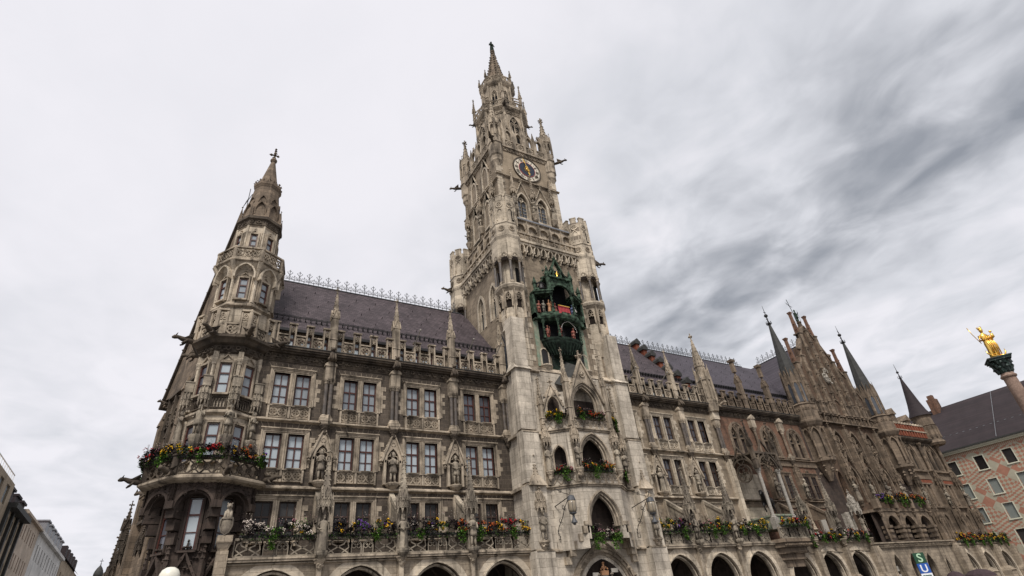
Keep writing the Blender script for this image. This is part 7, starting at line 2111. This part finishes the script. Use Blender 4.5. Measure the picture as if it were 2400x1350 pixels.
for i, x in enumerate((68.85, 72.35, 75.85, 79.35)):
    statue(('robe', 'man', 'knight', 'robe')[i], 163 + i, (x, -.6, 10.5), ('robed figure at the left end of the gable balcony', 'figure left of the middle arch behind the gable balcony', 'broad figure right of the middle arch behind the gable balcony', 'robed figure at the right end of the gable balcony')[i], h=2.3, group='statues behind the gable balcony')
# gable balcony on vaulted corbels
gbm = MB()
gbm.slab([(67.6, 0), (68.6, -2.3), (79.4, -2.3), (80.2, 0)], 9.0, 9.3)
gbm.push(0, -2.2, 0); gbm.arch_wall(68.6, 79.4, 5.9, 9.05, 0, [(c, 2.3, 5.95, 7.3, 1.25) for c in (70.5, 74.0, 77.5)], .3); gbm.pop()
for c in (70.5, 74.0, 77.5):
    gbm.strip(arch(c, 7.3, 2.4, 1.3, 8), .16, -2.34, -2.1)
    for s_ in (-1, 1):
        for k, z in enumerate((6.2, 6.75, 7.2)): gbm.box(c + s_ * 1.3 - .3, c + s_ * 1.3 + .3, -2.4 - .08 * k, -1.6, z, z + .28)
for x in (68.6, 72.2, 75.8, 79.4): gbm.box(x - .28, x + .28, -2.6, -1.9, 9.3, 10.3); corbel(gbm, x, -2.3, 9.0, .3, .6)
part('gable_balcony', gbm, 'gable_stone', gab)
q = MB(); q.box(68.4, 79.6, -1.4, -1.3, 5.9, 9.0); part('balcony_shadow_wall', q, 'soot_shade_stone', gab)
for i, x in enumerate((70.4, 74.0, 77.6)):
    flower_box(2.4, 171 + i, (x, -2.35, 10.05), ('yellow and dark flowers on the left third of the gable balcony', 'yellow green planting on the middle of the gable balcony', 'orange and yellow flowers on the right third of the gable balcony')[i], palette=[0, 0, 2] if i != 0 else [0, 4], height=.8, vines=[-.5, .5], group='flower boxes on the gable balcony')
# gate front below
gt = MB(); gt.push(0, -2.35, 0)
gt.arch_wall(64.0, 81.2, 0, 5.75, 0, [(67.7, 1.7, 0, 2.9, 1.8), (71.0, 1.9, 0, 2.8, 1.9), (74.4, 1.9, 0, 2.8, 1.8), (78.0, .9, 1.6, 2.9, 1.1)], .6)
gt.pop(); part('gate_wall', gt, 'arcade_stone', gab)
q = MB()
for c, w_, zs, h in ((67.7, 1.7, 2.9, 1.8), (71.0, 1.9, 2.8, 1.9), (74.4, 1.9, 2.8, 1.8), (78.0, .9, 2.9, 1.1)): q.strip([(c - w_ / 2, 0 if w_ > 1 else 1.6)] + arch(c, zs, w_, h, 8) + [(c + w_ / 2, 0 if w_ > 1 else 1.6)], .16, -2.42, -2.2)
q.box(64.0, 81.2, -2.75, -2.2, 5.62, 5.75); q.box(64.0, 81.2, -2.55, -2.2, 5.25, 5.62)
for k in range(60): blob(q, 64.3 + k * .28, -2.58, 5.43, .13)
for x in (64.3, 81.0): q.box(x - .45, x + .45, -3.1, -2.2, 0, 4.4); q.frust(x, -2.65, 4.4, 5.4, .45, .45, .2, .2)
part('gate_moulding', q, 'arcade_stone', gab)
q = MB(); q.box(66.5, 79, -1.72, -1.65, 0, 5.0); part('gate_shadow', q, 'soot_shade_stone', gab)
q = MB(); q.box(67.1, 68.3, -1.9, -1.8, 3.0, 3.25); q.box(67.1, 68.3, -1.9, -1.8, 2.3, 2.7)
for k in range(6): q.box(67.2 + k * .18, 67.3 + k * .18, -1.95, -1.85, 3.25, 3.5)
part('shop_sign', q, 'plaque_pale', gab)
# corner oriels with spires
for ox in (64.9, 82.1):
    t = MB(); oy = -.4
    t.octa([(.25, 12.6), (.6, 13.6), (.95, 14.5), (1.3, 14.75), (1.3, 15.1)], ox, oy)
    t.octa([(1.0, 15.1), (1.0, 18.6), (1.3, 19.0), (1.5, 19.4), (1.5, 19.6), (1.35, 19.7), (1.35, 21.5), (1.48, 21.6), (1.2, 21.8), (.95, 21.85), (.95, 25.2)], ox, oy)
    for k in range(8):
        t.push(ox, oy, 0, rz=k * math.pi / 4)
        gablet(t, 0, 24.5, .8, 1.8, -1.08, -.8, 4); lancet(t, 0, 22.0, .56, 24.0, .7, .12, -1.04, -.9)
        for q_ in (-.3, 0, .3): t.ring(q_, 21.0, .12, .05, -1.42, -1.33, 7)
        lancet(t, 0, 17.2, .85, 17.9, .8, .14, -1.3, -1.0); t.pop()
        a = math.pi / 8 + k * math.pi / 4
        column_shaft(t, ox + 1.25 * math.cos(a), oy + 1.25 * math.sin(a), 15.2, 18.4, .14, 7); base_cap(t, ox + 1.25 * math.cos(a), oy + 1.25 * math.sin(a), 15.1, 18.7, .14)
        t.frust(ox + 1.1 * math.cos(a), oy + 1.1 * math.sin(a), 21.8, 25.0, .09, .09, .09, .09); t.frust(ox + 1.1 * math.cos(a), oy + 1.1 * math.sin(a), 25.0, 26.8, .09, .09, .01, .01)
        for _ in range(3): blob(t, ox + 1.0 * math.cos(a), oy + 1.0 * math.sin(a), R.uniform(13.4, 14.6), .25)
    part('oriel', t, 'gable_stone', gab)
    g_ = MB()
    for k in range(8): g_.push(ox, oy, 0, rz=k * math.pi / 4); g_.prism([(-.25, 22.0)] + arch(0, 24.0, .5, .6, 4) + [(.25, 22.0)], -.98, -.96); g_.pop()
    part('oriel_pane', g_, 'glass_lead', gab)
    s_ = MB(); s_.octa([(.98, 25.0), (.78, 27.2), (.14, 33.3), (.18, 33.4), (.26, 33.5)], ox, oy)
    for k in range(6): s_.octa([(.93 - k * .115 + .03, 25.6 + k * 1.1), (.92 - k * .115 + .02, 25.66 + k * 1.1)], ox, oy, 0, False)
    part('oriel_spire', s_, 'lead_dark', gab)
    f_ = MB(); f_.tube([(ox, oy, 33.3), (ox, oy, 34.6), (ox, oy, 36.3)], [.1, .06, .02], 5); f_.ball(ox, oy, 34.7, .26, 10); f_.box(ox - .25, ox + .25, oy - .02, oy + .02, 35.2, 35.28)
    for k in range(8): a = k * math.pi / 4; f_.tube([(ox, oy, 33.2), (ox + .35 * math.cos(a), oy + .35 * math.sin(a), 33.4), (ox + .32 * math.cos(a), oy + .32 * math.sin(a), 33.75)], .04, 4)
    f_.lathe([(.05, 34.1), (.15, 34.2), (.05, 34.3)], 8, ox, oy)
    part('spire_finial', f_, 'iron', gab)
# ---- last bays with the red parapet and the round corner turret
m = MB(); m.arch_wall(82.5, 95.3, 5.8, 19.2, 0, [(c + d, 1.1, 15.0, 16.6, 1.5) for c in (86.9, 92.6) for d in (-.7, .7)], .4)
part('end_wall', m, 'gable_stone', gab)
q, p_ = MB(), MB()
for c in (86.9, 92.6):
    q.strip([(c - 1.5, 15.0)] + arch(c, 16.6, 3.0, 2.3, 8) + [(c + 1.5, 15.0)], .25, -.16, .02)
    for d in (-.7, .7): q.strip([(c + d - .55, 15)] + arch(c + d, 16.6, 1.1, 1.5, 6) + [(c + d + .55, 15)], .12, -.05, .2); p_.prism([(c + d - .55, 15)] + arch(c + d, 16.6, 1.1, 1.5, 6) + [(c + d + .55, 15)], .3, .33)
    quatrefoil(q, c, 18.1, .34, .08, -.1, .05); q.box(c - 2.3, c + 2.3, -.3, .02, 14.6, 14.8); q.box(c - 2.3, c + 2.3, -.12, .02, 13.6, 14.1); q.box(c - 1.5, c + 1.5, -.25, .02, 12.9, 13.1); q.box(c - 2.3, c + 2.3, -.35, .02, 9.9, 10.1)
    for d in (-1.0, 0, 1.0): q.box(c + d - .15, c + d + .15, -.2, .02, 10.3, 12.9)
for x in (83.6, 84.2, 89.8, 95.0): column_shaft(q, x, -.3, 14.9, 18.2, .22); base_cap(q, x, -.3, 14.7, 18.6, .22)
for x in (84.0, 89.8, 95.0): canopy(q, x, -.6, 12.8, .4, 1.0, 1.0); q.box(x - .3, x + .3, -.5, 0, 6, 12.8)
for c in (86.9, 92.6):
    for dx_ in (-1.1, 1.1):
        lancet(q, c + dx_, 6.2, 1.3, 8.2, 1.0, .18, -.2, .02); q.box(c + dx_ - .06, c + dx_ + .06, -.1, 0, 6.2, 8.8)
    q.box(c - 2.6, c + 2.6, -.22, .02, 5.7, 6.0)
for x in (84.0, 89.8, 95.0):
    q.box(x - .3, x + .3, -1.0, -.4, 5.5, 9.6); canopy(q, x, -1.1, 8.2, .4, .9, 1.6); strut_x = x
part('end_tracery', q, 'gable_stone', gab); part('end_pane', p_, 'glass_dark', gab)
m = MB()
for c in (86.9, 92.6): m.box(c - 2.2, c + 2.2, -.06, .02, 13.1, 13.6)
part('red_panel', m, 'red_brick', gab)
cornice(gab, 82.6, 95.6, z0=18.4, z1=19.3)
rp = MB()
for k in range(14): rp.box(83.6 + k * .75, 84.0 + k * .75, -.3, .1, 19.6, 20.35); rp.box(83.6 + k * .75, 84.05 + k * .75, -.3, .1, 20.55, 21.3)
rp.box(83.4, 94.2, -.12, .12, 19.4, 21.3); part('red_parapet', rp, 'red_brick', gab)
rq = MB(); rq.box(83.4, 94.2, -.36, .14, 20.36, 20.54)
for k in range(14): rq.prism([(83.5 + k * .75, 21.3), (84.15 + k * .75, 21.3), (83.82 + k * .75, 21.62)], -.36, .14)
part('parapet_coping', rq, 'trim_stone', gab)
tt = MB(); tt.lathe([(1.3, 18.6), (1.5, 18.9), (1.4, 19.2), (1.25, 19.3), (1.25, 21.4), (1.35, 21.5), (1.25, 21.6), (1.25, 22.7), (1.4, 22.95), (1.4, 23.1)], 16, 95.2, -.1)
for k in range(4): a = -2.6 + k * .5; tt.frust(95.2 + 1.27 * math.cos(a), -.1 + 1.27 * math.sin(a), 19.6, 21.3, .1, .1, .1, .1)
part('round_turret', tt, 'gable_stone', gab)
tc_ = MB(); tc_.smooth = True; tc_.lathe([(1.55, 23.0), (1.15, 23.9), (.85, 25.2), (.12, 29.4)], 20, 95.2, -.1, cap=False); part('round_turret_roof', tc_, 'roof_brown', gab)
f_ = MB(); f_.tube([(95.2, -.1, 29.3), (95.2, -.1, 30.4), (95.2, -.1, 31.8)], [.09, .06, .02], 5); f_.ball(95.2, -.1, 30.4, .2, 8)
for k in range(8): a = k * math.pi / 4; f_.tube([(95.2, -.1, 29.3), (95.2 + .3 * math.cos(a), -.1 + .3 * math.sin(a), 29.45), (95.2 + .28 * math.cos(a), -.1 + .28 * math.sin(a), 29.75)], .035, 4)
part('round_turret_finial', f_, 'iron', gab)
dm = MB()
for x, z in ((84.6, 24.2), (88.2, 23.9), (91.6, 23.2)): dm.box(x - .5, x + .5, .3, 3, 21.6, z - .9); dm.prism([(x - .65, z - .9), (x + .65, z - .9), (x, z)], .1, 3)
part('dormer', dm, 'gable_stone', gab)
AE3 = [(83.2 + .2, 3.3, 0, 2.2, 2.2), (88.2, 3.3, 0, 2.2, 2.2), (93.0, 3.3, 0, 2.2, 2.2)]
arcade(gab, 81.4, 96.2, -2.35, AE3, 5.2, rib=False)
q = MB()
for x in (81.9, 86.0, 90.8, 95.8): q.box(x - .4, x + .4, -2.9, -2.2, 2.6, 5.0); q.frust(x, -2.7, 2.1, 2.6, .7, .8, .4, .3); q.box(x - .7, x + .7, -3.4, -2.2, 0, 2.1)
q.box(81.4, 96.2, -2.5, 0, 5.2, 5.4); part('end_buttress', q, 'arcade_stone', gab)
for i, (a, c, l) in enumerate(((83.0, 87.0, 'yellow green flowers on the first balcony right of the gable'), (87.4, 91.4, 'yellow flowers on the middle balcony of the last bays on the right'), (92.0, 96.0, 'dark yellow flowers on the last balcony at the right end'))):
    flower_box(c - a, 181 + i, ((a + c) / 2, -2.3, 5.45), l, palette=[0, 0, 2, 1], height=.85, vines=[-1, .8], trough=True)
for i, x in enumerate((84.0, 89.8, 95.0)): statue(('man', 'knight', 'robe')[i], 191 + i, (x, -.75, 10.1), ('stone figure by the coupled shafts right of the gable', 'stone figure between the two last bays', 'stone figure on the far right corner of the town hall')[i], h=2.1, group='statues on the last bays')
q = MB(); q.box(95.3, 96.2, .0, 14, 0, 19.2); part('end_return_wall', q, 'gable_stone', gab)

# ============================================================ COLUMN WITH GILDED STATUE
mc = building('statue_column', 'tall reddish marble column with a dark bronze leaf capital, cut by the right edge', 'column', (45.0, -26, 0))
mc['kind'] = 'thing'
q = MB(); q.smooth = True; q.lathe([(.42, 2.5), (.43, 5), (.40, 9), (.345, 12.35)], 20, 45.0, -26, cap=False); q.smooth = False
q.lathe([(.36, 12.3), (.43, 12.36), (.45, 12.44), (.40, 12.5), (.37, 12.55), (.35, 12.62)], 20, 45.0, -26); part('shaft', q, 'marble_red', mc)
q = MB(); q.box(44.2, 45.8, -26.8, -25.2, 0, 1.8); q.lathe([(.75, 1.8), (.7, 2.0), (.55, 2.1), (.55, 2.3), (.45, 2.5)], 16, 45, -26); part('pedestal', q, 'marble_red', mc)
q = MB(); q.lathe([(.34, 12.62), (.36, 12.9), (.45, 13.25), (.56, 13.45)], 12, 45.0, -26)
for row, (r, z, l) in enumerate(((.36, 12.7, .32), (.40, 12.98, .34), (.46, 13.25, .25))):
    for k in range(8):
        a = k * math.pi / 4 + row * math.pi / 8; ca, sa = math.cos(a), math.sin(a)
        q.tube([(45 + r * ca, -26 + r * sa, z), (45 + (r + .06) * ca, -26 + (r + .06) * sa, z + l * .8), (45 + (r + .2) * ca, -26 + (r + .2) * sa, z + l), (45 + (r + .22) * ca, -26 + (r + .22) * sa, z + l * .8)], [.11, .12, .08, .03], 5)
q.push(45, -26, 0, rz=.5); q.box(-.60, .60, -.60, .60, 13.48, 13.6); q.box(-.66, .66, -.66, .66, 13.6, 13.68); q.pop()
part('capital', q, 'bronze_capital', mc)
fg = figure('queen', 5, 2.1); fg.smooth = True
fg.tube([(.2, -.2, 1.25), (.28, -.32, 1.35), (.27, -.33, 1.55)], [.08, .11, .08], 8); fg.ball(.27, -.35, 1.68, .085, 8)
for s_ in (-1, 1):
    pts = [(s_ * .1, -.3, .02), (s_ * .4, -.25, .08), (s_ * .55, -.22, .28), (s_ * .58, -.2, .5)]
    fg.tube(pts, [.07, .06, .045, .01], 6)
fg.tube([(-.42, -.05, 1.05), (-.62, -.02, 1.75), (-.7, 0, 2.25)], .022, 5)
for k in range(5): a = -.9 + k * .42; fg.tube([(.26 * math.sin(a), -.2, 1.35), (.3 * math.sin(a + .3), -.27, .8), (.33 * math.sin(a), -.24, .06)], [.02, .045, .03], 5)
gs_ = tag(obj('gilded_statue', fg.mesh('gilded_statue', 'gold'), None, (45.0, -26, 13.74), rad(-35), 1.04), 'gilded crowned robed figure with sceptre standing on the column capital', 'statue')
q = MB(); q.lathe([(.5, 13.68), (.46, 13.74)], 14, 45, -26); part('statue_base', q, 'plaque_pale', mc)

# ============================================================ HOUSE WITH PINK SGRAFFITO on the right
hs_ = building('patterned_house', 'house with pink and cream scratched pattern walls and a big brown roof, far right', 'house', (104, -8, 0))
q = MB(); q.push(102, 0, 0, rz=-math.pi / 2)   # local +x runs towards the viewer, -y outward (west)
WROWS = [(15.05, 1.9), (11.6, 2.0), (8.2, 2.0), (4.4, 2.4)]
hol = []
for r_, (z, h) in enumerate(WROWS):
    for k in range(-2, 9):
        c = {0: -1.75 + k * 3.7 + 3.75 - .0, 1: 2.2 + k * 3.7, 2: 2.45 + k * 3.7, 3: 2.3 + k * 3.7}[r_]
        hol.append((c - .6, c + .6, z, z + h))
q.wall(-9, 34, 0, 18.2, 0, hol, .25); q.pop(); part('wall', q, 'sgraffito', hs_)
fr, sh, dk = MB(), MB(), MB()
for x in (fr, sh, dk): x.push(102, 0, 0, rz=-math.pi / 2)
for i, (a, c, z0, z1) in enumerate(hol):
    fr.strip([(a - .08, z0 - .05), (a - .08, z1 + .08), (c + .08, z1 + .08), (c + .08, z0 - .05)], .16, -.03, .2, True); fr.box(a - .2, c + .2, -.1, .02, z0 - .16, z0 - .05)
    top = z0 > 14 or z0 < 5
    (dk if top else sh).add([(a, .16, z0), (c, .16, z0), (c, .16, z1), (a, .16, z1)], [(0, 1, 2, 3)])
part('window_frame', fr, 'render_pale', hs_); part('shutter', sh, 'shutter_grey', hs_); part('dark_pane', dk, 'glass_dark', hs_)
q = MB(); q.push(102, 0, 0, rz=-math.pi / 2); q.box(-9.2, 34, -.5, .1, 18.2, 18.42); q.box(-9.2, 34, -.3, .1, 18.0, 18.2); part('eaves_cornice', q, 'render_pale', hs_); q.pop()
q = MB(); q.push(102, 0, 0, rz=-math.pi / 2); q.box(-9.2, 34, -.75, -.45, 18.42, 18.62); part('gutter', q, 'lead_dark', hs_)
q = MB(); q.push(102, 0, 0, rz=-math.pi / 2); q.add([(-9.2, -.6, 18.5), (34, -.6, 18.5), (34, 7.5, 26.7), (-9.2, 7.5, 26.7), (34, 15.6, 18.5), (-9.2, 15.6, 18.5)], [(0, 1, 2, 3), (3, 2, 4, 5), (0, 3, 5), (1, 4, 2)]); rf = part('roof', q, 'roof_brown', hs_)
q = MB(); q.push(102, 0, 0, rz=-math.pi / 2)
for k in range(16): x = -2.5 + k * .95; q.box(x - .14, x + .14, 1.9, 2.1, 21.05, 21.12)
q.box(5.0, 5.06, -.2, 6.5, 19, 19.02) if False else None
q.tube([(5.6, -.4, 18.8), (5.6, 7.3, 26.6)], .035, 4); _obj0('snow_stop', q.mesh('snow_stop', 'zinc'), rf)
q = MB(); q.box(108.5, 110, 2, 3.2, 25, 28.3); q.box(108.9, 109.6, 2.2, 3, 28.3, 29); part('chimney', q, 'brick_wall', hs_)
q = MB(); q.box(102, 118, 9, 9.2, 0, 18.3); part('end_wall', q, 'house_cream', hs_)

# ============================================================ STREET ON THE LEFT
def left_house(label, y0, y1, top, wallm, xw=-17.0):
    return building('town_house', label, 'house', (xw - 6, (y0 + y1) / 2, 0))
def left_wall(root, y0, y1, top, mat, holes, xw=-17.0, depth=.25):
    q = MB(); q.push(xw, 0, 0, rz=math.pi / 2); q.wall(y0, y1, 0, top, 0, holes, depth); q.pop()
    q.add([(xw, y0, 0), (xw - 12, y0, 0), (xw - 12, y0, top), (xw, y0, top)], [(3, 2, 1, 0)]); q.add([(xw, y1, 0), (xw - 12, y1, 0), (xw - 12, y1, top), (xw, y1, top)], [(0, 1, 2, 3)])
    q.add([(xw, y0, top), (xw, y1, top), (xw - 12, y1, top), (xw - 12, y0, top)], [(0, 1, 2, 3)])
    part('wall', q, mat, root)
def panes(root, holes, mat, name, xw=-17.0, back=.2):
    q = MB(); q.push(xw, 0, 0, rz=math.pi / 2)
    for a, c, z0, z1 in holes: q.add([(a, back, z0), (c, back, z0), (c, back, z1), (a, back, z1)], [(0, 1, 2, 3)])
    q.pop(); part(name, q, mat, root)
h = left_house('tan modern house with a glass roof railing at the left edge', 20, 44.3, 20.6, '')
ho = [(y, y + 1.6, z, z + 1.9) for y in (22, 26, 30, 34.4, 37.6, 41.0) for z in (4.5, 8.0, 11.3, 14.6, 18.1)]
left_wall(h, 15, 44.3, 20.6, 'house_beige', ho); panes(h, ho, 'glass_curtain_sky', 'pane')
q = MB(); q.push(-17, 0, 0, rz=math.pi / 2)
for k in range(30): q.box(15 + k, 15.05 + k, .3, .35, 20.6, 21.6)
q.box(15, 44.2, .28, .36, 21.55, 21.62); q.pop(); part('roof_railing', q, 'pole_white', h)
h = left_house('dark framed house with three rounded dormers on its roof', 44.6, 54.2, 18.6, '')
ho = [(y, y + 1.4, z, z + 2.0) for y in (45.4, 48.4, 51.4) for z in (3, 7.4, 11.6, 15.6)]
left_wall(h, 44.5, 54.0, 18.6, 'house_beige', ho); panes(h, ho, 'glass_dark', 'pane')
q = MB(); q.push(-17, 0, 0, rz=math.pi / 2)
for y in (44.7, 47.6, 50.6, 53.6): q.box(y - .25, y + .25, -.3, .02, 0, 18.2)
q.box(44.4, 54.1, -.9, .1, 18.2, 18.75); q.pop(); part('dark_frame', q, 'lead_dark', h)
q = MB()
for y in (47.0, 51.0, 54.6): q.box(-22, -17.6, y - 1.2, y + 1.2, 18.6, 20.6); q.push(-20, y, 20.6, rz=0); q.lathe([(1.2, -2), (1.2, 2.2)], 10) if False else None; q.pop(); q.box(-22, -17.4, y - 1.25, y + 1.25, 20.6, 20.85)
q.add([(-17.3, 44.5, 18.7), (-17.3, 55.5, 18.7), (-22, 55.5, 22.3), (-22, 44.5, 22.3)], [(0, 1, 2, 3)]); part('roof_dormers', q, 'roof_brown', h)
h = left_house('cream house with tall narrow windows with red shutters in pairs', 54.2, 67.2, 19.7, '')
ho = [(y + e, y + e + .55, z, z + 1.7) for y in (55.8, 59.3, 62.8) for e in (0, 1.5) for z in (3.0, 6.4, 9.8, 13.5, 17.0)]
left_wall(h, 54.2, 67.0, 19.6, 'house_cream', ho); panes(h, ho, 'shutter_red', 'shutter', back=.12)
q = MB(); q.box(-17.2, -16.6, 54.2, 67.1, 19.5, 19.75); q.box(-18, -16.8, 54.2, 67.1, 19.75, 20.0); part('eaves_cornice', q, 'house_cream', h)
h = left_house('white house with grey dormers and a red roof edge along the left street', 67, 95, 19.6, '')
ho = [(y, y + .75, z, z + 2.0) for y in (69, 71, 73.6, 76.3, 79, 81.7, 84.4, 87.1, 89.8, 92.5) for z in (4, 8, 12, 16.1)]
left_wall(h, 67.1, 94.6, 19.3, 'house_white', ho); panes(h, ho, 'zinc', 'pane')
q = MB(); q.box(-17.5, -16.5, 66.9, 94.8, 19.3, 19.7); part('eaves_cornice', q, 'house_white', h)
q = MB(); q.add([(-16.8, 67, 19.7), (-16.8, 94.7, 19.7), (-22, 94.7, 24), (-22, 67, 24)], [(0, 1, 2, 3)]); q.add([(-16.8, 67, 19.7), (-22, 67, 24), (-22, 67, 19.7)], [(0, 1, 2)]); part('roof', q, 'roof_red', h)
q = MB()
for k in range(6): y = 73 + k * 3.6; q.box(-20, -17.2, y - 1.1, y + 1.1, 19.7, 21.8); q.box(-20.2, -17.0, y - 1.25, y + 1.25, 21.8, 22.0)
part('dormers', q, 'zinc', h)
h = left_house('brown gabled house at the far end of the left street', 95, 122, 20, '')
ho = [(y, y + 1, z, z + 2) for y in (98, 102, 106, 110, 114) for z in (12, 16)]
left_wall(h, 95, 122, 20.0, 'house_beige', ho); panes(h, ho, 'glass_dark', 'pane')
q = MB(); q.add([(-16.6, 95, 20), (-16.6, 122, 20), (-22, 122, 25), (-22, 95, 25)], [(0, 1, 2, 3)]); q.add([(-16.6, 95, 20), (-22, 95, 25), (-22, 95, 20)], [(0, 1, 2)])
for k in range(5): y = 98 + k * 4.5; q.box(-20, -17, y - 1, y + 1, 20, 22.2)
part('roof', q, 'roof_brown', h)
dmn = building('domed_tower', 'small dark onion domed tower far down the left street', 'church tower', (-11.35, 100, 0))
q = MB(); q.octa([(.8, 0), (.8, 15.5), (.95, 15.6), (.95, 15.9)], -11.35, 100); part('wall', q, 'gable_stone', dmn)
q = MB(); q.smooth = True; q.lathe([(.7, 15.9), (.6, 16.6), (.66, 17.0), (.78, 17.2), (.78, 17.6), (.66, 18.1), (.42, 18.6), (.15, 18.95), (.05, 19.2)], 14, -11.35, 100); part('dome', q, 'lead_dark', dmn)
q = MB(); q.tube([(-11.35, 100, 19.0), (-11.35, 100, 20.2)], .05, 4); q.box(-11.65, -11.05, 99.97, 100.03, 19.75, 19.85); q.ball(-11.35, 100, 19.3, .11, 6); part('cross', q, 'iron', dmn)

# ============================================================ SMALL THINGS ON THE SQUARE
t = thing('street_lamp', 'milky glass globe of a street lamp before the turret base, cut by the lower edge', 'street lamp', (.06, -20, 0))
q = MB(); q.smooth = True; q.lathe([(.08, 3.22), (.22, 3.30), (.25, 3.5), (.235, 3.62), (.19, 3.71), (.10, 3.77), (.01, 3.785)], 24); q.smooth = False; q.lathe([(.252, 3.49), (.258, 3.5), (.252, 3.51)], 24, cap=False); part('globe', q, 'globe_milk', t)
q = MB(); q.lathe([(.12, 0), (.1, .6), (.05, .8), (.04, 3.1), (.1, 3.2), (.1, 3.24)], 10); part('post', q, 'grey_iron', t)
t = thing('station_sign', 'square transit sign with a green S panel above a blue U panel near the gate', 'sign', (56.9, -10, 0), rad(-50))
q = MB(); q.box(-.42, .42, -.08, .08, 3.13, 3.95); part('green_panel', q, 'sign_green', t)
q = MB(); q.box(-.42, .42, -.083, .083, 2.36, 3.12); part('blue_panel', q, 'sign_blue', t)
q = MB(); q.box(-.42, .42, -.08, .08, 1.98, 2.35); part('white_panel', q, 'sign_white', t)
q = MB(); q.tube([(0, .15, 0), (0, .15, 3.9)], .05, 6); part('post', q, 'grey_iron', t)
def letter(ch, z, h, mat, nm):
    c = bpy.data.curves.new(nm, 'FONT'); c.body = ch; c.size = h; c.align_x = 'CENTER'; c.extrude = .004; c.offset = .012
    o = bpy.data.objects.new(nm, c); COL.objects.link(o)
    dg = bpy.context.evaluated_depsgraph_get(); me = bpy.data.meshes.new_from_object(o.evaluated_get(dg))
    bpy.data.objects.remove(o); me.materials.clear(); me.materials.append(M[mat]); me.name = nm
    p_ = _obj0(nm, me, t, (0, -.09, z)); p_.rotation_euler = (math.pi / 2, 0, 0)
letter('S', 3.24, .92, 'sign_mint', 'letter_s'); letter('U', 2.46, .80, 'sign_white', 'letter_u'); letter('Marienplatz', 2.14, .13, 'sign_green', 'station_name')
for i, (x, l) in enumerate(((75.5, 'dark cafe parasol before the arches right of the gate'), (70.3, 'small dark parasol top just right of the transit sign'))):
    t = thing('parasol', l, 'parasol', (x, -6, 0), 0, 'dark parasols before the gate')
    q = MB(); q.lathe([(1.5 - .5 * i, 1.65), (1.35 - .5 * i, 1.95), (.8 - .3 * i, 2.3 - .02 * i), (.02, 2.45)], 12); part('canopy', q, 'parasol_cloth', t)
    q = MB(); q.tube([(0, 0, 0), (0, 0, 2.4)], .03, 6); part('pole', q, 'iron', t)
